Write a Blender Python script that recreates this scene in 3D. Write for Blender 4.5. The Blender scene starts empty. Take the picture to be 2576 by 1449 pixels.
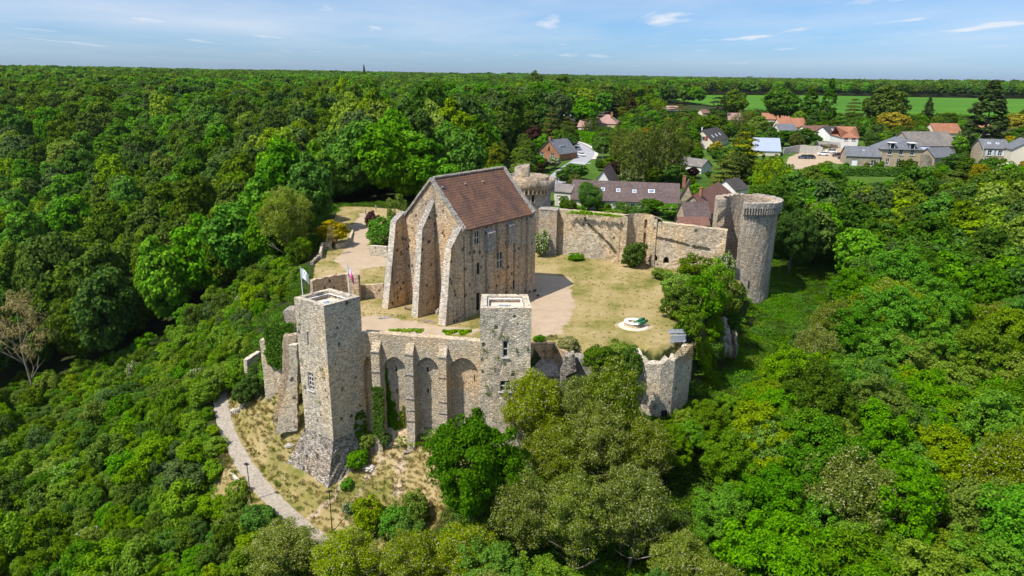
import bpy, math, random
import numpy as np
from mathutils import Vector, Matrix

S = bpy.context.scene
COL = S.collection
R = math.radians

# ------------------------------------------------------------------ camera
CAM_H = 36.0
PITCH, ROLL = R(17.4), R(0.75)
FOC = 1717.0 / 2576.0            # focal length in picture widths
fwd = np.array([0, math.cos(PITCH), -math.sin(PITCH)])
_rt = np.array([1.0, 0, 0]); _up = np.cross(_rt, fwd)
camR = math.cos(ROLL) * _rt + math.sin(ROLL) * _up
camU = -math.sin(ROLL) * _rt + math.cos(ROLL) * _up
cam = bpy.data.cameras.new("camera"); camo = bpy.data.objects.new("camera", cam)
COL.objects.link(camo)
cam.sensor_width = 36.0; cam.lens = 36.0 * FOC
cam.clip_start = 0.5; cam.clip_end = 40000.0
m = Matrix([[camR[i], camU[i], -fwd[i], 0] for i in range(3)] + [[0, 0, 0, 1]])
m.translation = Vector((0, 0, CAM_H)); camo.matrix_world = m
S.camera = camo

# ------------------------------------------------------------------ sky and sun
SUN_EL = R(58.0)
TRAVEL = (0.83, 0.557)          # horizontal direction the light travels
W = bpy.data.worlds.new("World"); S.world = W; W.use_nodes = True
nt = W.node_tree; nt.nodes.clear()
out = nt.nodes.new("ShaderNodeOutputWorld"); bg = nt.nodes.new("ShaderNodeBackground")
sky = nt.nodes.new("ShaderNodeTexSky"); sky.sky_type = 'NISHITA'; sky.sun_disc = False
sky.sun_elevation = SUN_EL; sky.sun_rotation = math.atan2(-TRAVEL[0], -TRAVEL[1])
sky.altitude = 150; sky.air_density = 1.0; sky.dust_density = 0.6; sky.ozone_density = 2.0
tc = nt.nodes.new("ShaderNodeTexCoord")
sep = nt.nodes.new("ShaderNodeSeparateXYZ"); nt.links.new(tc.outputs["Generated"], sep.inputs[0])
def wmath(op, a, b=None, c=None):
    n = nt.nodes.new("ShaderNodeMath"); n.operation = op
    for i, v in enumerate((a, b, c)):
        if v is None: continue
        if isinstance(v, (int, float)): n.inputs[i].default_value = v
        else: nt.links.new(v, n.inputs[i])
    return n.outputs[0]
# clouds on a flat layer: direction / height
den = wmath('MAXIMUM', wmath('ADD', sep.outputs[2], 0.035), 0.01)
cx = wmath('DIVIDE', sep.outputs[0], den); cy = wmath('DIVIDE', sep.outputs[1], den)
comb = nt.nodes.new("ShaderNodeCombineXYZ"); nt.links.new(cx, comb.inputs[0]); nt.links.new(cy, comb.inputs[1])
def wnoise(scale, detail, rough, off):
    mp = nt.nodes.new("ShaderNodeMapping"); nt.links.new(comb.outputs[0], mp.inputs[0])
    mp.inputs[1].default_value = off; mp.inputs[3].default_value = scale
    n = nt.nodes.new("ShaderNodeTexNoise"); nt.links.new(mp.outputs[0], n.inputs["Vector"])
    n.inputs["Scale"].default_value = 1.0; n.inputs["Detail"].default_value = detail; n.inputs["Roughness"].default_value = rough
    return n.outputs["Fac"]
def wramp(fac, stops):
    r = nt.nodes.new("ShaderNodeValToRGB"); nt.links.new(fac, r.inputs[0])
    e = r.color_ramp.elements
    while len(e) < len(stops): e.new(0.5)
    for k, (p, c) in enumerate(stops):
        e[k].position = p; e[k].color = (c, c, c, 1) if isinstance(c, (int, float)) else (*c, 1)
    return r.outputs[0]
puffs = wramp(wnoise((1.15, 0.42, 1), 6, 0.5, (5.1, 2.7, 0)), [(0.585, 0.0), (0.70, 1.0)])
veil = wramp(wnoise((0.16, 0.10, 1), 5, 0.6, (7.3, 0.4, 2)), [(0.40, 0.0), (0.70, 0.5)])
cov = wmath('MAXIMUM', wmath('MULTIPLY', puffs, 0.75), veil)
cov = wmath('MULTIPLY', cov, wramp(sep.outputs[2], [(0.004, 0.0), (0.05, 1.0)]))
tint = nt.nodes.new("ShaderNodeMix"); tint.data_type = 'RGBA'; tint.blend_type = 'MULTIPLY'
tint.inputs[0].default_value = 1.0
nt.links.new(sky.outputs[0], tint.inputs[6])
SKY_TINT = wramp(sep.outputs[2], [(0.0, (0.31, 0.455, 0.76)), (0.11, (0.30, 0.435, 0.615)), (0.5, (1.0, 1.0, 1.0))])
nt.links.new(SKY_TINT, tint.inputs[7])
cm = nt.nodes.new("ShaderNodeMix"); cm.data_type = 'RGBA'
nt.links.new(cov, cm.inputs[0]); nt.links.new(tint.outputs[2], cm.inputs[6])
cm.inputs[7].default_value = (4.1, 4.15, 4.4, 1)
nt.links.new(cm.outputs[2], bg.inputs[0]); bg.inputs[1].default_value = 0.15
nt.links.new(bg.outputs[0], out.inputs[0])

sun = bpy.data.lights.new("sun", 'SUN'); sun.energy = 4.4; sun.angle = R(0.5); sun.color = (1.0, 0.95, 0.87)
suno = bpy.data.objects.new("sun", sun); COL.objects.link(suno)
tr = Vector((TRAVEL[0] * math.cos(SUN_EL), TRAVEL[1] * math.cos(SUN_EL), -math.sin(SUN_EL)))
suno.rotation_euler = tr.to_track_quat('-Z', 'Y').to_euler(); suno.location = (-60, -20, 120)

S.view_settings.view_transform = 'Standard'; S.view_settings.look = 'None'
S.view_settings.exposure = 0.55; S.view_settings.gamma = 1.0; S.view_settings.use_curve_mapping = False
S.render.engine = 'CYCLES'
S.cycles.max_bounces = 5; S.cycles.diffuse_bounces = 4; S.cycles.glossy_bounces = 2
S.cycles.transmission_bounces = 3; S.cycles.transparent_max_bounces = 4; S.cycles.volume_bounces = 0
S.cycles.caustics_reflective = False; S.cycles.caustics_refractive = False
S.cycles.use_denoising = True
S.cycles.use_adaptive_sampling = False

# ------------------------------------------------------------------ picture <-> place (photo measured on a 2576 x 1449 grid)
FP, PCX, PCY = 1717.0, 1288.0, 724.5
EYE = np.array([0.0, 0.0, CAM_H])
def ray(x, y): return fwd + camR * (x - PCX) / FP - camU * (y - PCY) / FP
def gz(x, y, z=0.0):
    d = ray(x, y); t = (z - CAM_H) / d[2]; return np.array([d[0] * t, d[1] * t, z])
def gy(x, y, Y):
    d = ray(x, y); t = Y / d[1]; return np.array([d[0] * t, Y, CAM_H + d[2] * t])
def proj(p):
    v = np.asarray(p, float) - EYE; w = v @ fwd
    return PCX + FP * (v @ camR) / w, PCY - FP * (v @ camU) / w
def zat(P, y):
    lo, hi = -90.0, 120.0
    for _ in range(50):
        mm = (lo + hi) / 2
        if proj((P[0], P[1], mm))[1] > y: lo = mm
        else: hi = mm
    return lo
def onplane(x, y, P0, d):
    """where the sight line through (x, y) meets the upright plane through P0 along d: (distance along d, z)"""
    r = ray(x, y); n = np.array([d[1], -d[0]])
    t = (n @ np.asarray(P0)[:2]) / (n @ r[:2]); q = r * t
    return float((q[:2] - np.asarray(P0)[:2]) @ d), float(CAM_H + q[2])

# ------------------------------------------------------------------ mesh builder and scene tree
ORIG = {}
def thing(name, label, cat, loc=(0, 0, 0), rz=0.0, group=None):
    o = bpy.data.objects.new(name, None); COL.objects.link(o)
    o.empty_display_size = 0.3
    o.location = [float(a) for a in loc]; o.rotation_euler = (0, 0, rz)
    o['label'] = label; o['category'] = cat
    if group: o['group'] = group
    ORIG[o.name] = np.array([float(a) for a in loc])
    return o
def tag(o, label=None, cat=None, group=None, kind=None):
    for k, val in (('label', label), ('category', cat), ('group', group), ('kind', kind)):
        if val: o[k] = val
    return o
def copy_tree(o, parent=None):
    c = o.copy(); COL.objects.link(c)
    if parent: c.parent = parent
    for ch in list(o.children): copy_tree(ch, c)
    return c

class MB:
    def __init__(s): s.v = []; s.f = []; s.mi = []; s.cur = 0
    def add(s, vs, fs):
        b = len(s.v); s.v.extend([tuple(map(float, p)) for p in vs])
        for f in fs: s.f.append([b + i for i in f]); s.mi.append(s.cur)
        return b
    def quad(s, a, b, c, d): s.add([a, b, c, d], [(0, 1, 2, 3)])
    def tri(s, a, b, c): s.add([a, b, c], [(0, 1, 2)])
    def box(s, c, size, rz=0.0):
        x, y, z = [q / 2 for q in size]; cs, sn = math.cos(rz), math.sin(rz)
        vs = []
        for k in (-z, z):
            for (i, j) in ((-x, -y), (x, -y), (x, y), (-x, y)):
                vs.append((c[0] + i * cs - j * sn, c[1] + i * sn + j * cs, c[2] + k))
        s.add(vs, [(3, 2, 1, 0), (4, 5, 6, 7), (0, 1, 5, 4), (1, 2, 6, 5), (2, 3, 7, 6), (3, 0, 4, 7)])
    def hexa(s, v8):
        s.add(v8, [(3, 2, 1, 0), (4, 5, 6, 7), (0, 1, 5, 4), (1, 2, 6, 5), (2, 3, 7, 6), (3, 0, 4, 7)])
    def prism(s, poly, z0, z1):
        n = len(poly)
        vs = [(p[0], p[1], z0) for p in poly] + [(p[0], p[1], z1) for p in poly]
        s.add(vs, [tuple(range(n))[::-1], tuple(range(n, 2 * n))] + [(i, (i + 1) % n, n + (i + 1) % n, n + i) for i in range(n)])
    def slab(s, a, b, c, d, th):
        a, b, c, d = [np.asarray(q, float) for q in (a, b, c, d)]
        n = np.cross(b - a, d - a); n = n / (np.linalg.norm(n) + 1e-9) * th
        s.hexa([a - n, b - n, c - n, d - n, a, b, c, d])
    def tube(s, pts, rad, n=6, cap=True):
        pts = [np.asarray(p, float) for p in pts]
        if not hasattr(rad, '__len__'): rad = [rad] * len(pts)
        rings = []; b0 = len(s.v)
        for i, p in enumerate(pts):
            t = pts[min(i + 1, len(pts) - 1)] - pts[max(i - 1, 0)]; t = t / (np.linalg.norm(t) + 1e-9)
            a = np.cross(t, (0, 0, 1.0) if abs(t[2]) < 0.9 else (1.0, 0, 0)); a /= np.linalg.norm(a); bb = np.cross(t, a)
            for k in range(n):
                q = 2 * math.pi * k / n
                s.v.append(tuple(p + rad[i] * (math.cos(q) * a + math.sin(q) * bb)))
        for i in range(len(pts) - 1):
            for k in range(n):
                s.f.append([b0 + i * n + k, b0 + i * n + (k + 1) % n, b0 + (i + 1) * n + (k + 1) % n, b0 + (i + 1) * n + k]); s.mi.append(s.cur)
        if cap:
            s.f.append([b0 + k for k in range(n)][::-1]); s.mi.append(s.cur)
            s.f.append([b0 + (len(pts) - 1) * n + k for k in range(n)]); s.mi.append(s.cur)
    def lathe(s, c, prof, n=48, a0=0.0, a1=360.0, jit=0.0, seed=0, topfn=None):
        """prof: list of (r, z); angles in degrees, closed when a full turn"""
        rng = random.Random(seed); full = abs(a1 - a0) >= 359.9
        m_ = n if full else n + 1; b0 = len(s.v)
        for i in range(m_):
            a = R(a0 + (a1 - a0) * i / n); cs, sn = math.cos(a), math.sin(a)
            for (r, z) in prof:
                rr = r + rng.uniform(-jit, jit); zz = z
                if topfn: zz = topfn(math.degrees(a), z)
                s.v.append((c[0] + rr * cs, c[1] + rr * sn, c[2] + zz))
        k = len(prof)
        for i in range(n):
            i2 = (i + 1) % m_
            for j in range(k - 1):
                s.f.append([b0 + i * k + j, b0 + i2 * k + j, b0 + i2 * k + j + 1, b0 + i * k + j + 1]); s.mi.append(s.cur)
        return b0
    def build(s, name, mats, parent=None, smooth=False):
        me = bpy.data.meshes.new(name)
        o0 = np.zeros(3); p = parent
        if parent is not None:
            while p.parent: p = p.parent
            o0 = ORIG.get(p.name, o0)
        vv = np.array(s.v, float).reshape(-1, 3)
        vv = vv - o0 if (parent is None or not p.get('local')) else vv
        me.from_pydata(vv.tolist(), [], s.f)
        if not isinstance(mats, (list, tuple)): mats = [mats]
        for q in mats: me.materials.append(q)
        if len(mats) > 1: me.polygons.foreach_set('material_index', s.mi)
        if smooth: me.polygons.foreach_set('use_smooth', [True] * len(me.polygons))
        me.update()
        o = bpy.data.objects.new(name, me); COL.objects.link(o)
        if parent is not None: o.parent = parent
        return o

rnd = random.Random(11)
def vwall(mb, P0, P1, z0, z1, holes=(), depth=0.45, step=1.1, jit=0.03, slope=0.0, zbase=None, seed=1, top=None, backmat=None):
    """upright wall skin from P0 to P1, outside on the right hand; rectangular holes (s0, s1, za, zb) get reveals"""
    rg = random.Random(seed)
    P0 = np.asarray(P0[:2], float); P1 = np.asarray(P1[:2], float)
    L = np.linalg.norm(P1 - P0); d = (P1 - P0) / L; n = np.array([d[1], -d[0]])
    def cuts(a, b, extra):
        e = sorted(set([a, b] + [q for q in extra if a < q < b])); o = [e[0]]
        for q in e[1:]:
            k = max(1, int(round((q - o[-1]) / step))); base = o[-1]
            for i in range(1, k + 1): o.append(base + (q - base) * i / k)
        return o
    ss = cuts(0, L, [h[0] for h in holes] + [h[1] for h in holes])
    zs = cuts(z0, z1, [h[2] for h in holes] + [h[3] for h in holes])
    he = set()
    for h in holes: he.update([round(h[0], 4), round(h[1], 4)])
    grid = {}
    b = len(mb.v)
    for j, z in enumerate(zs):
        for i, q in enumerate(ss):
            edge = i in (0, len(ss) - 1) or j in (0,)
            inh = any(h[0] - .01 <= q <= h[1] + .01 and h[2] - .01 <= z <= h[3] + .01 for h in holes)
            k = 0 if (edge or inh) else rg.uniform(-jit, jit)
            zz = z
            if top and j == len(zs) - 1: zz = top(q)
            p = P0 + d * q + n * k
            grid[i, j] = len(mb.v) - b; mb.v.append((p[0], p[1], zz))
    for j in range(len(zs) - 1):
        for i in range(len(ss) - 1):
            cs, cz = (ss[i] + ss[i + 1]) / 2, (zs[j] + zs[j + 1]) / 2
            if any(h[0] < cs < h[1] and h[2] < cz < h[3] for h in holes): continue
            mb.f.append([b + grid[i, j], b + grid[i + 1, j], b + grid[i + 1, j + 1], b + grid[i, j + 1]]); mb.mi.append(mb.cur)
    for h in holes:
        c = [(P0 + d * q) for q in (h[0], h[1])]; ci = [q - n * depth for q in c]
        A, B = h[2], h[3]
        def v3(p, z): return (p[0], p[1], z)
        mb.quad(v3(c[0], A), v3(c[1], A), v3(ci[1], A), v3(ci[0], A))
        mb.quad(v3(ci[0], B), v3(ci[1], B), v3(c[1], B), v3(c[0], B))
        mb.quad(v3(c[0], A), v3(ci[0], A), v3(ci[0], B), v3(c[0], B))
        mb.quad(v3(ci[1], A), v3(c[1], A), v3(c[1], B), v3(ci[1], B))
def window(parent, P0, P1, hole, nx, ny, mframe, mpane, depth=0.28, bar=0.09, name='window', sill=None, fr=0.10):
    P0 = np.asarray(P0[:2], float); P1 = np.asarray(P1[:2], float)
    d = (P1 - P0) / np.linalg.norm(P1 - P0); n = np.array([d[1], -d[0]]); rz = math.atan2(d[1], d[0])
    s0, s1, a, b = hole
    def at(s_, off): p = P0 + d * s_ - n * off; return p[0], p[1]
    fm = MB(); w, h = s1 - s0, b - a
    for q in (s0 + fr / 2, s1 - fr / 2): fm.box((*at(q, depth), (a + b) / 2), (fr, 0.12, h - 0.004), rz)
    for q in (a + fr / 2, b - fr / 2): fm.box((*at((s0 + s1) / 2, depth), q), (w - 2 * fr, 0.116, fr - .004), rz)
    for i in range(1, nx): fm.box((*at(s0 + w * i / nx, depth), (a + b) / 2), (bar, 0.112, h - 2 * fr), rz)
    for j in range(1, ny): fm.box((*at((s0 + s1) / 2, depth), a + h * j / ny), (w - 2 * fr, 0.108, bar), rz)
    f = fm.build(name, mframe, parent)
    pm = MB(); p0, p1 = at(s0, depth + .03), at(s1, depth + .03)
    pm.quad((*p0, a), (*p1, a), (*p1, b), (*p0, b)); pm.build('pane', mpane, f)
    if sill:
        sm = MB(); sm.box((*at((s0 + s1) / 2, -0.03), a - 0.06), (w + 0.3, 0.3, 0.12), rz); sm.build('sill', sill, f)
    return f
def freewall(mb, pts, t, jag=0.15, seed=3, step=0.7, zstep=1.2, jit=0.05):
    """free-standing wall along (x, y, z0, z1), camera side on the right hand"""
    rg = random.Random(seed); P = []
    for (a, b) in zip(pts[:-1], pts[1:]):
        L = math.hypot(b[0] - a[0], b[1] - a[1]); k = max(1, int(L / step))
        for i in range(k): P.append([a[q] + (b[q] - a[q]) * i / k for q in range(4)])
    P.append(list(pts[-1])); N = len(P)
    nz = max(2, int(max(p[3] - p[2] for p in P) / zstep)); b0 = len(mb.v); per = 2 * (nz + 1)
    for i, p in enumerate(P):
        a, b = P[max(i - 1, 0)], P[min(i + 1, N - 1)]
        dx, dy = b[0] - a[0], b[1] - a[1]; L = math.hypot(dx, dy) + 1e-9; nx, ny = dy / L, -dx / L
        zt = p[3] + rg.uniform(-jag, jag)
        for side in (1, -1):
            for j in range(nz + 1):
                z = p[2] + (zt - p[2]) * j / nz; o = side * t / 2 + rg.uniform(-jit, jit)
                mb.v.append((p[0] + nx * o, p[1] + ny * o, z + (rg.uniform(-.06, .06) if j == nz else 0)))
    for i in range(N - 1):
        A, B = b0 + i * per, b0 + (i + 1) * per
        for j in range(nz):
            mb.f.append([A + j, B + j, B + j + 1, A + j + 1]); mb.mi.append(mb.cur)
            q = nz + 1
            mb.f.append([B + q + j, A + q + j, A + q + j + 1, B + q + j + 1]); mb.mi.append(mb.cur)
        mb.f.append([A + nz, B + nz, B + 2 * nz + 1, A + 2 * nz + 1]); mb.mi.append(mb.cur)
    for A, fl in ((b0, False), (b0 + (N - 1) * per, True)):
        for j in range(nz):
            f = [A + nz + 1 + j, A + j, A + j + 1, A + nz + 2 + j]; mb.f.append(f[::-1] if fl else f); mb.mi.append(mb.cur)

# ------------------------------------------------------------------ materials
def new_mat(name):
    mt = bpy.data.materials.new(name); mt.use_nodes = True; mt.node_tree.nodes.clear(); return mt, mt.node_tree
class NT:
    def __init__(s, t): s.t = t
    def n(s, typ, ins=None, out=0, **props):
        q = s.t.nodes.new("ShaderNode" + typ)
        for k, v in props.items(): setattr(q, k, v)
        for k, v in (ins or {}).items():
            if isinstance(v, bpy.types.NodeSocket): s.t.links.new(v, q.inputs[k])
            else:
                if isinstance(v, (tuple, list)) and q.inputs[k].type == 'RGBA' and len(v) == 3: v = (*v, 1)
                q.inputs[k].default_value = v
        return q if out is None or not len(q.outputs) else q.outputs[out]
    def math(s, op, a, b=0.0, clamp=False): return s.n("Math", {0: a, 1: b}, operation=op, use_clamp=clamp)
    def mix(s, f, a, b, blend='MIX'): return s.n("Mix", {0: f, 6: a, 7: b}, out=2, data_type='RGBA', blend_type=blend)
    def ramp(s, f, stops, interp='LINEAR'):
        q = s.n("ValToRGB", {0: f}, out=None); e = q.color_ramp.elements; q.color_ramp.interpolation = interp
        while len(e) < len(stops): e.new(0.5)
        for k, (p, c) in enumerate(stops):
            e[k].position = p; e[k].color = (c, c, c, 1) if isinstance(c, (int, float)) else (*c, 1)
        return q.outputs[0]
    def noise(s, vec, scale, detail=3, rough=0.55, dist=0.0, out=0):
        return s.n("TexNoise", {"Vector": vec, "Scale": scale, "Detail": detail, "Roughness": rough, "Distortion": dist}, out=out)
    def map(s, vec, scale=(1, 1, 1), loc=(0, 0, 0)): return s.n("Mapping", {0: vec, 1: loc, 3: scale})
    def finish(s, col, rough=0.9, bump=None, bstr=0.5, bdist=0.1, spec=0.2, metal=0.0):
        p = s.n("BsdfPrincipled", {"Base Color": col, "Roughness": rough, "Specular IOR Level": spec, "Metallic": metal}, out=None)
        if bump is not None:
            b = s.n("Bump", {"Height": bump, "Strength": bstr, "Distance": bdist}); s.t.links.new(b, p.inputs["Normal"])
        s.n("OutputMaterial", {0: p.outputs[0]}); return p

def stone(name, tints, mortar, scale=2.6, mix_m=0.55, holes=0.1, stain=0.5, rough_scale=1.0, bstr=0.9, hole_scale=0.55, moss=0.0, flat=1.7, warm=None, gain=1.0):
    tints = [tuple(min(.78, q * gain * k) for q, k in zip(c, (1.04, .99, .915))) for c in tints]; mortar = tuple(min(.78, q * gain * k) for q, k in zip(mortar, (1.03, .99, .92))); scale *= 1.3
    mt, t = new_mat(name); N = NT(t)
    pos = N.n("NewGeometry", out="Position")
    wob = N.noise(pos, 1.3, 2, out=1)
    v = N.n("VectorMath", {0: pos, 1: N.n("VectorMath", {0: wob, 3: 0.35}, operation='SCALE')}, operation='ADD')
    v = N.map(v, (scale, scale, scale * flat))
    cell = N.n("TexVoronoi", {"Vector": v, "Scale": 1.0, "Randomness": 0.9}, out=None)
    edge = N.n("TexVoronoi", {"Vector": v, "Scale": 1.0, "Randomness": 0.9}, out=0, feature='DISTANCE_TO_EDGE')
    sx = N.n("SeparateXYZ", {0: cell.outputs["Color"]}, out=None)
    k = len(tints)
    col = N.ramp(sx.outputs[0], [((i + 0.5) / k, c) for i, c in enumerate(tints)])
    mm = N.ramp(edge, [(0.02, 1.0), (0.16, 0.0)])
    mm = N.math('MULTIPLY', mm, mix_m)
    fine = N.noise(pos, 9.0, 4, 0.7)
    col = N.mix(mm, col, (*mortar, 1))
    col = N.mix(1.0, col, N.ramp(fine, [(0.25, 0.62), (0.75, 1.25)]), 'MULTIPLY')
    big = N.noise(pos, 0.16, 4, 0.6)
    col = N.mix(1.0, col, N.ramp(big, [(0.3, (0.78, 0.80, 0.84)), (0.52, (1, 1, 1)), (0.72, (1.16, 1.03, 0.86))]), 'MULTIPLY')
    if warm:   # ochre render showing in broad patches
        w = N.ramp(N.noise(pos, 0.09, 3, 0.5, 0.4), [(0.45, 0.0), (0.62, 0.75)])
        col = N.mix(w, col, N.mix(1.0, col, (*warm, 1), 'MULTIPLY'))
    # weather streaks run down
    st = N.noise(N.map(pos, (0.9, 0.9, 0.07)), 1.0, 5, 0.65)
    col = N.mix(N.math('MULTIPLY', N.ramp(st, [(0.52, 0.0), (0.72, 1.0)]), stain), col, (0.085, 0.075, 0.066, 1))
    if moss:
        mo = N.ramp(N.noise(pos, 0.8, 5, 0.7), [(0.56, 0.0), (0.66, 1.0)])
        col = N.mix(N.math('MULTIPLY', mo, moss), col, (0.06, 0.075, 0.03, 1))
    h = N.math('ADD', N.math('MULTIPLY', N.ramp(edge, [(0.0, 0.0), (0.22, 1.0)]), 0.8), N.math('MULTIPLY', fine, 0.7))
    h = N.math('ADD', h, N.math('MULTIPLY', sx.outputs[1], 0.5))
    if holes:
        hv = N.n("TexVoronoi", {"Vector": N.map(pos, (1, 1, 0.8)), "Scale": hole_scale, "Randomness": 1.0}, out=0)
        hw = N.math('ADD', hv, N.math('MULTIPLY', N.math('SUBTRACT', N.noise(pos, 4.0, 2), 0.5), 0.14))
        hm = N.math('MULTIPLY', N.ramp(hw, [(holes * 0.8, 1.0), (holes * 1.25, 0.0)]), N.ramp(N.noise(pos, 0.33, 2, 0.5), [(0.36, 0.15), (0.50, 1.0)]))
        col = N.mix(N.math('MULTIPLY', hm, 0.85), col, (0.045, 0.04, 0.028, 1))
        h = N.math('SUBTRACT', h, N.math('MULTIPLY', hm, 1.5))
    N.finish(col, 0.95, h, bstr, 0.11, 0.1)
    return mt
def simple(name, col, rough=0.8, var=0.15, vscale=2.0, bump=0.0, metal=0.0, spec=0.3, streak=0.0, bscale=8.0):
    mt, t = new_mat(name); N = NT(t)
    pos = N.n("TexCoord", out="Object")
    f = N.noise(pos, vscale, 4, 0.6)
    c = N.mix(1.0, (*col, 1), N.ramp(f, [(0.25, 1 - var), (0.75, 1 + var)]), 'MULTIPLY')
    if streak:
        s_ = N.noise(N.map(pos, (2.2, 2.2, 0.15)), 1.0, 4, 0.6)
        c = N.mix(N.math('MULTIPLY', N.ramp(s_, [(0.5, 0.0), (0.75, 1.0)]), streak), c, (0.16, 0.15, 0.13, 1))
    N.finish(c, rough, N.noise(pos, bscale, 3) if bump else None, bump, 0.05, spec, metal)
    return mt
def tiles(name, cols, row=0.28, var=0.5, bstr=0.6, stains=None, rough=0.85, linedark=0.55):
    """roof covering: courses at even heights, tiles of slightly different tints, broad lichen patches"""
    mt, t = new_mat(name); N = NT(t)
    pos = N.n("NewGeometry", out="Position")
    sx = N.n("SeparateXYZ", {0: pos}, out=None)
    wob = N.math('MULTIPLY', N.noise(pos, 0.9, 2), row * 0.5)
    fr = N.math('FRACT', N.math('DIVIDE', N.math('ADD', sx.outputs[2], wob), row))
    ln = N.ramp(fr, [(0.0, 0.0), (0.22, 1.0), (1.0, 0.75)])
    cell = N.n("TexVoronoi", {"Vector": N.map(pos, (3.2, 3.2, 0.9 / row)), "Scale": 1.0}, out=1)
    cx_ = N.n("SeparateXYZ", {0: cell}, out=None).outputs[0]
    big = N.noise(pos, 0.32, 5, 0.62, 0.3)
    mixf = N.math('ADD', N.math('MULTIPLY', cx_, var), N.math('MULTIPLY', big, 1.0 - var))
    k = len(cols)
    c = N.ramp(mixf, [(0.22 + 0.56 * i / max(1, k - 1), q) for i, q in enumerate(cols)])
    c = N.mix(1.0, c, N.ramp(ln, [(0.0, linedark), (1.0, 1.0)]), 'MULTIPLY')
    if stains:
        st = N.noise(N.map(pos, (0.5, 0.5, 0.16)), 1.0, 5, 0.6)
        c = N.mix(N.ramp(st, [(0.5, 0.0), (0.66, 0.8)]), c, (*stains, 1))
    c = N.mix(1.0, c, N.ramp(N.noise(pos, 7, 3, 0.7), [(0.3, 0.75), (0.7, 1.2)]), 'MULTIPLY')
    N.finish(c, rough, ln, bstr, 0.06, 0.2)
    return mt
def leaf(name, dark, mid, light, bloom=None, frac=0.0, trans=0.40, hue=0.010, val=0.22, gloss=0.06):
    dark, mid, light = [tuple(q * k for q, k in zip(c, (1.75, 1.75, 1.1))) for c in (dark, mid, light)]
    mt, t = new_mat(name); N = NT(t)
    isl = N.n("NewGeometry", out="Random Per Island")
    rnd_ = N.n("ObjectInfo", out="Random")
    c = N.ramp(isl, [(0.0, dark), (0.5, mid), (1.0, light)])
    hs = N.n("HueSaturation", {"Hue": N.math('ADD', N.math('MULTIPLY', rnd_, hue * 2), 0.492 - hue),
        "Value": N.math('ADD', N.math('MULTIPLY', N.math('FRACT', N.math('MULTIPLY', rnd_, 7.31)), val * 2), 1 - val),
        "Saturation": N.math('ADD', N.math('MULTIPLY', N.math('FRACT', N.math('MULTIPLY', rnd_, 3.7)), 0.2), 0.9), "Color": c})
    c = hs
    if bloom:
        k = N.math('GREATER_THAN', N.math('FRACT', N.math('MULTIPLY', isl, 37.7)), 1 - frac)
        c = N.mix(k, c, (*bloom, 1))
    p = N.n("BsdfPrincipled", {"Base Color": c, "Roughness": 0.65, "Specular IOR Level": gloss}, out=None)
    tl = N.n("BsdfTranslucent", {"Color": N.mix(1.0, c, (1.2, 1.3, 0.4, 1), 'MULTIPLY')})
    mx = N.n("MixShader", {0: trans, 1: p.outputs[0], 2: tl})
    N.n("OutputMaterial", {0: mx}); return mt

M = {}
M['stoneA'] = stone('pale rubble stone', [(0.30, 0.26, 0.21), (0.44, 0.39, 0.31), (0.52, 0.47, 0.385), (0.36, 0.32, 0.27), (0.22, 0.195, 0.17)], (0.52, 0.47, 0.38), 2.5, 0.6, 0.17, 0.25, hole_scale=0.75, warm=(1.1, 1.0, 0.86), gain=1.5)
M['stoneK'] = stone('warm weathered rubble stone', [(0.27, 0.215, 0.155), (0.38, 0.315, 0.235), (0.45, 0.38, 0.285), (0.31, 0.26, 0.20), (0.20, 0.165, 0.13)], (0.43, 0.36, 0.27), 2.5, 0.5, 0.19, 0.85, hole_scale=0.85, warm=(1.18, 0.97, 0.72), gain=1.6)
M['stoneC'] = stone('curtain wall stone', [(0.29, 0.25, 0.195), (0.40, 0.35, 0.27), (0.47, 0.42, 0.33), (0.33, 0.29, 0.235), (0.24, 0.21, 0.175)], (0.46, 0.40, 0.31), 2.7, 0.5, 0.0, 0.35, warm=(1.12, 0.98, 0.8), gain=1.5)
M['stoneF'] = stone('ochre and white rubble', [(0.34, 0.29, 0.21), (0.50, 0.45, 0.36), (0.60, 0.55, 0.46), (0.42, 0.35, 0.25), (0.27, 0.23, 0.18)], (0.55, 0.49, 0.39), 2.2, 0.5, 0.13, 0.25, hole_scale=0.5, warm=(1.1, 0.93, 0.7), gain=1.2)
M['stoneR'] = stone('grey ashlar stone', [(0.30, 0.275, 0.24), (0.40, 0.37, 0.325), (0.47, 0.44, 0.39), (0.35, 0.32, 0.28), (0.25, 0.225, 0.195)], (0.42, 0.385, 0.33), 1.9, 0.4, 0.05, 0.55, flat=1.8, hole_scale=0.4, warm=(1.14, 0.95, 0.74), gain=1.08)
M['stoneB'] = stone('broken masonry', [(0.20, 0.18, 0.16), (0.42, 0.39, 0.35), (0.55, 0.52, 0.48), (0.30, 0.26, 0.22), (0.13, 0.115, 0.10)], (0.22, 0.19, 0.16), 2.6, 0.6, 0.26, 0.2, hole_scale=0.9, moss=0.5, bstr=1.0, gain=1.25)
M['stoneT'] = stone('weathered coping stone', [(0.30, 0.28, 0.25), (0.42, 0.40, 0.37), (0.52, 0.50, 0.47), (0.36, 0.33, 0.29), (0.22, 0.20, 0.18)], (0.34, 0.31, 0.27), 3.2, 0.4, 0.0, 0.3, moss=0.35, gain=1.2)
M['stoneQ'] = stone('pale quoin stone', [(0.42, 0.39, 0.34), (0.55, 0.51, 0.45), (0.62, 0.585, 0.53), (0.48, 0.44, 0.38), (0.35, 0.32, 0.28)], (0.48, 0.44, 0.38), 1.7, 0.4, 0.0, 0.25, gain=1.15)
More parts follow.
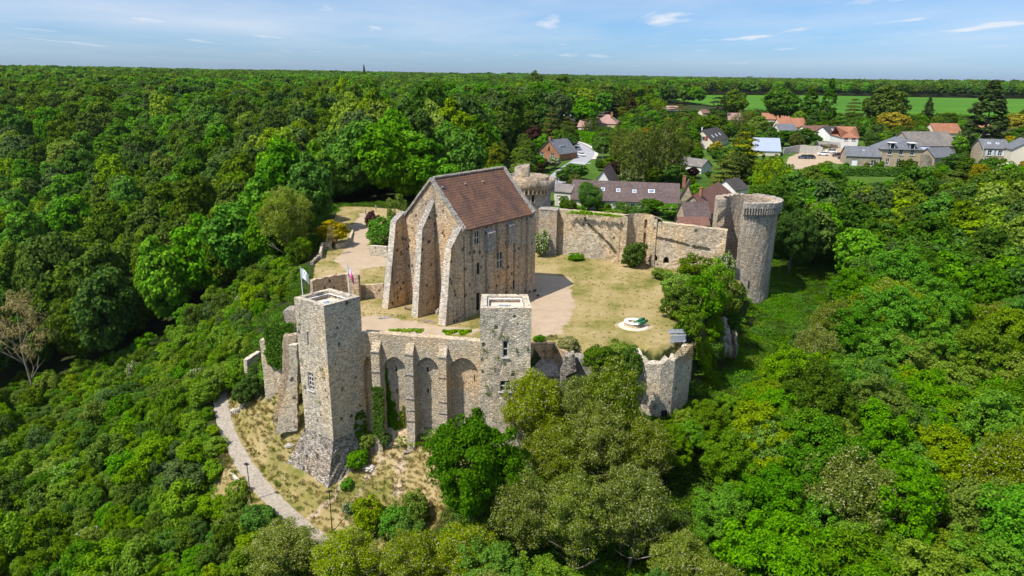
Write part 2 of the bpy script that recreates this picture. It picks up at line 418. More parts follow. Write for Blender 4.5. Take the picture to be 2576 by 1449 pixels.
M['rooftile'] = tiles('old clay tiles', [(0.095, 0.06, 0.05), (0.15, 0.082, 0.056), (0.195, 0.10, 0.062), (0.26, 0.145, 0.07)], 0.34, 0.25, 0.6, stains=(0.075, 0.048, 0.046), linedark=0.6)
M['frame'] = simple('pale window stone', (0.52, 0.49, 0.44), 0.7, 0.08)
M['pane'] = simple('window glass', (0.018, 0.020, 0.024), 0.12, 0.3, 1.0, spec=0.5)
M['dark'] = simple('opening shade', (0.012, 0.011, 0.010), 0.95, 0.2)  # near-black colour stands in for the shade inside openings
M['deck'] = simple('flat roof screed', (0.55, 0.46, 0.38), 0.9, 0.12, 0.8)
M['zinc'] = simple('grey zinc sheet', (0.46, 0.49, 0.53), 0.38, 0.08, 1.5, metal=0.4)
M['white'] = simple('white paint', (0.78, 0.78, 0.77), 0.5, 0.05)
M['black'] = simple('black painted metal', (0.014, 0.014, 0.016), 0.45, 0.1)
M['steel'] = simple('galvanised steel', (0.52, 0.56, 0.62), 0.35, 0.08, metal=0.6)
M['wood'] = simple('weathered wood', (0.20, 0.15, 0.11), 0.85, 0.25, 3.0)
M['bark'] = simple('tree bark', (0.105, 0.085, 0.062), 0.95, 0.3, 2.5, bump=0.4)
M['barkpale'] = simple('pale bark', (0.25, 0.215, 0.155), 0.95, 0.3, 2.5, bump=0.3)
# ------------------------------------------------------------------ terrain
OUTER = np.array([
 (-12,82,-13),(-4,79.5,-12.5),(3,80,-12),(12,84,-10),(22,82,-10),(28,88,-10),(33,93,-10.5),(38,103,-10),(44,112,-9),(50,120,-7),
 (54,128,-5.5),(56,140,-3.5),(58,155,-1),(66,125,-8),(70,105,-12),(90,120,-11),(100,150,-7),(110,190,-1),
 (-22,78,-18.6),(-24.4,77.5,-18.3),(-22.5,73.7,-20),(-12,74,-17.5),(0,70,-17.5),(0,60,-21),(15,70,-16),(30,70,-16),(50,70,-17),(50,45,-22),
 (0,40,-26),(80,60,-20),(80,90,-15),(-32.2,84.7,-17.3),(-28,80,-18.2),(-37,95,-12.2),(-33,93,-10),(-31,88,-12),(-38,104,-8),(-40,115,-5),(-44,130,-3),
 (-48,150,-2),(-50,175,-1),(-55,105,-19),(-62,110,-24),(-75,110,-30),(-90,120,-35),(-52,125,-12),(-65,135,-22),(-90,150,-33),(-60,160,-8),
 (-80,180,-20),(-110,180,-32),(-130,130,-40),(-160,180,-40),(-200,160,-38),(-46,86,-23),(-55,80,-28),(-70,75,-33),(-38,72,-24),(-55,55,-32),
 (-30,60,-25.5),(-100,80,-38),(-100,40,-40),(-30,30,-30),(-120,260,-15),(-60,240,-2),(-180,260,-26),(-260,260,-22),(-200,350,-5),(-300,400,0),
 (-100,350,2),(0,320,5),(-400,300,-15),(-500,500,8),(-250,600,12),(-700,800,13),(-400,1000,15),(0,700,10),
 (10,165,1),(-20,170,0),(10,185,2),(40,180,2),(75,180,1.5),(30,225,4),(5,250,5),(60,250,5.5),(110,240,4.5),(157,275,7),(200,260,6),
 (250,290,7),(100,330,8),(200,350,8.5),(150,200,0.5),(150,225,3.5),(200,180,-2),(160,160,-6),(300,250,4),(-20,140,0),(-30,120,-0.5),
 (300,700,10),(800,700,10),(100,1000,12),(600,1200,12),(1500,1000,12),(1500,2500,9),(0,2500,13),(-1500,1500,15),(-1000,2500,17),
 (-3000,3000,17),(3000,3000,8),(0,6000,12),(4000,7000,9),(-5000,8000,14),(9000,9000,6),(0,13000,8),(-9000,5000,10),(9000,0,0),
 (-9000,0,-10),(0,-300,-35),(300,0,-25),(-300,0,-45),(2000,-800,-10),(-2000,-800,-40)], float)
PLATEAU = np.array([(-26.2,87.2),(-23.6,84.6),(-20.6,87.6),(-18.5,86.9),(-4.2,84.6),(2.0,84.8),(4.0,88.9),(7.2,88.8),(9.0,87.9),(13.5,87.0),(17.6,90.0),(18.6,88.2),(20.3,87.6),(22.0,88.4),(24.2,91.4),
 (26.8,96.0),(32.0,103.0),(36.0,110),(40.2,117),(42.5,121),(40,126.5),(40,131),(40,140),(40,165),(-46,180),(-41,140),(-37,122),(-34.5,111),(-30.8,103),(-28.2,92)], float)
def _tps(r2): return np.where(r2 > 1e-12, r2 * np.log(r2 + 1e-12) * 0.5, 0.0)
_n = len(OUTER); _s = 100.0
_p = OUTER[:, :2] / _s
_K = _tps(((_p[:, None] - _p[None]) ** 2).sum(-1)) + np.eye(_n) * 2e-4
_A = np.zeros((_n + 3, _n + 3)); _A[:_n, :_n] = _K; _A[:_n, _n] = 1; _A[:_n, _n + 1:_n + 3] = _p
_A[_n:, :_n] = _A[:_n, _n:].T
_wt = np.linalg.solve(_A, np.concatenate([OUTER[:, 2], [0, 0, 0]]))
def poly_sd(xy, poly):
    """signed distance, negative inside"""
    x, y = xy[:, 0], xy[:, 1]; dmin = np.full(len(x), 1e9); ins = np.zeros(len(x), bool)
    k = len(poly)
    for i in range(k):
        a, b = poly[i], poly[(i + 1) % k]; e = b - a
        t = np.clip(((x - a[0]) * e[0] + (y - a[1]) * e[1]) / (e @ e + 1e-12), 0, 1)
        dmin = np.minimum(dmin, np.hypot(x - a[0] - t * e[0], y - a[1] - t * e[1]))
        c = ((a[1] > y) != (b[1] > y)) & (x < e[0] * (y - a[1]) / (e[1] + 1e-12) + a[0]); ins ^= c
    return np.where(ins, -dmin, dmin)
def line_dist(xy, pts):
    """distance to a polyline of (x, y, z) and the z of the closest point"""
    best = np.full(len(xy), 1e9); zz = np.zeros(len(xy)); tt = np.zeros(len(xy))
    acc = 0.0
    for a, b in zip(pts[:-1], pts[1:]):
        e = b[:2] - a[:2]; t = np.clip(((xy - a[:2]) @ e) / (e @ e + 1e-12), 0, 1)
        d = np.hypot(*(xy - a[:2] - t[:, None] * e).T); k = d < best
        best = np.where(k, d, best); zz = np.where(k, a[2] + t * (b[2] - a[2]), zz)
    return best, zz
def smooth_line(pts, step=1.0):
    pts = [np.asarray(p, float) for p in pts]; o = []
    for i in range(len(pts) - 1):
        p0, p1, p2, p3 = pts[max(i - 1, 0)], pts[i], pts[i + 1], pts[min(i + 2, len(pts) - 1)]
        k = max(2, int(np.linalg.norm((p2 - p1)[:2]) / step))
        for j in range(k):
            t = j / k
            o.append(0.5 * (2 * p1 + (p2 - p0) * t + (2 * p0 - 5 * p1 + 4 * p2 - p3) * t * t + (3 * p1 - p0 - 3 * p2 + p3) * t ** 3))
    o.append(pts[-1]); return np.array(o)
sst = lambda a, b, x: (lambda t: t * t * (3 - 2 * t))(np.clip((x - a) / (b - a), 0, 1))
# footpath under the castle wall, and the street in the village: centre lines as places on the ground
FOOT = smooth_line([gz(560,968,-15.2),gz(553,985,-15.4),gz(556,1020,-15.9),gz(567,1070,-16.7),gz(592,1128,-17.6),gz(622,1180,-18.3),
                    gz(668,1237,-19.1),gz(720,1290,-19.8),gz(785,1345,-20.6),gz(815,1365,-20.8)])
LINES = [(FOOT, 2.0, 1.6)]
def zt_raw(xy):
    xy = np.asarray(xy, float).reshape(-1, 2); o = np.zeros(len(xy))
    for c in range(0, len(xy), 20000):
        q = xy[c:c + 20000] / _s
        o[c:c + 20000] = _tps(((q[:, None] - _p[None]) ** 2).sum(-1)) @ _wt[:_n] + _wt[_n] + q @ _wt[_n + 1:]
    o = np.clip(o, -48, 44)
    d = np.hypot(xy[:, 0], xy[:, 1])
    f = sst(500, 1500, d)     # rolling plateau far away
    o += f * (3.2 * np.sin(xy[:, 0] / 310 + 1) * np.cos(xy[:, 1] / 430) + 2.2 * np.sin((xy[:, 0] + xy[:, 1]) / 170))
    return o
def zt(xy):
    xy = np.asarray(xy, float).reshape(-1, 2); o = zt_raw(xy)
    near = (np.abs(xy[:, 0]) < 120) & (xy[:, 1] > 20) & (xy[:, 1] < 260)
    if near.any():
        q = xy[near]; h = o[near]; sd = poly_sd(q, PLATEAU)
        wd = 1.25 + 1.3 * sst(24, 27, q[:, 0]) + 9 * sst(125, 165, q[:, 1]) + 6 * sst(-20, -34, q[:, 0]) * sst(96, 112, q[:, 1])
        inner = 2.0 * sst(140, 185, q[:, 1])
        h = inner + (h - inner) * sst(0, 1, sd / wd)
        for ln, hw, bl in LINES:
            d, z = line_dist(q, ln); h = z + (h - z) * sst(hw, hw + bl, d)
        o[near] = h
    return o
def z1(x, y): return float(zt([(x, y)])[0])
def hit(x, y, tmax=4000):
    """where the sight line through picture point (x, y) meets the ground"""
    d = ray(x, y); t = 30.0 * (tmax / 30.0) ** (np.arange(700) / 699)
    P = EYE + d[None] * t[:, None]; k = np.argmax(P[:, 2] < zt(P[:, :2]))
    a, b = t[max(k - 1, 0)], t[k]
    for _ in range(14):
        mm = (a + b) / 2; p = EYE + d * mm
        if p[2] < zt(p[None, :2])[0]: b = mm
        else: a = mm
    return EYE + d * b
HITC = {}
def hp(pts): return np.array([hit(*p)[:2] for p in pts])

def axis(lo, hi, a, b, st, g):
    o = list(np.arange(a, b + st / 2, st)); s_ = st
    while o[-1] < hi: s_ *= g; o.append(o[-1] + s_)
    s_ = st; o2 = []; c = a
    while c > lo: s_ *= g; c -= s_; o2.append(c)
    return np.array(o2[::-1] + o)
gx = axis(-9000, 9000, -64, 74, 0.8, 1.075); gyv = axis(-600, 15000, 56, 152, 0.8, 1.06)
GX, GY = np.meshgrid(gx, gyv); XY = np.stack([GX.ravel(), GY.ravel()], 1); ZZ = zt(XY)
nx_, ny_ = len(gx), len(gyv)

SAND = hp([(1342,690),(1400,692),(1436,700),(1438,735),(1446,762),(1436,800),(1410,842),(1372,846),(1338,842),(1320,800),(1300,760),(1335,740)])
SAND2 = hp([(905,800),(935,792),(985,800),(1045,808),(1105,822),(1200,828),(1208,842),(905,842)])
UPPATH = hp([(905,536),(948,530),(930,575),(925,620),(940,642),(975,648),(975,668),(935,672),(905,680),(900,705),(880,705),(872,680),(840,655),(858,640),(880,600),(893,560)])
WELLPATCH = np.array([(15.2,97.2),(17.2,95.2),(20.2,95.0),(21.4,96.4),(20.4,98.0),(17.4,98.4)])
YARD = hp([(1985,400),(2000,386),(2040,380),(2110,372),(2190,380),(2140,398),(2130,412),(2085,406),(2040,420),(2000,430),(1985,445),(1965,440)])
MOUND = np.array([(-49,106),(-45,100.5),(-36,99),(-31,96),(-27,84),(-20,84),(-4,81),(-5,78),(-8,74),(-11,69),(-16,66),(-26,66),(-33,76),(-40,86),(-45,95)], float)
DITCH = np.array([(30,92),(40,112),(48,122),(52,135),(56,160),(66,150),(64,128),(58,112),(46,98),(38,88)], float)
SLOPEBARE = hp([(610,1180),(560,1190),(500,1200),(470,1250),(520,1300),(580,1290),(650,1260)])
FIELD = np.array([gz(1670,262,9)[:2],gz(1668,235,11)[:2],gz(1860,237,11)[:2],gz(2100,242,11)[:2],gz(2420,254,11)[:2],gz(2640,262,11)[:2],gz(2640,300,9)[:2],gz(2420,300,8)[:2],gz(2250,280,8)[:2],gz(2080,270,8)[:2]])
FIELDB = np.array([(190,560),(176,950),(420,1030),(800,1010),(1250,900),(1200,560),(820,500),(420,480)],float)
def soft(poly, w): return sst(w, -w, poly_sd(XY, poly))
near = np.hypot(XY[:, 0], XY[:, 1]) < 420
mask = np.zeros((len(XY), 4)); mask[:, 3] = 1
def put(ch, poly, w):
    q = XY[near]; mask[near, ch] = np.maximum(mask[near, ch], sst(w, -w, poly_sd(q, poly)))
for pl in (SAND, SAND2, UPPATH): put(0, pl, 2.4)
TRACK = np.array([hit(*p) for p in ((872,1190),(856,1216),(845,1240),(832,1262),(800,1288),(772,1303))])
for ln, w_ in ((TRACK, .28),):
    d_, _ = line_dist(XY[near], ln); mask[near, 0] = np.maximum(mask[near, 0], .85 * sst(w_ + .5, w_ - .2, d_))
for px_, r_ in (((1015,1165), 1.6), ((960,1150), 1.1), ((935,1185), 1.2), ((1035,1152), .9), ((1000,1235), 1.3), ((905,1235), 1.0)):
    c_ = hit(*px_)[:2]; d_ = np.hypot(*(XY[near] - c_).T); mask[near, 0] = np.maximum(mask[near, 0], .6 * sst(r_ + .8, r_ - .8, d_))
put(0, WELLPATCH, 1.0); put(0, YARD, 1.5)
put(1, PLATEAU, 1.0); put(1, MOUND, 2.5); put(1, SLOPEBARE, 3.0)
put(2, DITCH, 4.0)
q = XY; vill = np.array([(-10,150),(40,165),(80,170),(150,190),(260,230),(420,280),(460,430),(200,520),(60,400),(10,300),(-15,200)], float)
put(2, vill, 10.0)
mask[near, 1] = np.where((XY[near, 1] > 150) & (mask[near, 2] > 0), mask[near, 1] * 0.3, mask[near, 1])

me = bpy.data.meshes.new("ground")
idx = np.arange(nx_ * ny_).reshape(ny_, nx_)
F4 = np.stack([idx[:-1, :-1], idx[:-1, 1:], idx[1:, 1:], idx[1:, :-1]], -1).reshape(-1, 4)
me.vertices.add(len(XY)); me.vertices.foreach_set('co', np.c_[XY, ZZ].ravel())
me.loops.add(F4.size); me.loops.foreach_set('vertex_index', F4.ravel())
me.polygons.add(len(F4)); me.polygons.foreach_set('loop_start', np.arange(0, F4.size, 4)); me.polygons.foreach_set('loop_total', np.full(len(F4), 4))
me.polygons.foreach_set('use_smooth', np.ones(len(F4), bool))
ca = me.color_attributes.new("soil", 'FLOAT_COLOR', 'POINT'); ca.data.foreach_set('color', mask.ravel())
me.update(); me.validate()
mt, t = new_mat("ground"); N = NT(t)
pos = N.n("NewGeometry", out="Position")
at_ = N.n("VertexColor", layer_name="soil", out=0); sc_ = N.n("SeparateColor", {0: at_}, out=None)
nA = N.noise(pos, 0.45, 6, 0.65); nB = N.noise(pos, 2.5, 4, 0.7); nC = N.noise(pos, 0.11, 4, 0.55); nF = N.noise(pos, 12, 3, 0.7)
def edge(ch, amt=0.9):
    return N.ramp(N.math('ADD', sc_.outputs[ch], N.math('MULTIPLY', N.math('SUBTRACT', nA, 0.5), amt)), [(0.42, 0.0), (0.58, 1.0)])
forest = N.ramp(nB, [(0.3, (0.018, 0.026, 0.008)), (0.7, (0.045, 0.058, 0.018))])
lush = N.ramp(N.math('ADD', N.math('MULTIPLY', nB, 0.5), N.math('MULTIPLY', nC, 0.5)), [(0.35, (0.035, 0.075, 0.010)), (0.55, (0.065, 0.125, 0.018)), (0.7, (0.12, 0.16, 0.035))])
gmix = N.math('ADD', N.math('MULTIPLY', nA, 0.32), N.math('ADD', N.math('MULTIPLY', nC, 0.52), N.math('MULTIPLY', nB, 0.16)))
dry = N.ramp(gmix, [(0.36, (0.085, 0.115, 0.018)), (0.44, (0.19, 0.17, 0.048)), (0.52, (0.30, 0.235, 0.10)), (0.62, (0.39, 0.30, 0.16))])
dry = N.mix(1.0, dry, N.ramp(nF, [(0.25, 0.7), (0.75, 1.2)]), 'MULTIPLY')
sand = N.ramp(N.math('ADD', N.math('MULTIPLY', nA, 0.6), N.math('MULTIPLY', nB, 0.4)), [(0.35, (0.33, 0.245, 0.165)), (0.6, (0.41, 0.32, 0.225)), (0.75, (0.47, 0.385, 0.285))])
c = N.mix(edge(2, 0.5), forest, lush); c = N.mix(edge(1, 0.45), c, dry); c = N.mix(edge(0, 0.95), c, sand)
N.finish(c, 0.95, N.math('ADD', nB, N.math('MULTIPLY', nF, 0.4)), 0.5, 0.12, 0.05)
me.materials.append(mt)
ground = bpy.data.objects.new("ground", me); COL.objects.link(ground); ground['kind'] = 'structure'

def ribbon(name, line, hw, mat, dz=0.05, kind='structure', jag=0.0, seed=1):
    rg = random.Random(seed); mb = MB(); L = np.asarray(line, float); k = 4; b = 0
    for i in range(len(L)):
        a, c = L[max(i - 1, 0)], L[min(i + 1, len(L) - 1)]; d = (c - a)[:2]; d /= np.linalg.norm(d) + 1e-9; n = np.array([d[1], -d[0]])
        w0, w1 = hw + rg.uniform(-jag, jag), hw + rg.uniform(-jag, jag)
        for j in range(k + 1):
            f = -w0 + (w0 + w1) * j / k; p = L[i, :2] + n * f; mb.v.append((p[0], p[1], z1(*p) + dz))
    for i in range(len(L) - 1):
        for j in range(k):
            a = i * (k + 1) + j; mb.f.append([a, a + 1, a + k + 2, a + k + 1]); mb.mi.append(0)
    o = mb.build(name, mat, None, True)
    if kind: o['kind'] = kind
    return o
def sheet(name, poly, mat, dz=0.05, step=6.0):
    """a flat-lying sheet draped on the ground inside a polygon"""
    import bmesh
    bm = bmesh.new(); vs = [bm.verts.new((p[0], p[1], 0)) for p in poly]; bm.faces.new(vs)
    lo, hi = poly.min(0), poly.max(0)
    for ax in (0, 1):
        for c_ in np.arange(lo[ax] + step, hi[ax], step):
            co = [0, 0, 0]; co[ax] = c_; no = [0, 0, 0]; no[ax] = 1
            bmesh.ops.bisect_plane(bm, geom=bm.verts[:] + bm.edges[:] + bm.faces[:], plane_co=co, plane_no=no)
    xy = np.array([(v.co.x, v.co.y) for v in bm.verts]); zz = zt(xy) + dz
    for v, z in zip(bm.verts, zz): v.co.z = z
    me = bpy.data.meshes.new(name); bm.to_mesh(me); bm.free(); me.materials.append(mat)
    for p in me.polygons: p.use_smooth = True
    o = bpy.data.objects.new(name, me); COL.objects.link(o); o['kind'] = 'structure'; return o
def paved(name, cols, joint, sc=2.2):
    mt, t = new_mat(name); N = NT(t); pos = N.n("NewGeometry", out="Position")
    e = N.n("TexVoronoi", {"Vector": N.map(pos, (sc, sc, 0.2)), "Scale": 1.0}, out=0, feature='DISTANCE_TO_EDGE')
    cc = N.n("TexVoronoi", {"Vector": N.map(pos, (sc, sc, 0.2)), "Scale": 1.0}, out=1)
    c = N.ramp(N.math('ADD', N.math('MULTIPLY', N.n("SeparateXYZ", {0: cc}, out=0), 0.5), N.math('MULTIPLY', N.noise(pos, 0.5, 4), 0.5)), [(0.3, cols[0]), (0.7, cols[1])])
    c = N.mix(N.ramp(e, [(0.0, 0.7), (0.1, 0.0)]), c, (*joint, 1))
    N.finish(c, 0.9, e, 0.3, 0.03, 0.1); return mt
M['cobble'] = paved('worn cobbles', [(0.29, 0.25, 0.20), (0.40, 0.35, 0.285)], (0.20, 0.17, 0.13), 3.6)
M['asphalt'] = simple('asphalt', (0.30, 0.30, 0.31), 0.85, 0.12, 0.4)
ribbon("footpath", FOOT, 1.12, M['cobble'], 0.05, jag=0.12)

mt, t = new_mat("crop field"); N = NT(t); pos = N.n("NewGeometry", out="Position")
f = N.noise(N.map(pos, (0.004, 0.02, 0.01)), 1.0, 4, 0.6)
c = N.ramp(f, [(0.35, (0.040, 0.120, 0.004)), (0.55, (0.060, 0.160, 0.005)), (0.7, (0.09, 0.19, 0.008))])
N.finish(c, 0.9, None, spec=0.1); M['crop'] = mt
sheet("field", FIELDB, M['crop'], 0.4, 60.0)
# ------------------------------------------------------------------ the keep
KU = np.array([.612, .791]); KV = np.array([-.791, .612]); K0 = np.array([-7.4, 98.8]); KL, KW, KE, KR = 17.5, 12.4, 13.9, 20.75
def KP(a, b): q = K0 + KU * a + KV * b; return (float(q[0]), float(q[1]))
def KP3(a, b, z): return (*KP(a, b), z)
keep = thing('castle_keep', 'tall rectangular stone keep with steep rusty tile roof and deep sloping buttresses', 'keep', (*KP(8, 6), 0))
def krect(P0, d, x0, y0, x1, y1):
    a, zt_ = onplane(x0, y0, P0, d); b, zb = onplane(x1, y1, P0, d); return (a, b, zb, zt_)
kw = MB()
KH = [krect(KP(0, 0), KU, 1194, 582, 1207, 614), krect(KP(0, 0), KU, 1250.5, 636, 1265.5, 673), krect(KP(0, 0), KU, 1199.5, 662, 1206.5, 689),
      krect(KP(0, 0), KU, 1290.5, 705, 1294.5, 728), krect(KP(0, 0), KU, 1198, 738, 1207, 780), krect(KP(0, 0), KU, 1247, 576, 1249.5, 584), krect(KP(0, 0), KU, 1222, 645, 1225, 654)]
vwall(kw, KP(0, 0), KP(KL, 0), -0.4, KE, KH, 0.5, 1.0, 0.05, seed=5)
vwall(kw, KP(KL, 0), KP(KL, KW), -0.4, KE, (), jit=0.05, seed=6)
vwall(kw, KP(KL, KW), KP(0, KW), -0.4, KE, (), jit=0.05, seed=7)
vwall(kw, KP(0, KW), KP(0, 0), -0.4, KE, (), jit=0.05, seed=8)
for a in (0.0, KL): kw.tri(KP3(a, KW if a == 0 else 0, KE), KP3(a, 0 if a == 0 else KW, KE), KP3(a, KW / 2, KR))
kwo = kw.build('wall', M['stoneK'], keep)
for h, nx_w, ny_w in ((KH[0], 2, 2), (KH[1], 2, 2)): window(keep, KP(0, 0), KP(KL, 0), h, nx_w, ny_w, M['frame'], M['pane'], 0.22, 0.11, fr=0.10)
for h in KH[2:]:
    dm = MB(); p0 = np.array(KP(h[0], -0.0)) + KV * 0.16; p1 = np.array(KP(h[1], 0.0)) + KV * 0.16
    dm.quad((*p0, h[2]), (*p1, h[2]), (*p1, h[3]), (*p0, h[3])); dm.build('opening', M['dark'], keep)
# roof: two slopes with thickness, slightly sagging surface
rf = MB()
def kroof(b0, z0, b1, z1_, nA=14, nB=10):
    th = 0.22; base = len(rf.v); rg = random.Random(3)
    for j in range(nB + 1):
        for i in range(nA + 1):
            a = 0.42 + (KL - 0.84) * i / nA; f = j / nB; b = b0 + (b1 - b0) * f; z = z0 + (z1_ - z0) * f + (rg.uniform(-.05, .05) if 0 < j < nB and 0 < i < nA else 0) - 0.10 * math.sin(math.pi * f)
            rf.v.append(KP3(a, b, z))
    for j in range(nB):
        for i in range(nA):
            q = base + j * (nA + 1) + i; rf.f.append([q, q + 1, q + nA + 2, q + nA + 1]); rf.mi.append(0)
    rf.quad(KP3(.42, b0, z0), KP3(.42, b0, z0 - th), KP3(KL - .42, b0, z0 - th), KP3(KL - .42, b0, z0))
kroof(-0.35, KE - 0.02, KW / 2, KR + 0.18); kroof(KW + 0.35, KE - 0.02, KW / 2, KR + 0.18)
roof = rf.build('roof', M['rooftile'], keep, True)
rg = random.Random(9); rt_ = MB()
for i in range(44):
    a = 0.4 + (KL - 0.8) * (i + 0.5) / 44; rt_.tube([KP3(a - .19, KW / 2, KR + .20), KP3(a + .19, KW / 2, KR + .24)], [0.19, 0.23], 6)
rt_.build('ridge_tiles', M['stoneT'], roof)
for (x, y) in ((1112, 472), (1169.5, 464), (1214, 458)):   # small stone vents on the slope
    r_ = ray(x, y); nrm = np.array([*( -KV * (KR - KE)), 0.0]); nrm[2] = KW / 2 + .35; nrm /= np.linalg.norm(nrm)
    P = np.array(KP3(0, -0.35, KE)); tq = nrm @ (P - EYE) / (nrm @ r_); q = EYE + r_ * tq
    vm = MB(); vm.tube([q - nrm * .1, q + nrm * .28], [0.2, 0.15], 6); vm.build('vent', M['stoneT'], roof)
for a in (0.0, KL):   # raised gable copings
    cp = MB()
    for (b0, b1) in ((-0.35, KW / 2), (KW + 0.35, KW / 2)):
        k = 12
        for i in range(k):
            f0, f1 = i / k, (i + 0.97) / k; e = rg.uniform(-.05, .05)
            def cz(f): return KE + (KR - KE) * f + 0.30 + e
            A0, A1 = a - 0.32, a + 0.42 if a == 0 else a + 0.32
            if a: A0 = a - 0.42
            bb0, bb1 = b0 + (b1 - b0) * f0, b0 + (b1 - b0) * f1
            cp.hexa([KP3(A0, bb0, cz(f0) - .45), KP3(A1, bb0, cz(f0) - .45), KP3(A1, bb1, cz(f1) - .45), KP3(A0, bb1, cz(f1) - .45),
                     KP3(A0, bb0, cz(f0)), KP3(A1, bb0, cz(f0)), KP3(A1, bb1, cz(f1)), KP3(A0, bb1, cz(f1))])
    cp.build('gable_coping', M['stoneT'], keep)
# buttresses on the gable: battered, with sloped weathering on top
def buttress(b, w, Lt, Lb, zt_, zw, seed):
    mb = MB(); rg = random.Random(seed); n = 12
    def P(a, bb, z): return KP3(-a, bb, z)
    rows = []
    for i in range(n + 1):
        f = i / n; z = -0.4 + (zt_ + 0.4) * f; Lz = Lb + (Lt - Lb) * f
        hw = w / 2 + 0.12 * (1 - f)
        rows.append([(0, b + hw, z), (Lz, b + hw, z), (Lz, b - hw, z), (0, b - hw, z)])
    for r0, r1 in zip(rows[:-1], rows[1:]):
        for (i, j) in ((0, 1), (1, 2), (2, 3)):
            k = 5 if i != 1 else 1
            for q in range(k):
                def L_(r, f): return [r[i][c] + (r[j][c] - r[i][c]) * f for c in range(3)]
                mb.quad(*[P(*L_(r_, f_)) for r_, f_ in ((r0, q / k), (r0, (q + 1) / k), (r1, (q + 1) / k), (r1, q / k))])
    hw = w / 2
    body = mb; k = 9
    sl = [(0, zw)] + [(Lt * (i / k), zw + (zt_ - zw) * i / k) for i in range(1, k + 1)]
    for (a0, z0_), (a1, z1_) in zip(sl[:-1], sl[1:]):
        body.quad(P(a0, b + hw, z0_), P(a1, b + hw, z1_), P(a1, b + hw, zt_), P(a0, b + hw, zt_)) if z0_ > zt_ else None
        body.quad(P(a1, b - hw, z1_), P(a0, b - hw, z0_), P(a0, b - hw, zt_), P(a1, b - hw, zt_)) if z0_ > zt_ else None
    o = body.build('buttress', M['stoneK'], keep)
    cm_ = MB()
    for (a0, z0_), (a1, z1_) in zip(sl[:-1], sl[1:]):
        e = rg.uniform(0, .06); hh = hw + 0.04
        cm_.hexa([P(a0, b + hh, z0_ - .1), P(a1 + .02, b + hh, z1_ - .1), P(a1 + .02, b - hh, z1_ - .1), P(a0, b - hh, z0_ - .1),
                  P(a0, b + hh, z0_ + .1 + e), P(a1 + .02, b + hh, z1_ + .1 + e), P(a1 + .02, b - hh, z1_ + .1 + e), P(a0, b - hh, z0_ + .1 + e)])
    cm_.build('coping', M['stoneT'], o)
    q = MB()   # end face in a paler stone than the sides
    for i in range(n):
        f0, f1 = i / n, (i + 1) / n
        def S_(f): return Lb + (Lt - Lb) * f + 0.03, w / 2 + 0.12 * (1 - f) + .02, -0.4 + (zt_ + 0.4) * f
        (l0, h0, za), (l1, h1, zb) = S_(f0), S_(f1)
        q.quad(P(l0, b + h0, za), P(l0, b - h0, za), P(l1, b - h1, zb), P(l1, b + h1, zb))
    q.build('end_face', M['stoneQ'], o)
buttress(12.75, 1.15, 2.0, 4.6, 13.7, 15.0, 1); buttress(6.2, 1.05, 2.7, 4.4, 13.6, 17.4, 2); buttress(0.55, 1.25, 2.6, 4.3, 11.6, 14.6, 3)
# flat pilasters, stubs and the corner buttress on the long face
def pil(a0, a1, z0, z1_, pr, mat, name='pilaster'):
    mb = MB(); q = (np.array(KP(a0, -pr)), np.array(KP(a1, -pr)))
    vwall(mb, q[0], q[1], z0, z1_, (), jit=0.03); vwall(mb, KP(a0, 0.02), q[0], z0, z1_, jit=0); vwall(mb, q[1], KP(a1, .02), z0, z1_, jit=0)
    mb.quad((*q[0], z1_), (*q[1], z1_), (*KP(a1, .02), z1_ + .45), (*KP(a0, .02), z1_ + .45)); mb.build(name, mat, keep)
aa = [onplane(x, 650, KP(0, 0), KU)[0] for x in (1219, 1238, 1273, 1287, 1324)]
pil(aa[0], aa[1], 9.6, 12.6, 0.75, M['stoneT'], 'corbelled_stub'); pil(aa[2], aa[3], 9.8, 12.9, 0.6, M['stoneT'], 'corbelled_stub')
pil(aa[0] + .2, aa[1], -0.4, 9.6, 0.35, M['stoneK']); pil(aa[2] + .1, aa[3], -0.4, 9.8, 0.32, M['stoneK']); pil(KL - 1.7, KL + .35, -0.4, 13.2, 0.45, M['stoneK'])
pil(0.2, 1.0, -0.4, 13.0, 0.2, M['stoneK'])

# ------------------------------------------------------------------ round tower behind the keep
RT = np.array([3.15, 145.6]); RR = 4.95
rtw = thing('round_tower', 'round stone tower with ring of corbels and small turret rising behind the keep roof', 'tower', (*RT, 0))
mb = MB(); mb.lathe((*RT, 0), [(RR + .25, -1)] + [(RR + .15 - .02 * z, z) for z in range(0, 12)] + [(RR - .02, 12.6)], 56, jit=0.03, seed=2)
mb.build('wall', M['stoneR'], rtw, True)
mb = MB()
hi = lambda a, z: z + (0.9 * (1 if (150 < a % 360 < 292) else 0) if z > 14.4 else 0) + (random.Random(int(a)).uniform(-.12, .12) if z > 14.4 else 0)
mb.lathe((*RT, 0), [(RR - .1, 12.7), (RR + .75, 13.3), (RR + .78, 14.9), (RR + .3, 14.95), (RR + .28, 13.6), (0.0, 13.45)], 72, jit=0.02, seed=3, topfn=hi)
mb.build('parapet', M['stoneR'], rtw, True)
mb = MB(); hi2 = lambda a, z: z + (random.Random(int(a) + 7).uniform(-.1, .1) if z > 15 else 0)
mb.lathe((RT[0], RT[1] + .3, 0), [(RR - .55, 13.5), (RR - .55, 15.5), (RR - 1.05, 15.55), (RR - 1.1, 13.5)], 60, jit=0.02, seed=4, topfn=hi2)
mb.build('inner_wall', M['stoneR'], rtw, True)
mb = MB(); mb.lathe((RT[0] - 1.3, RT[1] - .2, 0), [(1.62, 13.3), (1.6, 17.4), (1.15, 17.5), (1.1, 14)], 30, jit=0.05, seed=5, topfn=lambda a, z: z + (random.Random(int(a) + 3).uniform(-.15, .15) + .35 * math.cos(R(a - 30)) if z > 17 else 0))
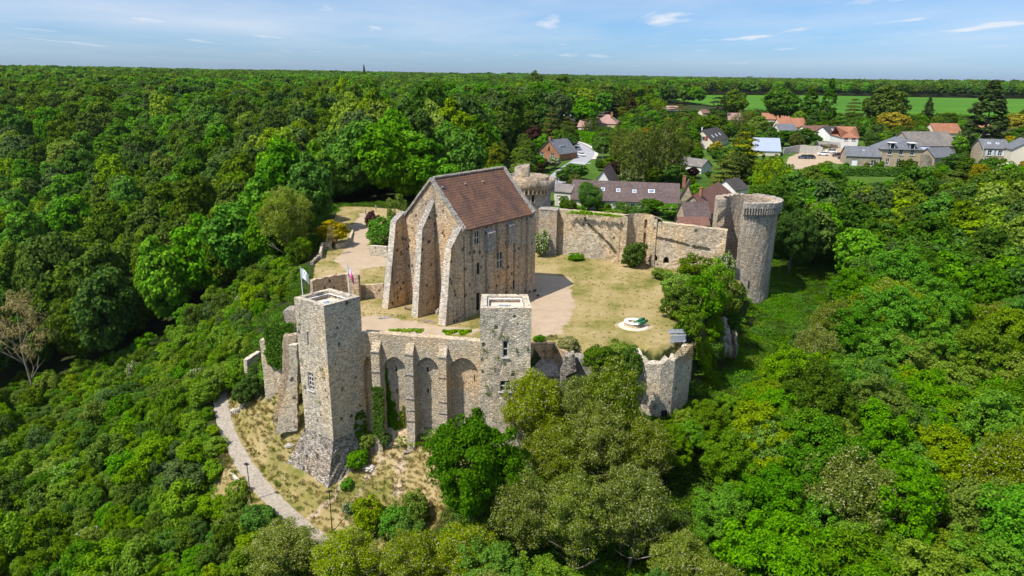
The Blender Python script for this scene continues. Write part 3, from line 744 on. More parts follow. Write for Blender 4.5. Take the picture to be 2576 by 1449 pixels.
mb.build('turret', M['stoneR'], rtw, True)
for i in range(40):
    a = 2 * math.pi * i / 40; cb = MB(); r_ = RR + .33
    cb.box((RT[0] + r_ * math.cos(a), RT[1] + r_ * math.sin(a), 12.75), (0.75, 0.30, 0.95), a); cb.build('corbel', M['stoneR'], rtw)
for (x, y0, y1, wd) in ((1340.5, 475, 487, 7), (1340.5, 489, 508, 7), (1318, 474, 484, 2.5)):
    P = gy(x, (y0 + y1) / 2, RT[1] - RR - .05); zt_, zb = zat(P, y0), zat(P, y1); wm = wd / 11.5
    ang = math.atan2(P[1] - RT[1], P[0] - RT[0]); ang = -math.acos(max(-1, min(1, (P[0] - RT[0]) / RR)))
    c = RT + (RR + .02) * np.array([math.cos(ang), math.sin(ang)]); rz = ang + math.pi / 2
    f = MB()
    for q in (-1, 1): f.box((c[0] + math.cos(rz) * q * (wm / 2 + .06), c[1] + math.sin(rz) * q * (wm / 2 + .06), (zt_ + zb) / 2), (0.14, 0.3, zt_ - zb + .3), rz)
    for z in (zt_ + .08, zb - .08): f.box((c[0], c[1], z), (wm, 0.3, 0.14), rz)
    fo = f.build('window', M['stoneQ'], rtw); p = MB(); p.box((c[0], c[1], (zt_ + zb) / 2), (wm, 0.2, zt_ - zb), rz); p.build('opening', M['dark'], fo)

# ------------------------------------------------------------------ square towers
def ring_top(mb, poly, t, z, inner_z):
    """flat wall head of thickness t round a convex polygon and the inside faces down to inner_z"""
    poly = [np.asarray(p, float) for p in poly]; k = len(poly); c = sum(poly) / k; ins = []
    for i in range(k):
        a, b, d = poly[i - 1], poly[i], poly[(i + 1) % k]
        e1 = (b - a) / np.linalg.norm(b - a); e2 = (d - b) / np.linalg.norm(d - b)
        n1 = np.array([-e1[1], e1[0]]); n2 = np.array([-e2[1], e2[0]]); q = (n1 + n2) / (1 + n1 @ n2); ins.append(b + q * t)
    for i in range(k):
        j = (i + 1) % k
        mb.quad((*poly[i], z), (*poly[j], z), (*ins[j], z), (*ins[i], z))
        mb.quad((*ins[i], z), (*ins[j], z), (*ins[j], inner_z), (*ins[i], inner_z))
    return ins
def deck(parent, ins, z, skyl):
    m_ = MB(); m_.add([(*p, z) for p in ins], [tuple(range(len(ins)))]); m_.build('roof_deck', M['deck'], parent)
    g = MB(); k = len(ins); c = sum(ins) / k
    for i in range(k):
        a, b = ins[i] + (c - ins[i]) * .07, ins[(i + 1) % k] + (c - ins[(i + 1) % k]) * .07
        g.tube([(*a, z + .55), (*b, z + .55)], .07, 6); g.tube([(*a, z + .02), (*a, z + .56)], .05, 6)
    g.build('guard_rail', M['white'], parent)
    cx_, cy_, w, h, rz = skyl; s = MB(); s.box((cx_, cy_, z + .18), (w, h, .36), rz); so = s.build('skylight', M['zinc'], parent)
    s = MB(); s.box((cx_, cy_, z + .385), (w - .22, h - .22, .05), rz); s.build('pane', M['skyglass'], so)
M['skyglass'] = simple('skylight glass', (0.16, 0.22, 0.30), 0.08, 0.2, spec=0.8)
AL, AC, AR = np.array([-28.3, 84.1]), np.array([-23.55, 80.75]), np.array([-19.9, 84.9]); AB = np.array([-24.75, 88.2]); AZ = 8.0; AJ = -11.0
twa = thing('square_tower', 'taller square tower with flags, wide sloping stone foot and sunlit left face', 'tower', (*(AC * .5 + AB * .5), -18))
mb = MB(); dA = (AC - AL) / np.linalg.norm(AC - AL)
def arect(x0, y0, x1, y1): return krect(AL, dA, x0, y0, x1, y1)
AH = [arect(771.5, 834, 780.5, 871), arect(773, 934.5, 790.5, 985), arect(782.2, 1039, 784.6, 1058), arect(769, 1037, 772, 1046)]
vwall(mb, AL, AC, AJ, AZ, AH, 0.4, 1.0, 0.05, seed=11); vwall(mb, AC, AR, AJ, AZ, (), jit=0.05, seed=12); vwall(mb, AR, AB, AJ, AZ, jit=0.05); vwall(mb, AB, AL, AJ, AZ, jit=0.05)
ins = ring_top(mb, [AL, AC, AR, AB], 0.75, AZ, AZ - 1.1)
mb.build('wall', M['stoneA'], twa)
deck(twa, ins, AZ - 0.95, (-23.6, 83.6, 1.9, 1.25, -0.55))
window(twa, AL, AC, AH[0], 2, 3, M['frame'], M['pane'], 0.2, 0.1, fr=0.1); window(twa, AL, AC, AH[1], 2, 4, M['frame'], M['pane'], 0.2, 0.13, fr=0.12, sill=M['frame'])
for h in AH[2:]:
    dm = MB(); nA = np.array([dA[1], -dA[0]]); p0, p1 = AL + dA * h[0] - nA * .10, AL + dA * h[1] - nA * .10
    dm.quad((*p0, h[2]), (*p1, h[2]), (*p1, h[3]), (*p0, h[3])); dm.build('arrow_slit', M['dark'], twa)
# battered foot
mb = MB(); ZB = -19.2
FL, FC, FR_ = gz(709, 1182, -18.0)[:2], gz(821, 1250, -18.6)[:2], np.array([-19.6, 83.0])
def foot(a0, a1, b0, b1, za, zb0, zb1, nu=9, nv=9, seed=4):
    rg = random.Random(seed); nn = np.cross(np.array([*(b1 - b0), 0.]), np.array([0, 0, 1.])); nn /= np.linalg.norm(nn); base = len(mb.v)
    for j in range(nv + 1):
        for i in range(nu + 1):
            f, g = i / nu, j / nv; p = (a0 * (1 - f) + a1 * f) * (1 - g) + (b0 * (1 - f) + b1 * f) * g; z = za * (1 - g) + (zb0 * (1 - f) + zb1 * f) * g
            k = rg.uniform(-.10, .10) if 0 < i < nu and 0 < j < nv else 0
            mb.v.append((p[0] + nn[0] * k, p[1] + nn[1] * k, z))
    for j in range(nv):
        for i in range(nu):
            q = base + j * (nu + 1) + i; mb.f.append([q + nu + 1, q + nu + 2, q + 1, q]); mb.mi.append(0)
foot(AL, AC, FL, FC, AJ + .03, -18.4, -19.0); foot(AC, AR, FC, FR_, AJ + .03, -19.0, -14.0, seed=5); foot(AB, AL, np.array([-27, 92.]), FL, AJ + .03, -12, -18.4, seed=6)
mb.build('battered_foot', M['stoneB'], twa)
BL, BR, BBR, BBL = np.array([-3.95, 80.8]), np.array([2.5, 81.0]), np.array([2.1, 86.7]), np.array([-4.05, 86.5])
twb = thing('square_tower', 'shorter square tower with two pale windows at right end of arched wall', 'tower', (*((BL + BBR) / 2), -12))
mb = MB(); dB = (BR - BL) / np.linalg.norm(BR - BL)
BH = [krect(BL, dB, 1264.5, 857.5, 1278.5, 899), krect(BL, dB, 1257.5, 958, 1285.5, 985)]
vwall(mb, BL, BR, -13.5, 8.0, BH, 0.4, 1.0, 0.06, seed=13); vwall(mb, BR, BBR, -13.5, 8.0, jit=.05); vwall(mb, BBR, BBL, -13.5, 8.0, jit=.05); vwall(mb, BBL, BL, -13.5, 8.0, jit=.05)
ins = ring_top(mb, [BL, BR, BBR, BBL], 0.8, 8.0, 6.8); mb.build('wall', M['stoneA'], twb)
deck(twb, ins, 7.1, (-0.9, 83.2, 1.7, 1.1, 0.0))
window(twb, BL, BR, BH[0], 1, 2, M['frame'], M['pane'], 0.2, 0.13, fr=0.13, sill=M['frame']); window(twb, BL, BR, BH[1], 2, 2, M['frame'], M['pane'], 0.2, 0.13, fr=0.12, sill=M['frame'])

# ------------------------------------------------------------------ arched front curtain wall
CA, CB = np.array([-19.95, 84.75]), np.array([-3.9, 82.0]); CL = float(np.linalg.norm(CB - CA)); dC = (CB - CA) / CL; nC_ = np.array([dC[1], -dC[0]])
cur = thing('curtain_wall', 'front wall with tall blind arches and thin buttresses between the two square towers', 'wall', (*((CA + CB) / 2), -13))
def CP(s, o, z): q = CA + dC * s + nC_ * o; return (q[0], q[1], z)
def cx(x, y=900): return onplane(x, y, CA, dC)
CT, CZ0 = 3.0, -12.2
mb = MB()
bx_ = [(cx(x0, 900)[0], cx(x1, 900)[0]) for x0, x1 in ((940, 960.5), (1024, 1044), (1106.5, 1127))]
arches = []
for x0, x1, ya, ys in ((895, 939, 896, 925), (966, 1022, 898, 922), (1048, 1104, 899, 922), (1131, 1202, 900, 926)):
    s0, s1 = cx(x0, 950)[0], cx(x1, 950)[0]; arches.append((s0, s1, cx((x0 + x1) / 2, ya)[1], cx(x0, ys)[1]))
DEP = 0.85; cols = []
s = 0.0
for (s0, s1, za, zs) in arches:
    s0 = max(s0, 0.0)
    if s0 > s: cols.append((s, s0, None))
    n = 12
    for i in range(n):
        cols.append((s0 + (s1 - s0) * i / n, s0 + (s1 - s0) * (i + 1) / n, (s0, s1, za, zs)))
    s = s1
cols.append((s, CL, None))
def az(q, A):
    s0, s1, za, zs = A; f = abs((q - (s0 + s1) / 2) / ((s1 - s0) / 2)); return zs + (za - zs) * (max(0, 1 - f ** 1.75)) ** 0.72
for (a, b, A) in cols:
    zl, zr = (CZ0, CZ0) if A is None else (az(a, A), az(b, A))
    k = 10 if A is None else 3
    for j in range(k):
        f0, f1 = j / k, (j + 1) / k
        mb.quad(CP(a, 0, zl + (CT - zl) * f0), CP(b, 0, zr + (CT - zr) * f0), CP(b, 0, zr + (CT - zr) * f1), CP(a, 0, zl + (CT - zl) * f1))
    if A is not None:
        mb.quad(CP(a, -DEP, zl), CP(b, -DEP, zr), CP(b, 0, zr), CP(a, 0, zl))
for A in arches:
    s0, s1, za, zs = A; s0 = max(s0, 0)
    mb.quad(CP(s0, 0, CZ0), CP(s0, -DEP, CZ0), CP(s0, -DEP, zs), CP(s0, 0, zs)); mb.quad(CP(s1, -DEP, CZ0), CP(s1, 0, CZ0), CP(s1, 0, zs), CP(s1, -DEP, zs))
hol = {1: [(1170, 1066, 6), (1172, 1149, 6)], 2: [(1287, 1069, 6), (1289, 1149, 6)], 3: [(1462, 1101, 2.6)]}
slits = [[], [], [], []]
for i, zx, zy0, zy1, wd in ((1, 1210, 955, 1000, 16), (1, 1215, 1143, 1185, 16), (2, 1480, 958, 1002, 17), (2, 1484, 1146, 1184, 17), (3, 1887, 1022, 1086, 9)):
    X0, X1 = 644 + (zx - wd / 2) * .29167, 644 + (zx + wd / 2) * .29167; Y0, Y1 = 644 + zy0 * .29167, 644 + zy1 * .29167
    c0 = CA - nC_ * DEP; a, zt_ = onplane(X0, Y0, c0, dC); b, zb = onplane(X1, Y1, c0, dC); slits[i].append((a, b, zb, zt_))
for i, A in enumerate(arches):
    s0 = max(A[0], 0); c0 = CA - nC_ * DEP
    hs = [(a - s0, b - s0, z0, zz) for a, b, z0, zz in slits[i]]
    vwall(mb, c0 + dC * s0, c0 + dC * A[1], CZ0, A[2] + .05, hs, 0.5, 1.0, 0.03, seed=20 + i)
for k in (0, 1):   # head of the wall, two low parapet steps
    pass
mb.quad(CP(0, 0, CT), CP(CL, 0, CT), CP(CL, -.55, CT), CP(0, -.55, CT)); mb.quad(CP(0, -.55, CT), CP(CL, -.55, CT), CP(CL, -.55, CT - .35), CP(0, -.55, CT - .35))
mb.quad(CP(0, -.55, CT - .35), CP(CL, -.55, CT - .35), CP(CL, -2.0, CT - .35), CP(0, -2.0, CT - .35)); mb.quad(CP(0, -2.0, CT - .35), CP(CL, -2.0, CT - .35), CP(CL, -2.0, -1), CP(0, -2.0, -1))
for i in range(15):  # sloping plinth in the bays
    a, b = CL * i / 15, CL * (i + 1) / 15; mb.quad(CP(a, 1.15, CZ0 - 1.6), CP(b, 1.15, CZ0 - 1.6), CP(b, -DEP + .02, CZ0 + 1.3), CP(a, -DEP + .02, CZ0 + 1.3))
mb.build('wall', M['stoneC'], cur)
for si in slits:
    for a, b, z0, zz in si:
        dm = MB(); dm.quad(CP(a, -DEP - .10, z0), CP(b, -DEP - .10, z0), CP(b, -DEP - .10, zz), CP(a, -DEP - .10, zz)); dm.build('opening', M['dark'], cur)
for i, (a, b) in enumerate(bx_):
    mb = MB(); P_, ztop = 0.95, 0.75
    for j in range(12):
        za, zb = CZ0 - 2.2 + (ztop - CZ0 + 2.2) * j / 12, CZ0 - 2.2 + (ztop - CZ0 + 2.2) * (j + 1) / 12
        pa, pb = P_ + .5 * max(0, 1 - j / 4), P_ + .5 * max(0, 1 - (j + 1) / 4)
        mb.quad(CP(a, pa, za), CP(b, pa, za), CP(b, pb, zb), CP(a, pb, zb)); mb.quad(CP(a, 0, za), CP(a, pa, za), CP(a, pb, zb), CP(a, 0, zb)); mb.quad(CP(b, pa, za), CP(b, 0, za), CP(b, 0, zb), CP(b, pb, zb))
    mb.quad(CP(a, P_, ztop), CP(b, P_, ztop), CP(b, 0, ztop + 1.3), CP(a, 0, ztop + 1.3)); mb.tri(CP(a, 0, ztop), CP(a, P_, ztop), CP(a, 0, ztop + 1.3)); mb.tri(CP(b, P_, ztop), CP(b, 0, ztop), CP(b, 0, ztop + 1.3))
    bo = mb.build('buttress', M['stoneC'], cur)
    cb = MB(); rg = random.Random(i)
    for z in (0.75, -2.1, -5.6, -7.3, -8.9, -10.2):
        cb.box(CP((a + b) / 2, P_ * .5 + .04, z), (b - a + .08, P_ + .12, .14), math.atan2(dC[1], dC[0]))
    cb.build('string_course', M['stoneT'], bo)
# terrace strip behind the wall: low parapet, planted beds, back wall
ter = thing('terrace_wall', 'low dark-topped stone wall closing the planted terrace behind the arched wall', 'wall', (*(CP(8, -5, 0)[:2]), 0))
mb = MB(); q0, q1, q2, q3 = gz(924, 829, .9)[:2], gz(962, 836, .9)[:2], gz(1060, 828, .8)[:2], gz(1207, 825.5, .8)[:2]
freewall(mb, [(*CP(0.2, -4.4, 0)[:2], -.5, 1.5), (*CP(2.3, -3.2, 0)[:2], -.5, 1.2), (*CP(3.6, -2.2, 0)[:2], -.5, 2.2)], .6, .12)
freewall(mb, [(*CP(7.6, -4.2, 0)[:2], -.5, 0.9), (*CP(9.0, -4.8, 0)[:2], -.5, 1.1), (*CP(CL, -4.6, 0)[:2], -.5, 1.1)], .5, .05)
mb.build('wall', M['stoneB'], ter)
mb = MB(); mb.slab(CP(10.8, -2.1, 2.0), CP(11.15, -2.1, 2.0), CP(11.5, -4.3, 1.3), CP(11.1, -4.3, 1.3), .05); mb.build('drain_flashing', M['zinc'], ter)
# ------------------------------------------------------------------ far curtain wall of the courtyard
def thickwall(mb, P0, P1, z0, z1, holes, t, seed, topfn, hdepth=0.9):
    P0, P1 = np.asarray(P0, float), np.asarray(P1, float); d = (P1 - P0) / np.linalg.norm(P1 - P0); n = np.array([d[1], -d[0]]); L = np.linalg.norm(P1 - P0)
    vwall(mb, P0, P1, z0, z1, holes, hdepth, 0.8, 0.07, seed=seed, top=topfn)
    vwall(mb, P1 - n * t, P0 - n * t, z0, z1, (), 0.1, 0.8, 0.05, seed=seed + 1, top=lambda q: topfn(L - q))
    k = max(2, int(round(L / 0.8)))
    for i in range(k):
        a, b = L * i / k, L * (i + 1) / k; A, B = P0 + d * a, P0 + d * b
        mb.quad((*A, topfn(a)), (*B, topfn(b)), (*(B - n * t), topfn(b)), (*(A - n * t), topfn(a)))
    for A, s_ in ((P0, 0), (P1, L)):
        B = A - n * t; q = [(*B, z0), (*A, z0), (*A, topfn(s_)), (*B, topfn(s_))]; mb.quad(*(q if s_ == 0 else q[::-1]))
    return d, n
def ragged(base, amp, seed, slope=0.0):
    rg = random.Random(seed); ph = [rg.uniform(0, 6) for _ in range(4)]
    return lambda s: base + slope * s + amp * (math.sin(s * 1.3 + ph[0]) * .4 + math.sin(s * 3.1 + ph[1]) * .35 + math.sin(s * 6.7 + ph[2]) * .25)
FW = [np.array(p) for p in ((7.6, 140.4), (22.3, 132.35), (27.7, 130.0), (40.0, 124.9))]
far = thing('curtain_wall', 'high ragged stone wall across the far side of the courtyard with round-backed niche', 'wall', (24, 132, 0))
mb = MB(); topA = ragged(9.35, .12, 1, 0.02); d_, n_ = thickwall(mb, FW[0], FW[1], -.4, 9.0, (), 1.7, 31, topA)
def frect(P0, P1, x0, y0, x1, y1):
    d = (P1 - P0) / np.linalg.norm(P1 - P0); a, zt_ = onplane(x0, y0, P0, d); b, zb = onplane(x1, y1, P0, d); return (a, b, zb, zt_)
FH = [frect(FW[2], FW[3], 1641.5, 640, 1653, 657), frect(FW[2], FW[3], 1669.5, 645.5, 1681.5, 664)]
topB = ragged(9.0, .15, 2, -0.03); thickwall(mb, FW[2], FW[3], -.6, 8.8, FH, 1.7, 33, topB)
# niche: seven straight pieces round a half circle, piers at both ends
c_ = (FW[1] + FW[2]) / 2; rad = float(np.linalg.norm(FW[2] - FW[1])) / 2 - .35; d_ = (FW[2] - FW[1]) / np.linalg.norm(FW[2] - FW[1]); n_ = np.array([d_[1], -d_[0]])
tn = ragged(10.1, .1, 5)
arc = [c_ - d_ * rad * math.cos(math.pi * i / 8) - n_ * rad * .85 * math.sin(math.pi * i / 8) for i in range(9)]
FN = []
for i in range(8):
    hs = []
    if i == 4:
        L = np.linalg.norm(arc[5] - arc[4]); hs = [(L * .2, L * .8, 7.0, 8.9), (L * .2, L * .8, 3.9, 6.3)]
    vwall(mb, arc[i], arc[i + 1], -.4, 10.0, hs, 0.7, 0.8, 0.03, seed=40 + i, top=tn)
    o0, o1 = c_ + (arc[i] - c_) * 1.55, c_ + (arc[i + 1] - c_) * 1.55
    mb.quad((*arc[i], tn(0)), (*arc[i + 1], tn(1)), (*o1, tn(1) - .5), (*o0, tn(0) - .5)); mb.quad((*o1, -.4), (*o0, -.4), (*o0, tn(0) - .5), (*o1, tn(1) - .5))
    if hs:
        dd = (arc[5] - arc[4]) / L; nn = np.array([dd[1], -dd[0]]); FN = [(arc[4] + dd * h[0] - nn * .66, arc[4] + dd * h[1] - nn * .66, h[2], h[3]) for h in hs]
for e, sg in ((arc[0], -1), (arc[8], 1)):
    ea, eb = (e + d_ * sg * 0.62 + n_ * .25, e + n_ * .25)
    a, b = (ea, eb) if sg < 0 else (eb, ea)
    vwall(mb, a, b, -.4, 9.7, (), 0.1, .5, .08, seed=50 + sg, top=ragged(9.6, .2, 5 + sg)); vwall(mb, b, b - n_ * 1.9, -.4, 9.7, step=.8); vwall(mb, a - n_ * 1.9, a, -.4, 9.7, step=.8)
    mb.quad((*a, 9.6), (*b, 9.6), (*(b - n_ * 1.9), 9.6), (*(a - n_ * 1.9), 9.6))
mb.build('wall', M['stoneF'], far)
for h in FH:
    d = (FW[3] - FW[2]) / np.linalg.norm(FW[3] - FW[2]); nn = np.array([d[1], -d[0]]); p0, p1 = FW[2] + d * h[0] - nn * .86, FW[2] + d * h[1] - nn * .86
    q = MB(); q.quad((*p0, h[2]), (*p1, h[2]), (*p1, h[3]), (*p0, h[3])); q.build('opening', M['dark'], far)
    q = MB(); mid = FW[2] + d * (h[0] + h[1]) / 2; w = h[1] - h[0]
    for s_ in (-1, 1):  # corner pieces that round the head
        q.add([(*(mid + d * s_ * w / 2 - nn * .05), h[3] - .45), (*(mid + d * s_ * w / 2 - nn * .05), h[3]), (*(mid + d * s_ * w * .1 - nn * .05), h[3])], [(0, 1, 2)])
    q.build('arch_head', M['stoneF'], far)
for p0, p1, za, zb in FN:
    q = MB(); q.quad((*p0, za), (*p1, za), (*p1, zb), (*p0, zb)); q.build('opening', M['stoneK'], far)
def ledge(P0, P1, px, seed, mat, name):
    d = (P1 - P0) / np.linalg.norm(P1 - P0); n = np.array([d[1], -d[0]]); rg = random.Random(seed); q = MB(); pts = [onplane(x, y, P0, d) for x, y in px]
    for (a0, z0), (a1, z1_) in zip(pts[:-1], pts[1:]):
        k = max(1, int(math.hypot(a1 - a0, z1_ - z0) / .4))
        for i in range(k):
            f = (i + .5) / k; a, z = a0 + (a1 - a0) * f, z0 + (z1_ - z0) * f
            if rg.random() < .15: continue
            c = P0 + d * a + n * .05; q.box((c[0], c[1], z), (rg.uniform(.3, .55), .34, rg.uniform(.16, .4)), math.atan2(d[1], d[0]))
    q.build(name, mat, far)
M['mossy'] = stone('mossy ledge', [(0.07, 0.07, 0.04), (0.13, 0.11, 0.07), (0.20, 0.17, 0.12)], (0.1, 0.09, 0.06), 3.5, 0.3, 0, 0.3, moss=0.8)
ledge(FW[0], FW[1], [(1470, 545), (1478, 562), (1505, 585), (1535, 615), (1549, 634)], 3, M['mossy'], 'stair_scar')
ledge(FW[2], FW[3], [(1645, 594), (1690, 603), (1740, 617), (1785, 625)], 4, M['mossy'], 'ledge')
pier = thing('wall_turret', 'square stone pier projecting from the far wall beside the round tower', 'pier', (7.3, 139, 0))
mb = MB(); pq = [np.array(p) for p in ((5.3, 138.75), (9.0, 137.75), (9.6, 140.6), (6.0, 141.8))]
for i in range(4): vwall(mb, pq[i], pq[(i + 1) % 4], -.4, 9.45, (), jit=.04, seed=60 + i)
mb.add([(*p, 9.45) for p in pq], [(0, 1, 2, 3)]); mb.build('wall', M['stoneR'], pier)
mb = MB(); c = sum(pq) / 4; mb.prism([c + (p - c) * 1.04 for p in pq], 9.46, 9.62); mb.build('coping', M['stoneT'], pier)

# ------------------------------------------------------------------ broken round tower at the right
TC = np.array([45.0, 130.6]); RO, RI, TZ = 5.9, 4.3, 13.7
rt2 = thing('ruined_tower', 'roofless round tower split open on its left side with a ring of corbels', 'tower', (*TC, -5))
mb = MB(); rg = random.Random(8)
def arcwall(mb, c, ro, ri, z0, topf, a0, a1, n, nz, seed, batter=0.0, ragend=0.0):
    rg = random.Random(seed); base = len(mb.v); per = 2 * (nz + 1)
    for i in range(n + 1):
        f = i / n
        for side, r in ((0, ro), (1, ri)):
            for j in range(nz + 1):
                e = 0
                if i in (0, n): e = rg.uniform(-ragend, ragend)
                a = R(a0 + (a1 - a0) * f + e); zt_ = topf(math.degrees(a) % 360); z = z0 + (zt_ - z0) * j / nz
                rr = r + (batter * max(0, 1 - (z - z0) / 5.0) if side == 0 else 0) + rg.uniform(-.04, .04)
                mb.v.append((c[0] + rr * math.cos(a), c[1] + rr * math.sin(a), z))
    for i in range(n):
        A, B = base + i * per, base + (i + 1) * per; q = nz + 1
        for j in range(nz):
            mb.f.append([A + j, B + j, B + j + 1, A + j + 1]); mb.mi.append(0); mb.f.append([B + q + j, A + q + j, A + q + j + 1, B + q + j + 1]); mb.mi.append(0)
        mb.f.append([A + nz, B + nz, B + q + nz, A + q + nz]); mb.mi.append(0)
    for A, fl in ((base, 0), (base + n * per, 1)):
        for j in range(nz):
            f = [A + j + 1, A + j + nz + 2, A + j + nz + 1, A + j]; mb.f.append(f[::-1] if fl else f); mb.mi.append(0)
rag = {}
def topT(a):
    k = int(a / 4); rag.setdefault(k, random.Random(k).uniform(-.22, .18)); return TZ + rag[k]
arcwall(mb, TC, RO, RI, -8, topT, 244, 552, 70, 14, 3, 0.35, 2.6)
arcwall(mb, TC, RO, RI, -8, lambda a: 0.5 + 2.0 * abs(math.sin(a * .11)), 190, 246, 12, 5, 4, 0.35)
mb.build('wall', M['stoneR'], rt2)
mb = MB(); arcwall(mb, TC, RO + .62, RO - .55, TZ - .75, lambda a: TZ + .18 + random.Random(int(a)).uniform(-.1, .1), 246, 420, 60, 1, 6); mb.build('parapet', M['stoneT'], rt2)
for i in range(40):
    a = R(248 + i * 4.3); cb = MB(); r_ = RO + .3
    cb.box((TC[0] + r_ * math.cos(a), TC[1] + r_ * math.sin(a), TZ - 1.35), (.62, .22, 1.15), a); cb.build('corbel', M['stoneT'], rt2)
for (x, y0, y1) in ((1881.5, 704.5, 721.5),):
    P = gy(x, (y0 + y1) / 2, 125.0); f = MB(); f.box((P[0], 124.75, P[2]), (.22, .3, 1.3)); f.build('arrow_slit', M['dark'], rt2)

# ------------------------------------------------------------------ walls at the left flank
def wall_thing(label, pts, t, mat, jag=.12, name='stone_wall', cat='wall', seed=3):
    o = thing(name, label, cat, ((pts[0][0] + pts[-1][0]) / 2, (pts[0][1] + pts[-1][1]) / 2, min(p[2] for p in pts)))
    mb = MB(); freewall(mb, pts, t, jag, seed); mb.build('wall', mat, o); return o
def top3(x, y, z, zb): q = gz(x, y, z); return (q[0], q[1], zb, z)
wall_thing('tall angled stone wall standing right behind the flagged square tower', [top3(782, 704, 4.6, -4), top3(868, 687, 4.6, -.5), top3(903, 692, 4.4, -.5)], .8, M['stoneK'], .12)
wall_thing('low stone wall joining the back of the flagged tower court to the keep', [top3(903, 714, 2.4, -.5), top3(935, 716, 2.2, -.5), top3(966, 713, 2.6, -.5)], .7, M['stoneK'], .12)
iv = wall_thing('broken gate pier half covered in ivy left of the flagged tower', [(-37.6, 95.6, -13.5, -2.4), (-35.6, 95.4, -13, -2.5), (-31.8, 94.0, -12, -2.2)], 1.3, M['stoneA'], .15)
wall_thing('small pale parapet on the stepped terrace left of the ivy pier', [top3(616, 905, -9.0, -12), top3(651, 884, -8.6, -12)], .8, M['stoneQ'], .05)
def outline(label, pts, Y0, th, mat, name='ruined_buttress', cat='ruined wall', jit=.12, seed=1):
    """upright slab of masonry: outline in the plane y = Y0, extruded back by th, edges roughened"""
    rg = random.Random(seed); P = [gy(x, y, Y0) for x, y in pts]; Q = []
    for a, b in zip(P, P[1:] + P[:1]):
        k = max(1, int(np.linalg.norm(b - a) / .6))
        for i in range(k): Q.append(a + (b - a) * i / k + np.array([rg.uniform(-jit, jit), 0, rg.uniform(-jit, jit)]))
    o = thing(name, label, cat, (Q[0][0], Y0, min(q[2] for q in Q))); mb = MB(); n = len(Q)
    mb.add([tuple(q) for q in Q] + [(q[0], q[1] + th, q[2]) for q in Q], [tuple(range(n))[::-1] if False else tuple(range(n)), tuple(range(n, 2 * n))[::-1]] + [(i, n + i, n + (i + 1) % n, (i + 1) % n) for i in range(n)])
    mb.build('wall', mat, o); return o
outline('tall leaning ruined buttress farther left of the flagged tower', [(711, 846), (745, 843), (748, 1060), (690, 1100), (684, 1092), (688, 1045), (700, 990), (712, 930)], 89.5, 1.0, M['stoneK'], seed=2)
outline('ruined buttress leaning against left side of the flagged tower', [(727, 870), (747, 868), (748, 1085), (690, 1092), (700, 1050), (717, 985), (730, 925)], 86.6, .8, M['stoneA'], seed=3)
outline('grey broken lump of masonry above the ivy pier', [(712, 783), (722, 777), (742, 780), (744, 820), (728, 822), (714, 808)], 97.0, 2.0, M['stoneT'], jit=.2, seed=4)
# walls along the approach path
wall_thing('long low wall along the left edge of the upper approach path', [(*gz(899, 543, .9)[:2], -.6, 1.0), (*gz(880, 600, .9)[:2], -.6, 1.0), (*gz(866, 610, .9)[:2], -.6, 1.0), (*gz(846, 616, .9)[:2], -1.5, 1.0)], .45, M['stoneA'], .04)
wall_thing('square stone retaining wall below the bushes beside the keep', [(*gz(931, 642, 0)[:2], -.4, 2.1), (*gz(976, 646, 0)[:2], -.4, 2.1)], .8, M['stoneA'], .05)
wall_thing('short wall with dark railing by the bend of the approach path', [(*gz(806, 645, .5)[:2], -3, 1.4), (*gz(812, 620, .5)[:2], -2, 1.4), (*gz(832, 620, .5)[:2], -1, 1.3)], .45, M['stoneA'], .05)
wall_thing('low wall edging the shrubs under the approach path', [(*gz(785, 665, 0)[:2], -3, .6), (*gz(805, 648, 0)[:2], -3, .7)], .6, M['stoneB'], .1)
# ------------------------------------------------------------------ right front: small terrace, walls and the ruined corner turret
tb = thing('stone_wall', 'small walled terrace in the shadow beside the two-window square tower', 'wall', (5, 86, -9))
mb = MB(); freewall(mb, [(2.5, 88.2, -9, .35), (6.0, 88.6, -9, .3), (7.9, 85.6, -10, -.1)], .45, .05); freewall(mb, [(2.5, 84.4, -11, -3.0), (5.4, 84.6, -11, -3.1), (8.4, 83.6, -11, -3.2)], .7, .1); mb.build('wall', M['stoneK'], tb)
mb = MB(); mb.slab((2.55, 84.5, -2.9), (7.8, 84.4, -2.9), (6.1, 88.3, -2.0), (2.55, 88.1, -2.0), .2); mb.build('roof_deck', M['stoneT'], tb)
wall_thing('broad broken wall top right of the small shaded terrace', [(7.4, 86.9, -11, -.5), (9.6, 86.0, -11, -.6), (12.8, 85.4, -11, -1.3), (14.2, 85.3, -11, -2.2)], 1.7, M['stoneT'], .15)
outline('stepped ruined buttress sloping down from the broken wall top', [(1422, 895), (1446, 893), (1452, 932), (1438, 942), (1424, 945), (1424, 1020), (1404, 1020), (1410, 930)], 83.6, 1.6, M['stoneB'], seed=7)
wt = wall_thing('ruined rounded corner turret below the well lawn', [(16.9, 90.2, -9, -.5), (17.2, 88.4, -10.5, -.45), (17.6, 86.9, -10.8, -.7), (18.6, 85.9, -10.8, -1.0), (20.3, 85.5, -10.8, -.9), (21.9, 85.9, -10.8, -.55), (23.0, 86.9, -10.8, -.5), (24.2, 88.6, -10.5, -.6), (25.2, 90.2, -10, -.2)], 1.3, M['stoneA'], .38, 'ruined_turret', 'turret')
mb = MB(); P = gy(1731, 957, 89.6); mb.box((P[0], 89.9, (P[2] - 1.2) / 2 - .2), (.55, .6, abs(P[2] + 1.2)), .6); mb.build('pillar', M['stoneT'], wt)
mb = MB(); P = gy(1669, 1043, 85.2); mb.box((P[0], 84.95, P[2]), (.7, .5, 1.5)); mb.build('doorway', M['dark'], wt)
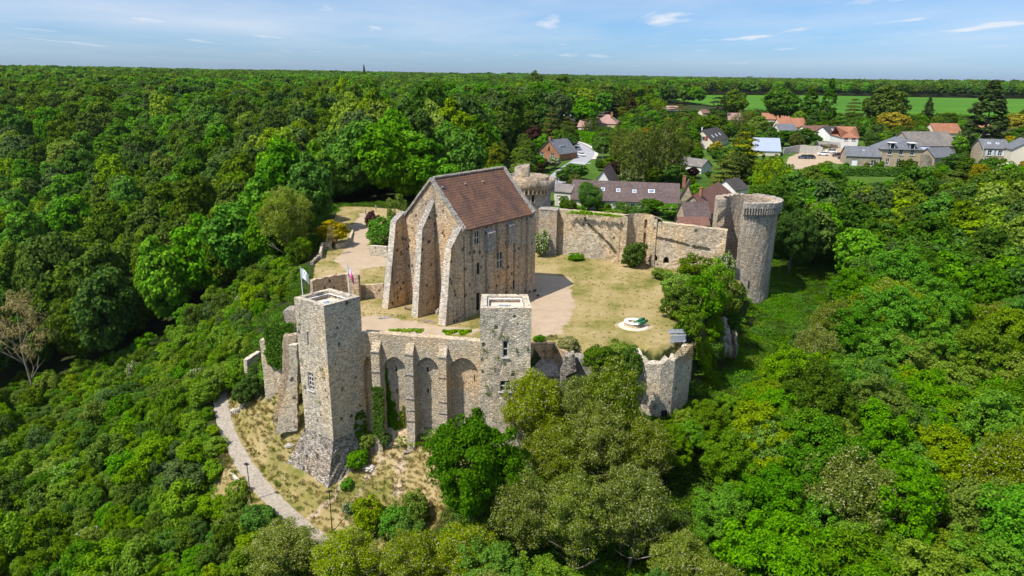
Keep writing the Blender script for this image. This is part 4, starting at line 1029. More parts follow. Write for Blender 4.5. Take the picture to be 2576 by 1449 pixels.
def rock(label, c, size, seed, mat, n=4):
    import bmesh
    from mathutils import noise as mn
    bm = bmesh.new(); bmesh.ops.create_icosphere(bm, subdivisions=n, radius=1)
    for v in bm.verts:
        p = v.co.copy(); k = 1 + .35 * mn.noise(p * 1.3 + Vector((seed, 0, 0))) + .18 * mn.noise(p * 3.7 + Vector((0, seed, 0))) + .08 * mn.noise(p * 9)
        v.co = Vector((p.x * size[0], p.y * size[1], p.z * size[2])) * k
    me = bpy.data.meshes.new('rock'); bm.to_mesh(me); bm.free(); me.materials.append(mat); o = bpy.data.objects.new('rock', me); COL.objects.link(o); o.location = c
    tag(o, label, 'rock'); return o
M['rock'] = stone('bare rock', [(0.16, 0.15, 0.13), (0.26, 0.24, 0.21), (0.34, 0.31, 0.27)], (0.2, 0.18, 0.16), .7, 0.2, 0, .5, moss=.3, flat=1)
rock('dark rock face under the bushes at the ditch edge', (*gz(1812, 862, -5)[:2], -4.4), (1.5, 2.4, 3.4), 3, M['rock'])
rock('pale tilted rock slab at the ditch edge', (*gz(1842, 872, -7)[:2], -6.6), (.6, 1.8, 2.4), 5, M['rock'])
rock('white rock breaking out of the mound slope', (*hit(932, 1178)[:2], hit(932, 1178)[2]), (.9, .7, .5), 7, M['stoneQ'], 3)
rock('long pale boulder in the grass left of tower foot', (*hit(731, 1122)[:2], hit(731, 1122)[2] + .1), (.8, .3, .35), 9, M['stoneQ'], 3)
rock('boulder at the foot of the right keep buttress', (*gz(1102, 790, 0)[:2], .3), (.35, .3, .6), 11, M['stoneT'], 3)
# ------------------------------------------------------------------ small things of the courtyard
wl = np.array([18.35, 96.55])
well = thing('well', 'round stone well with pale rim on the courtyard lawn', 'well', (*wl, 0))
mb = MB(); mb.lathe((*wl, 0), [(1.34, -.1), (1.30, .62), (.86, .62), (.84, -.6), (0, -.6)], 36, jit=.02); mb.build('shaft', M['stoneF'], well, True)
mb = MB(); mb.lathe((*wl, 0), [(.83, .64), (1.38, .64), (1.42, .70), (1.38, .82), (.86, .82), (.83, .64)], 36, jit=.01); mb.build('rim', M['white'], well, True)
mb = MB(); mb.lathe((*wl, 0), [(0, -.3), (.84, -.3)], 24); mb.build('dark_disc', M['dark'], well)  # solid near-black disc across the shaft
mb = MB(); mb.lathe((*wl, 0), [(2.25, -.05), (2.2, .05), (1.3, .06)], 36, jit=.05); mb.build('paving', M['sandstone'] if 'sandstone' in M else M['deck'], well)
M['green'] = simple('green canvas', (0.018, 0.13, 0.05), 0.55, 0.25, 3.0)
for i, off in enumerate((-.22, .25)):
    lab = ('green canvas roll leaning on the well rim, the one nearer the hole', 'green canvas roll leaning on the well rim, the outer lower one')[i]
    c = wl + np.array([1.0 + off * .8, -.35 - off]); o = thing('canvas_roll', lab, 'canvas roll', (*c, .5), 0, 'green canvas rolls on the well')
    a = np.array([c[0] - .75, c[1] - .55, .78 - i * .12]); b = np.array([c[0] + .85, c[1] + .75, .98 - i * .15])
    mb = MB(); mb.tube([a, a * .7 + b * .3, a * .3 + b * .7, b], [.22, .26, .26, .22], 14); mb.build('roll', M['green'], o, True)
    for f in (.3, .72):
        s_ = MB(); p = a + (b - a) * f; u_ = (b - a) / np.linalg.norm(b - a) * .05; s_.tube([p - u_, p + u_], .272, 14, False); s_.build('strap', M['black'], o)
def barrier(loc, rz, tilt, label):
    o = thing('crowd_barrier', label, 'barrier', loc, rz, 'steel crowd barriers stacked at the lawn corner'); o['local'] = 1; o.rotation_euler = (tilt, 0, rz)
    f = MB(); w, h = 2.3, 1.0
    f.tube([(-w / 2, 0, .1), (-w / 2, 0, h), (w / 2, 0, h), (w / 2, 0, .1), (-w / 2, 0, .12)], .035, 6, False); f.build('frame', M['steel'], o)
    b = MB()
    for i in range(1, 16): b.tube([(-w / 2 + w * i / 16, 0, .12), (-w / 2 + w * i / 16, 0, h)], .02, 5, False)
    b.build('bars', M['steel'], o)
    for s_ in (-.8, .8):
        q = MB(); q.tube([(s_, -.3, 0), (s_, 0, .1), (s_, .3, 0)], .03, 5, False); q.build('foot', M['steel'], o)
bq = gz(1706, 860, 0)
bl = ['steel crowd barrier standing at the front of the stack', 'steel crowd barrier leaning second in the stack', 'steel crowd barrier leaning third in the stack', 'steel crowd barrier lying flat on top of the stack', 'steel crowd barrier lying flat lower in the stack', 'steel crowd barrier lying flat at the back of the stack']
for i in range(3): barrier((bq[0] - .1 + i * .08, bq[1] - .3 + i * .16, 0), .18, R(-14), bl[i])
for i in range(3): barrier((bq[0] - .1 + i * .1, bq[1] + .7 + .08 * i, 1.02 - .07 * i), .16 + .03 * i, R(-78), bl[3 + i])
def cloth(P, w, h, seed, nu=14, nv=10, droop=.9):
    rg = random.Random(seed); vs = []; fs = []
    for j in range(nv + 1):
        for i in range(nu + 1):
            f, g = i / nu, j / nv
            x = w * f * (1 - .35 * f); z = -h * g - droop * f ** 1.3; y = .16 * math.sin(f * 7 + g * 2) * f + .05 * math.sin(g * 9 + f * 3) * f
            vs.append((P[0] + x, P[1] + y, P[2] + z))
    for j in range(nv):
        for i in range(nu): q = j * (nu + 1) + i; fs.append((q, q + nu + 1, q + nu + 2, q + 1))
    return vs, fs, nu, nv
M['flagw'] = simple('white flag cloth', (0.78, 0.79, 0.80), 0.8, 0.04); M['flagp'] = simple('crimson flag cloth', (0.62, 0.10, 0.22), 0.8, 0.05); M['flagg'] = simple('grey-green print', (0.16, 0.26, 0.22), 0.8, 0.1)
for (x, y, yt_, lab, k) in ((761.5, 742, 672, 'white flag with green print flying on left corner of the flagged tower', 0), (878.5, 741, 668, 'crimson and white flag drooping on right corner of the flagged tower', 1)):
    P = gz(x, y, AZ); zt_ = zat(P, yt_); o = thing('flag', lab, 'flag', (P[0], P[1], AZ))
    mb = MB(); mb.tube([(P[0], P[1], AZ - .6), (P[0], P[1], zt_)], [.06, .045], 8); mb.build('flagpole', M['white'], o)
    mb = MB(); mb.lathe((P[0], P[1], zt_), [(.0, -.02), (.08, .0), (.08, .08), (0, .12)], 8); mb.build('finial', M['steel'], o)
    vs, fs, nu, nv = cloth((P[0] + .05, P[1], zt_ - .1), 1.35 if k == 0 else 1.0, 1.35 if k == 0 else 1.3, k, droop=.95 if k == 0 else 1.6)
    mb = MB(); mb.add(vs, fs)
    for i in range(len(mb.f)):
        r_, c_ = divmod(i, nu)
        if k == 0: mb.mi[i] = 1 if ((c_ - 5.5) ** 2 / 4 + (r_ - 2.5) ** 2 / 4 < 1 and (c_ + r_) % 3) or (9 < c_ < 12 and r_ in (5, 6, 7) and (c_ * r_) % 2) else 0
        else: mb.mi[i] = 1 if c_ > 4 or r_ > 6 else 0
    mb.build('cloth', [M['flagw'], M['flagg'] if k == 0 else M['flagp']], o, True)
def lamp(P, ytop, label, rz):
    zt_ = zat(P, ytop); h = zt_ - P[2]; o = thing('street_lamp', label, 'street lamp', P, rz, 'lamp posts on the footpath'); o['local'] = 1
    mb = MB(); mb.tube([(0, 0, -.2), (0, 0, .9), (0, 0, .92), (0, 0, h - .35)], [.10, .10, .065, .05], 10); mb.build('post', M['black'], o)
    mb = MB(); mb.tube([(0, 0, h - .36), (0, 0, h - .12)], [.05, .14], 8); mb.box((.08, 0, h - .06), (.62, .40, .1)); mb.build('lamp_head', M['black'], o)
    mb = MB(); mb.box((.1, 0, h - .115), (.44, .28, .02)); mb.build('lens', M['white'], o)
lamp(hit(632, 1262), 1167, 'black lamp post standing on the left edge of the footpath', 2.6); lamp(hit(836, 1338), 1235, 'black lamp post standing on the bare slope below the tower corner', .4)
# steps up the mound with hand rail
st0, st1 = gz(583, 1038, -16.4), gz(704, 972, -11.2)
sto = thing('stairs', 'narrow stone steps climbing the mound beside the hedge', 'stairs', st0); mb = MB(); k = 26; dd = (st1 - st0)[:2] / np.linalg.norm((st1 - st0)[:2]); rz = math.atan2(dd[1], dd[0])
for i in range(k):
    p = st0 + (st1 - st0) * (i + .5) / k; mb.box((p[0], p[1], max(p[2], z1(p[0], p[1]) + .25) - .35), (.5, 1.1, 1.0), rz)
mb.build('steps', M['stoneQ'], sto); mb = MB(); nn = np.array([-dd[1], dd[0]]) * .62
mb.tube([(*(st0[:2] + nn), st0[2] + 1.0), (*(st1[:2] + nn), st1[2] + 1.05)], .035, 6)
for i in range(7): p = st0 + (st1 - st0) * i / 6; mb.tube([(p[0] + nn[0], p[1] + nn[1], p[2] - .4), (p[0] + nn[0], p[1] + nn[1], p[2] + 1.0)], .03, 5)
mb.build('hand_rail', M['wood'], sto)
wall_thing('low white kerb wall between hedge and footpath', [(*hit(585, 1192)[:2], -20.3, -18.1), (*hit(600, 1212)[:2], -20.5, -18.4), (*hit(616, 1232)[:2], -21, -18.9)], .35, M['stoneQ'], .03)
def bench(P, rz, label):
    o = thing('bench', label, 'bench', P, rz); o['local'] = 1
    mb = MB(); mb.box((0, 0, .45), (1.7, .42, .07)); mb.build('seat', M['wood'], o)
    for s_ in (-.65, .65): mb = MB(); mb.box((s_, 0, .2), (.12, .36, .42)); mb.build('leg', M['stoneT'], o)
bench(gz(1028, 780, 0), -.5, 'plain wooden bench between the two left keep buttresses')
def plate(P, sx, sy, rz, label, mat):
    o = thing('drain_cover', label, 'drain cover', P, rz); o['local'] = 1
    mb = MB(); mb.box((0, 0, .03), (sx, sy, .06)); mb.build('frame', M['stoneT'], o); mb = MB(); mb.box((0, 0, .075), (sx - .2, sy - .2, .03)); mb.build('lid', mat, o)
plate(gz(1070, 807, 0), 1.3, .9, -.5, 'grey drain cover in the lawn, left of the pair', M['wood']); plate(gz(1087, 811, 0), 1.2, .9, -.5, 'grey drain cover in the lawn by the right keep buttress', M['wood'])
plate(gz(982, 798, 0), .9, .7, .2, 'small dark drain cover on the sandy strip', M['wood']); plate(gz(963, 799, 0), 1.4, 1.2, .3, 'larger grey slab beside the sandy strip', M['stoneT'])
p = hit(1024, 1136); plate((p[0], p[1], p[2] + .05), 1.1, .9, .1, 'framed drain cover in the grass under the arched wall', M['stoneB'])
for (x, y, lab) in ((1346, 737, 'black floodlight on the gravel by the right keep corner'), (1353, 750, 'small floodlight on the gravel, farther from the keep corner')):
    P = gz(x, y, 0); o = thing('floodlight', lab, 'floodlight', P, .5); o['local'] = 1
    mb = MB(); mb.tube([(0, 0, 0), (0, 0, .35)], .05, 6); mb.build('stand', M['wood'], o); mb = MB(); mb.box((0, 0, .48), (.42, .22, .3)); mb.build('lamp_head', M['black'], o)
# ------------------------------------------------------------------ village
M['roofbrown'] = tiles('brown concrete tiles', [(0.085, 0.062, 0.058), (0.13, 0.095, 0.088), (0.165, 0.125, 0.115)], 0.30, 0.4, 0.7, linedark=0.45)
M['roofgrey'] = tiles('grey slates', [(0.10, 0.105, 0.12), (0.145, 0.15, 0.165), (0.19, 0.195, 0.21)], 0.26, 0.4, 0.3, linedark=0.75)
M['roofold'] = tiles('old grey-brown slates', [(0.12, 0.11, 0.105), (0.17, 0.155, 0.145), (0.22, 0.20, 0.185)], 0.28, 0.4, 0.3, stains=(0.24, 0.20, 0.16), linedark=0.75)
M['rooforange'] = tiles('orange clay tiles', [(0.24, 0.095, 0.05), (0.34, 0.15, 0.085), (0.42, 0.21, 0.125)], 0.28, 0.35, 0.4)
M['roofpink'] = tiles('pink tiles', [(0.30, 0.17, 0.14), (0.37, 0.22, 0.185), (0.42, 0.27, 0.23)], 0.28, 0.4, 0.4)
M['roofdark'] = tiles('dark tiles', [(0.05, 0.045, 0.043), (0.075, 0.066, 0.06), (0.10, 0.088, 0.08)], 0.28, 0.4, 0.4)
M['roofred'] = tiles('red-brown tiles', [(0.15, 0.075, 0.055), (0.20, 0.10, 0.075), (0.25, 0.135, 0.10)], 0.28, 0.4, 0.5)
M['metalroof'] = simple('blue-grey sheet metal roof', (0.34, 0.39, 0.50), 0.45, 0.05, 0.6, metal=0.2)
M['cream'] = simple('cream render', (0.64, 0.57, 0.45), 0.9, 0.07, 0.7, streak=0.15); M['rendwhite'] = simple('white render', (0.72, 0.70, 0.66), 0.9, 0.06, 0.6, streak=0.35)
M['ochre'] = simple('ochre render', (0.42, 0.33, 0.21), 0.9, 0.14, 0.8, streak=0.3); M['concrete'] = simple('stained concrete', (0.40, 0.37, 0.33), 0.9, 0.15, 0.6, streak=0.5)
M['villstone'] = stone('village rubble stone', [(0.34, 0.29, 0.22), (0.44, 0.385, 0.30), (0.52, 0.46, 0.37), (0.30, 0.25, 0.19)], (0.50, 0.44, 0.35), 2.2, .5, 0, .15)
mt, t = new_mat('red brick'); N = NT(t); pos = N.n("NewGeometry", out="Position")
c = N.ramp(N.math('ADD', N.math('MULTIPLY', N.noise(pos, 5, 2), .5), N.math('MULTIPLY', N.noise(pos, .6, 4), .5)), [(0.35, (0.20, 0.085, 0.045)), (0.5, (0.30, 0.14, 0.075)), (0.65, (0.38, 0.21, 0.12))]); N.finish(c, .9); M['brick'] = mt
M['shred'] = simple('red shutters', (0.28, 0.035, 0.03), .6); M['shblue'] = simple('pale blue shutters', (0.52, 0.62, 0.68), .6); M['teal'] = simple('dark teal door', (0.03, 0.09, 0.11), .5); M['lintel'] = simple('pale lintel', (0.55, 0.50, 0.42), .85)
FOOT_C = []; HOUSES = {}
def house(label, A, B, depth, eave_y, ridge_y, wall, roofm, axis='along', hip=(0, 0), over=.35, wins=(), gwins=(), sky=(), chim=(), name='house', cat='house', z0=None, wallg=None, group=None):
    P0, P1 = hit(*A), hit(*B); zb = min(P0[2], P1[2]) if z0 is None else z0; P0, P1 = P0[:2], P1[:2]
    L = float(np.linalg.norm(P1 - P0)); d = (P1 - P0) / L; n = np.array([d[1], -d[0]])
    ev = zat(P0, eave_y)
    mid = (P0 - n * depth / 2) if axis == 'along' else (P0 + P1) / 2
    rz_ = zat(mid, ridge_y); rz_ = max(rz_, ev + 1.0)
    o = thing(name, label, cat, (*((P0 + P1) / 2 - n * depth / 2), zb), 0, group)
    def P(s_, b, z): q = P0 + d * s_ - n * b; return (q[0], q[1], z)
    FOOT_C.append((*((P0 + P1) / 2 - n * depth / 2), max(L, depth) * .62)); HOUSES[label] = (P0, P1, d, n, zb, ev, rz_, depth, L)
    w = MB(); hs = [(a * L, b * L, zb + c, min(zb + e, ev - .12)) for a, b, c, e, *_ in wins]
    vwall(w, P0, P1, zb - 1.5, ev, hs, .25, 4, 0); ghs = [(depth * (1 - b), depth * (1 - a), zb + c, zb + e) for a, b, c, e, *_ in gwins]
    vwall(w, P1, P1 - n * depth, zb - 1.5, ev, (), .2, 4, 0); vwall(w, P1 - n * depth, P0 - n * depth, zb - 1.5, ev, (), .2, 4, 0); vwall(w, P0 - n * depth, P0, zb - 1.5, ev, [h for h in ghs if h[3] < ev - .1], .2, 4, 0)
    if axis == 'along':
        if not hip[0]: w.tri(P(0, depth, ev), P(0, 0, ev), P(0, depth / 2, rz_))
        if not hip[1]: w.tri(P(L, 0, ev), P(L, depth, ev), P(L, depth / 2, rz_))
    else:
        w.tri(P(0, 0, ev), P(L, 0, ev), P(L / 2, 0, rz_)); w.tri(P(L, depth, ev), P(0, depth, ev), P(L / 2, depth, rz_))
    w.build('wall', wall, o)
    r = MB(); th = .16; t_ = .05
    if axis == 'along':
        sl = (rz_ - ev) / (depth / 2); e = over
        ha, hb = (depth / 2 if hip[0] else 0), (depth / 2 if hip[1] else 0)
        a0, a1 = -over * (1 if not hip[0] else 1), L + over
        R0, R1 = (ha if hip[0] else -over), (L - hb if hip[1] else L + over)
        r.slab(P(a0, -e, ev - e * sl + t_), P(a1, -e, ev - e * sl + t_), P(R1, depth / 2, rz_ + t_), P(R0, depth / 2, rz_ + t_), th)
        r.slab(P(a1, depth + e, ev - e * sl + t_), P(a0, depth + e, ev - e * sl + t_), P(R0, depth / 2, rz_ + t_), P(R1, depth / 2, rz_ + t_), th)
        if hip[0]: r.slab(P(a0, depth + e, ev - e * sl + t_), P(a0, -e, ev - e * sl + t_), P(R0, depth / 2, rz_ + t_), P(R0, depth / 2 + .01, rz_ + t_), th)
        if hip[1]: r.slab(P(a1, -e, ev - e * sl + t_), P(a1, depth + e, ev - e * sl + t_), P(R1, depth / 2 + .01, rz_ + t_), P(R1, depth / 2, rz_ + t_), th)
        def S_(s_, f, k=0): return P(s_, depth / 2 * f - k * 0, ev + (rz_ - ev) * f + t_)
    else:
        sl = (rz_ - ev) / (L / 2); e = over
        r.slab(P(-e, depth + e, ev - e * sl + t_), P(-e, -e, ev - e * sl + t_), P(L / 2, -e, rz_ + t_), P(L / 2, depth + e, rz_ + t_), th)
        r.slab(P(L + e, -e, ev - e * sl + t_), P(L + e, depth + e, ev - e * sl + t_), P(L / 2, depth + e, rz_ + t_), P(L / 2, -e, rz_ + t_), th)
        def S_(s_, f, k=0): return P(L - L / 2 * f, s_, ev + (rz_ - ev) * f + t_)
    ro = r.build('roof', roofm, o)
    for q in chim:
        if axis == 'along': c = P(q[0] * L, depth / 2 + q[1] * depth, 0)
        else: c = P(L / 2 + q[1] * L, q[0] * depth, 0)
        m_ = MB(); m_.box((c[0], c[1], rz_ + .1), (q[2], q[2] * .75, 2 * q[3]), math.atan2(d[1], d[0])); m_.box((c[0], c[1], rz_ + q[3] + .16), (q[2] + .15, q[2] * .75 + .15, .12), math.atan2(d[1], d[0])); m_.build('chimney', q[4] if len(q) > 4 else M['brick'], ro)
    for (s_, f, ww, hh) in sky:
        Ls = L if axis == 'along' else depth; run = math.hypot(depth / 2 if axis == 'along' else L / 2, rz_ - ev); df = hh / run / 2; dw = ww / 2; fr = MB()
        cs = [np.array(S_(s_ * Ls + a * dw, f + b * df)) for a, b in ((-1, -1), (1, -1), (1, 1), (-1, 1))]; nn = np.cross(cs[1] - cs[0], cs[3] - cs[0]); nn /= np.linalg.norm(nn)
        if nn[2] < 0: cs = [cs[1], cs[0], cs[3], cs[2]]; nn = -nn
        fr.slab(*[c + nn * .14 for c in cs], .16); fo = fr.build('skylight', M['white'], o); ct = sum(cs) / 4
        p_ = MB(); p_.slab(*[ct + (c - ct) * .76 + nn * .165 for c in cs], .03); p_.build('pane', M['skyglass'], fo)
    for (a, b, c, e, *rest), h in zip(wins, hs):
        kind = rest[0] if rest else 'win'
        if kind == 'door':
            q = MB(); p0, p1 = P(h[0], .2, 0), P(h[1], .2, 0); q.quad((p0[0], p0[1], h[2]), (p1[0], p1[1], h[2]), (p1[0], p1[1], h[3]), (p0[0], p0[1], h[3])); q.build('door', rest[1] if len(rest) > 1 else M['wood'], o)
            continue
        window(o, P0, P1, h, 2, 2, M['white'], M['pane'], .12, .07, fr=.10, sill=M['lintel'])
        if kind == 'sh':
            for s_ in (-1, 1):
                wd = h[1] - h[0]; x = (h[0] + h[1]) / 2 + s_ * (wd * .76); q = MB(); c_ = P(x, -.05, 0); q.box((c_[0], c_[1], (h[2] + h[3]) / 2), (wd * .46, .06, h[3] - h[2]), math.atan2(d[1], d[0])); q.build('shutter', rest[1], o)
    for (a, b, c, e, *rest), h in zip(gwins, ghs):
        A_, B_ = P0 - n * depth, P0
        window(o, A_, B_, h, 2, 1, M['white'], M['pane'], .12 if h[3] < ev - .1 else -.03, .07, fr=.10)
        if rest:
            g = (B_ - A_) / depth; gn = np.array([g[1], -g[0]])
            for s_ in (-1, 1):
                wd = h[1] - h[0]; x = (h[0] + h[1]) / 2 + s_ * wd * .76; c_ = A_ + g * x + gn * .06; q = MB(); q.box((c_[0], c_[1], (h[2] + h[3]) / 2), (wd * .5, .06, h[3] - h[2]), math.atan2(g[1], g[0])); q.build('shutter', rest[0], o)
    return o
house('very long low house with brown tile roof and four roof windows behind the castle wall', (1437, 524), (1704, 537), 9.5, 499, 452, M['cream'], M['roofbrown'], sky=[(.29, .52, 1.0, 1.1), (.437, .5, 1.0, 1.1), (.59, .48, 1.0, 1.1), (.75, .52, 1.7, 1.1)],
      wins=[(.42, .465, .3, 2.3, 'sh', M['shblue']), (.56, .6, .3, 2.2), (.70, .74, .1, 2.4)])
house('house wing with white gable and brown roof rising behind the long low house', (1489, 478), (1541, 481), 15, 466, 428, M['rendwhite'], M['roofbrown'], axis='across', over=.3)
g = house('small gate shelter with mossy roof over the castle entrance lane', (1393, 517), (1434, 521), 4.5, 479, 461, M['cream'], M['roofold'], wins=[(.18, .86, -.2, 2.9, 'door', M['rendwhite'])], name='gatehouse', cat='gatehouse')
house('stone gabled annex with chimney at the right end of the long low house', (1710, 505), (1742, 507), 8, 493, 460, M['villstone'], M['roofbrown'], axis='across', chim=[(.1, -.3, .9, 1.6)], sky=[(.45, .5, .9, 1.1)])
house('steep-roofed house with red hip end beside the ruined round tower', (1781, 570), (1850, 505), 8.5, 537, 490, M['villstone'], M['roofred'], hip=(0, 1), chim=[(.12, -.1, .9, 1.2)])
house('low outbuilding with dark tiles left of the steep-roofed house', (1721, 585), (1783, 588), 6, 548, 508, M['villstone'], M['roofbrown'], over=.2)
house('lean-to shed with low red roof just above the castle wall', (1707, 592), (1782, 596), 3.4, 566, 546, M['villstone'], M['roofred'], over=.2, name='shed', cat='shed')
house('dark-roofed house end with black tiles behind the steep-roofed house', (1850, 500), (1880, 492), 7, 478, 452, M['rendwhite'], M['roofdark'])
b = house('small red brick house with two white windows facing the lane', (1354, 400), (1407.5, 406), 11, 381, 352, M['brick'], M['roofgrey'], axis='across', chim=[(.04, 0, .9, 1.0)], wins=[(.08, .26, 1.0, 3.0), (.58, .76, 1.0, 3.0)])
h = HOUSES['small red brick house with two white windows facing the lane']
q = MB(); c = (h[0] + h[1]) / 2 + h[3] * .02; q.box((c[0], c[1], h[5] + 1.4), (.7, .12, 1.5), math.atan2(h[2][1], h[2][0])); q.build('attic_window', M['dark'], b)
for s_ in (.28, .72):
    q = MB(); c = h[0] + h[2] * h[8] * s_ - h[3] * 4.5; q.box((c[0], c[1], h[5] + 1.5), (1.6, 3.2, 2.0), math.atan2(h[2][1], h[2][0])); q.build('dormer', M['metalroof'], b)
house('house with steep charcoal roof and white left gable below the wood edge', (1411, 308), (1446, 308), 10, 301, 266, M['rendwhite'], M['roofdark'], sky=[(.3, .35, 1.4, 1.6), (.65, .35, 1.4, 1.6)])
house('grey-roofed house half hidden right of the charcoal-roofed house', (1495, 296), (1528, 297), 9, 288, 262, M['rendwhite'], M['roofbrown'], chim=[(.1, 0, .8, 1)])
house('house with hipped brown-pink roof and big chimney among the trees', (1494, 320), (1549, 322), 11, 309, 287, M['ochre'], M['roofpink'], hip=(1, 1), chim=[(.72, -.2, 1.2, 1.4)])
house('small house with pink gabled roof left of the hipped roof', (1453, 326), (1479, 327), 9, 318, 300, M['cream'], M['roofpink'])
house('house with grey roof corner showing at the wood edge', (1276, 326), (1297, 326), 8, 318, 306, M['rendwhite'], M['roofold'], chim=[(.6, 0, .7, .8)])
house('house with broad tan roof partly behind trees at the wood edge', (1262, 350), (1296, 350), 10, 341, 322, M['rendwhite'], M['roofold'])
house('cream house with red shutters and three roof windows', (1794, 376), (1831, 361), 10.5, 357.5, 327, M['cream'], M['roofdark'], gwins=[(.36, .56, 3.4, 5.2, M['shred'])], sky=[(.22, .4, 1.1, 1.4), (.47, .42, 1.1, 1.4), (.72, .44, 1.1, 1.4)], chim=[(.05, .05, .5, .8, M['white'])])
house('open shed under a large blue-grey metal roof', (1898, 391), (1962, 393), 12, 378, 346, M['cream'], M['metalroof'], name='shed', cat='shed')
house('low house with flat brown roof left of the small white gable', (1650, 424), (1712, 426), 9, 417, 397, M['rendwhite'], M['roofbrown'], chim=[(.95, 0, .6, .8, M['white'])])
house('small house with white gable beside a purple shrub', (1763, 438), (1789, 434), 13, 419, 402, M['rendwhite'], M['roofold'], axis='across')
house('house with pale pink roof standing alone at the field edge', (1835, 306), (1868, 306), 9, 301, 284, M['cream'], M['roofpink'], sky=[(.6, .4, 1.6, 1.4)])
house('long house with plain orange-pink roof near the field', (1917, 306), (1990, 308), 10, 299, 284, M['cream'], M['rooforange'], chim=[(.5, 0, .9, 1)])
house('farmhouse with long mottled orange roof in front of the tall poplars', (1960, 330), (2026, 331), 11, 318, 296, M['cream'], M['rooforange'])
house('small house with grey slate roof in front of the mottled orange roof', (1960, 338), (2003, 338), 8, 327, 311, M['cream'], M['roofgrey'])
house('white house with brown roof and one white dormer in the row', (2033, 352), (2096, 350), 10, 338, 316, M['rendwhite'], M['roofred'], wins=[(.1, .2, .6, 2.4)])
house('white house with charcoal roof and two roof windows in the row', (2088, 356), (2140, 353), 10, 339, 318, M['rendwhite'], M['roofdark'], sky=[(.3, .55, 1.3, 1.2), (.7, .55, 1.3, 1.2)], wins=[(.12, .22, .3, 2.6), (.3, .4, .3, 2.6)])
house('tall white house with bright orange hipped roof at the yard', (2114, 372), (2156, 373), 15, 345, 318, M['rendwhite'], M['rooforange'], hip=(1, 1), wins=[(.15, .38, 3.2, 4.6), (.6, .84, 3.2, 4.6)])
house('low stone wing with slate roof and white garage door at the yard', (2127, 416), (2211, 419), 8, 391, 367, M['villstone'], M['roofgrey'], wins=[(.16, .34, -.1, 2.3, 'door', M['white']), (.74, .90, .2, 2.2)], sky=[(.52, .55, .6, .6)])
tw = house('large ochre three-storey house with slate mansard and two white dormers', (2214, 419), (2313, 421), 11, 373, 343, M['ochre'], M['roofgrey'], hip=(1, 1), over=.5,
   wins=[(.12, .21, .6, 3.0), (.40, .49, .6, 3.0), (.68, .77, .6, 3.0), (.14, .24, 4.3, 6.7), (.42, .52, 4.3, 6.7), (.70, .80, 4.3, 6.7)])
h = HOUSES['large ochre three-storey house with slate mansard and two white dormers']
for s_ in (.22, .72):
    q = MB(); c = h[0] + h[2] * h[8] * s_ - h[3] * .9; rz = math.atan2(h[2][1], h[2][0]); q.box((c[0], c[1], h[5] + .9), (2.0, 2.2, 2.2), rz); dm_ = q.build('dormer', M['roofgrey'], tw)
    q = MB(); q.box((c[0] + h[3][0] * .25, c[1] + h[3][1] * .25, h[5] + 2.05), (2.6, 2.9, .16), rz); q.build('dormer_roof', M['white'], dm_)
    q = MB(); q.box((c[0] + h[3][0] * 1.1, c[1] + h[3][1] * 1.1, h[5] + .95), (1.3, .12, 1.5), rz); q.build('pane', M['pane'], dm_)
    for e in (-.75, .75):
        q = MB(); q.box((c[0] + h[3][0] * 1.12 + h[2][0] * e, c[1] + h[3][1] * 1.12 + h[2][1] * e, h[5] + .95), (.2, .14, 1.7), rz); q.build('frame', M['white'], dm_)
house('big barn with broad weathered slate roof behind the ochre house', (2290, 402), (2403, 400), 14, 367, 331, M['villstone'], M['roofold'], over=.3)
house('small slate-roofed outbuilding with white-edged gable before the barn', (2348, 417), (2400, 412), 7, 395, 372, M['villstone'], M['roofgrey'])
house('narrow lean-to with pale metal roof between the ochre house and the barn', (2314, 410), (2337, 411), 6, 393, 370, M['shred'], M['metalroof'], name='shed', cat='shed')
sh = house('stone house with pale blue shutters and slate roof at the right edge', (2465, 413), (2530, 416), 9, 372, 349, M['villstone'], M['roofgrey'], wins=[(.20, .36, 3.4, 5.4, 'sh', M['shblue']), (.60, .76, 3.4, 5.4, 'sh', M['shblue']), (.12, .28, .2, 2.4, 'sh', M['shblue']), (.56, .68, -.1, 2.5, 'door', M['teal'])], sky=[(.3, .5, 1.0, 1.0), (.62, .5, 1.0, 1.0)])
house('cream gabled house with slate roof cut by the right picture edge', (2536, 424), (2620, 430), 11, 375, 352, M['cream'], M['roofgrey'], axis='across')
house('house with orange roof and two small dormers behind the barn', (2352, 346), (2418, 346), 10, 334, 310, M['cream'], M['rooforange'])
house('grey gabled house with orange roof right of the giant conifer', (2489, 350), (2513, 347), 10, 334, 314, M['concrete'], M['rooforange'], axis='across')
house('far house with pale pink roof at the edge of the bright field', (1676, 279), (1709, 279), 10, 275, 266, M['rendwhite'], M['roofpink'])
house('far house with reddish brown roof beside dark cedars', (1768, 291), (1786, 291), 9, 284, 275, M['cream'], M['roofred'])
house('tiny stone gable left of the blue-shuttered house', (2447, 392), (2466, 392), 5, 383, 373, M['villstone'], M['roofred'])

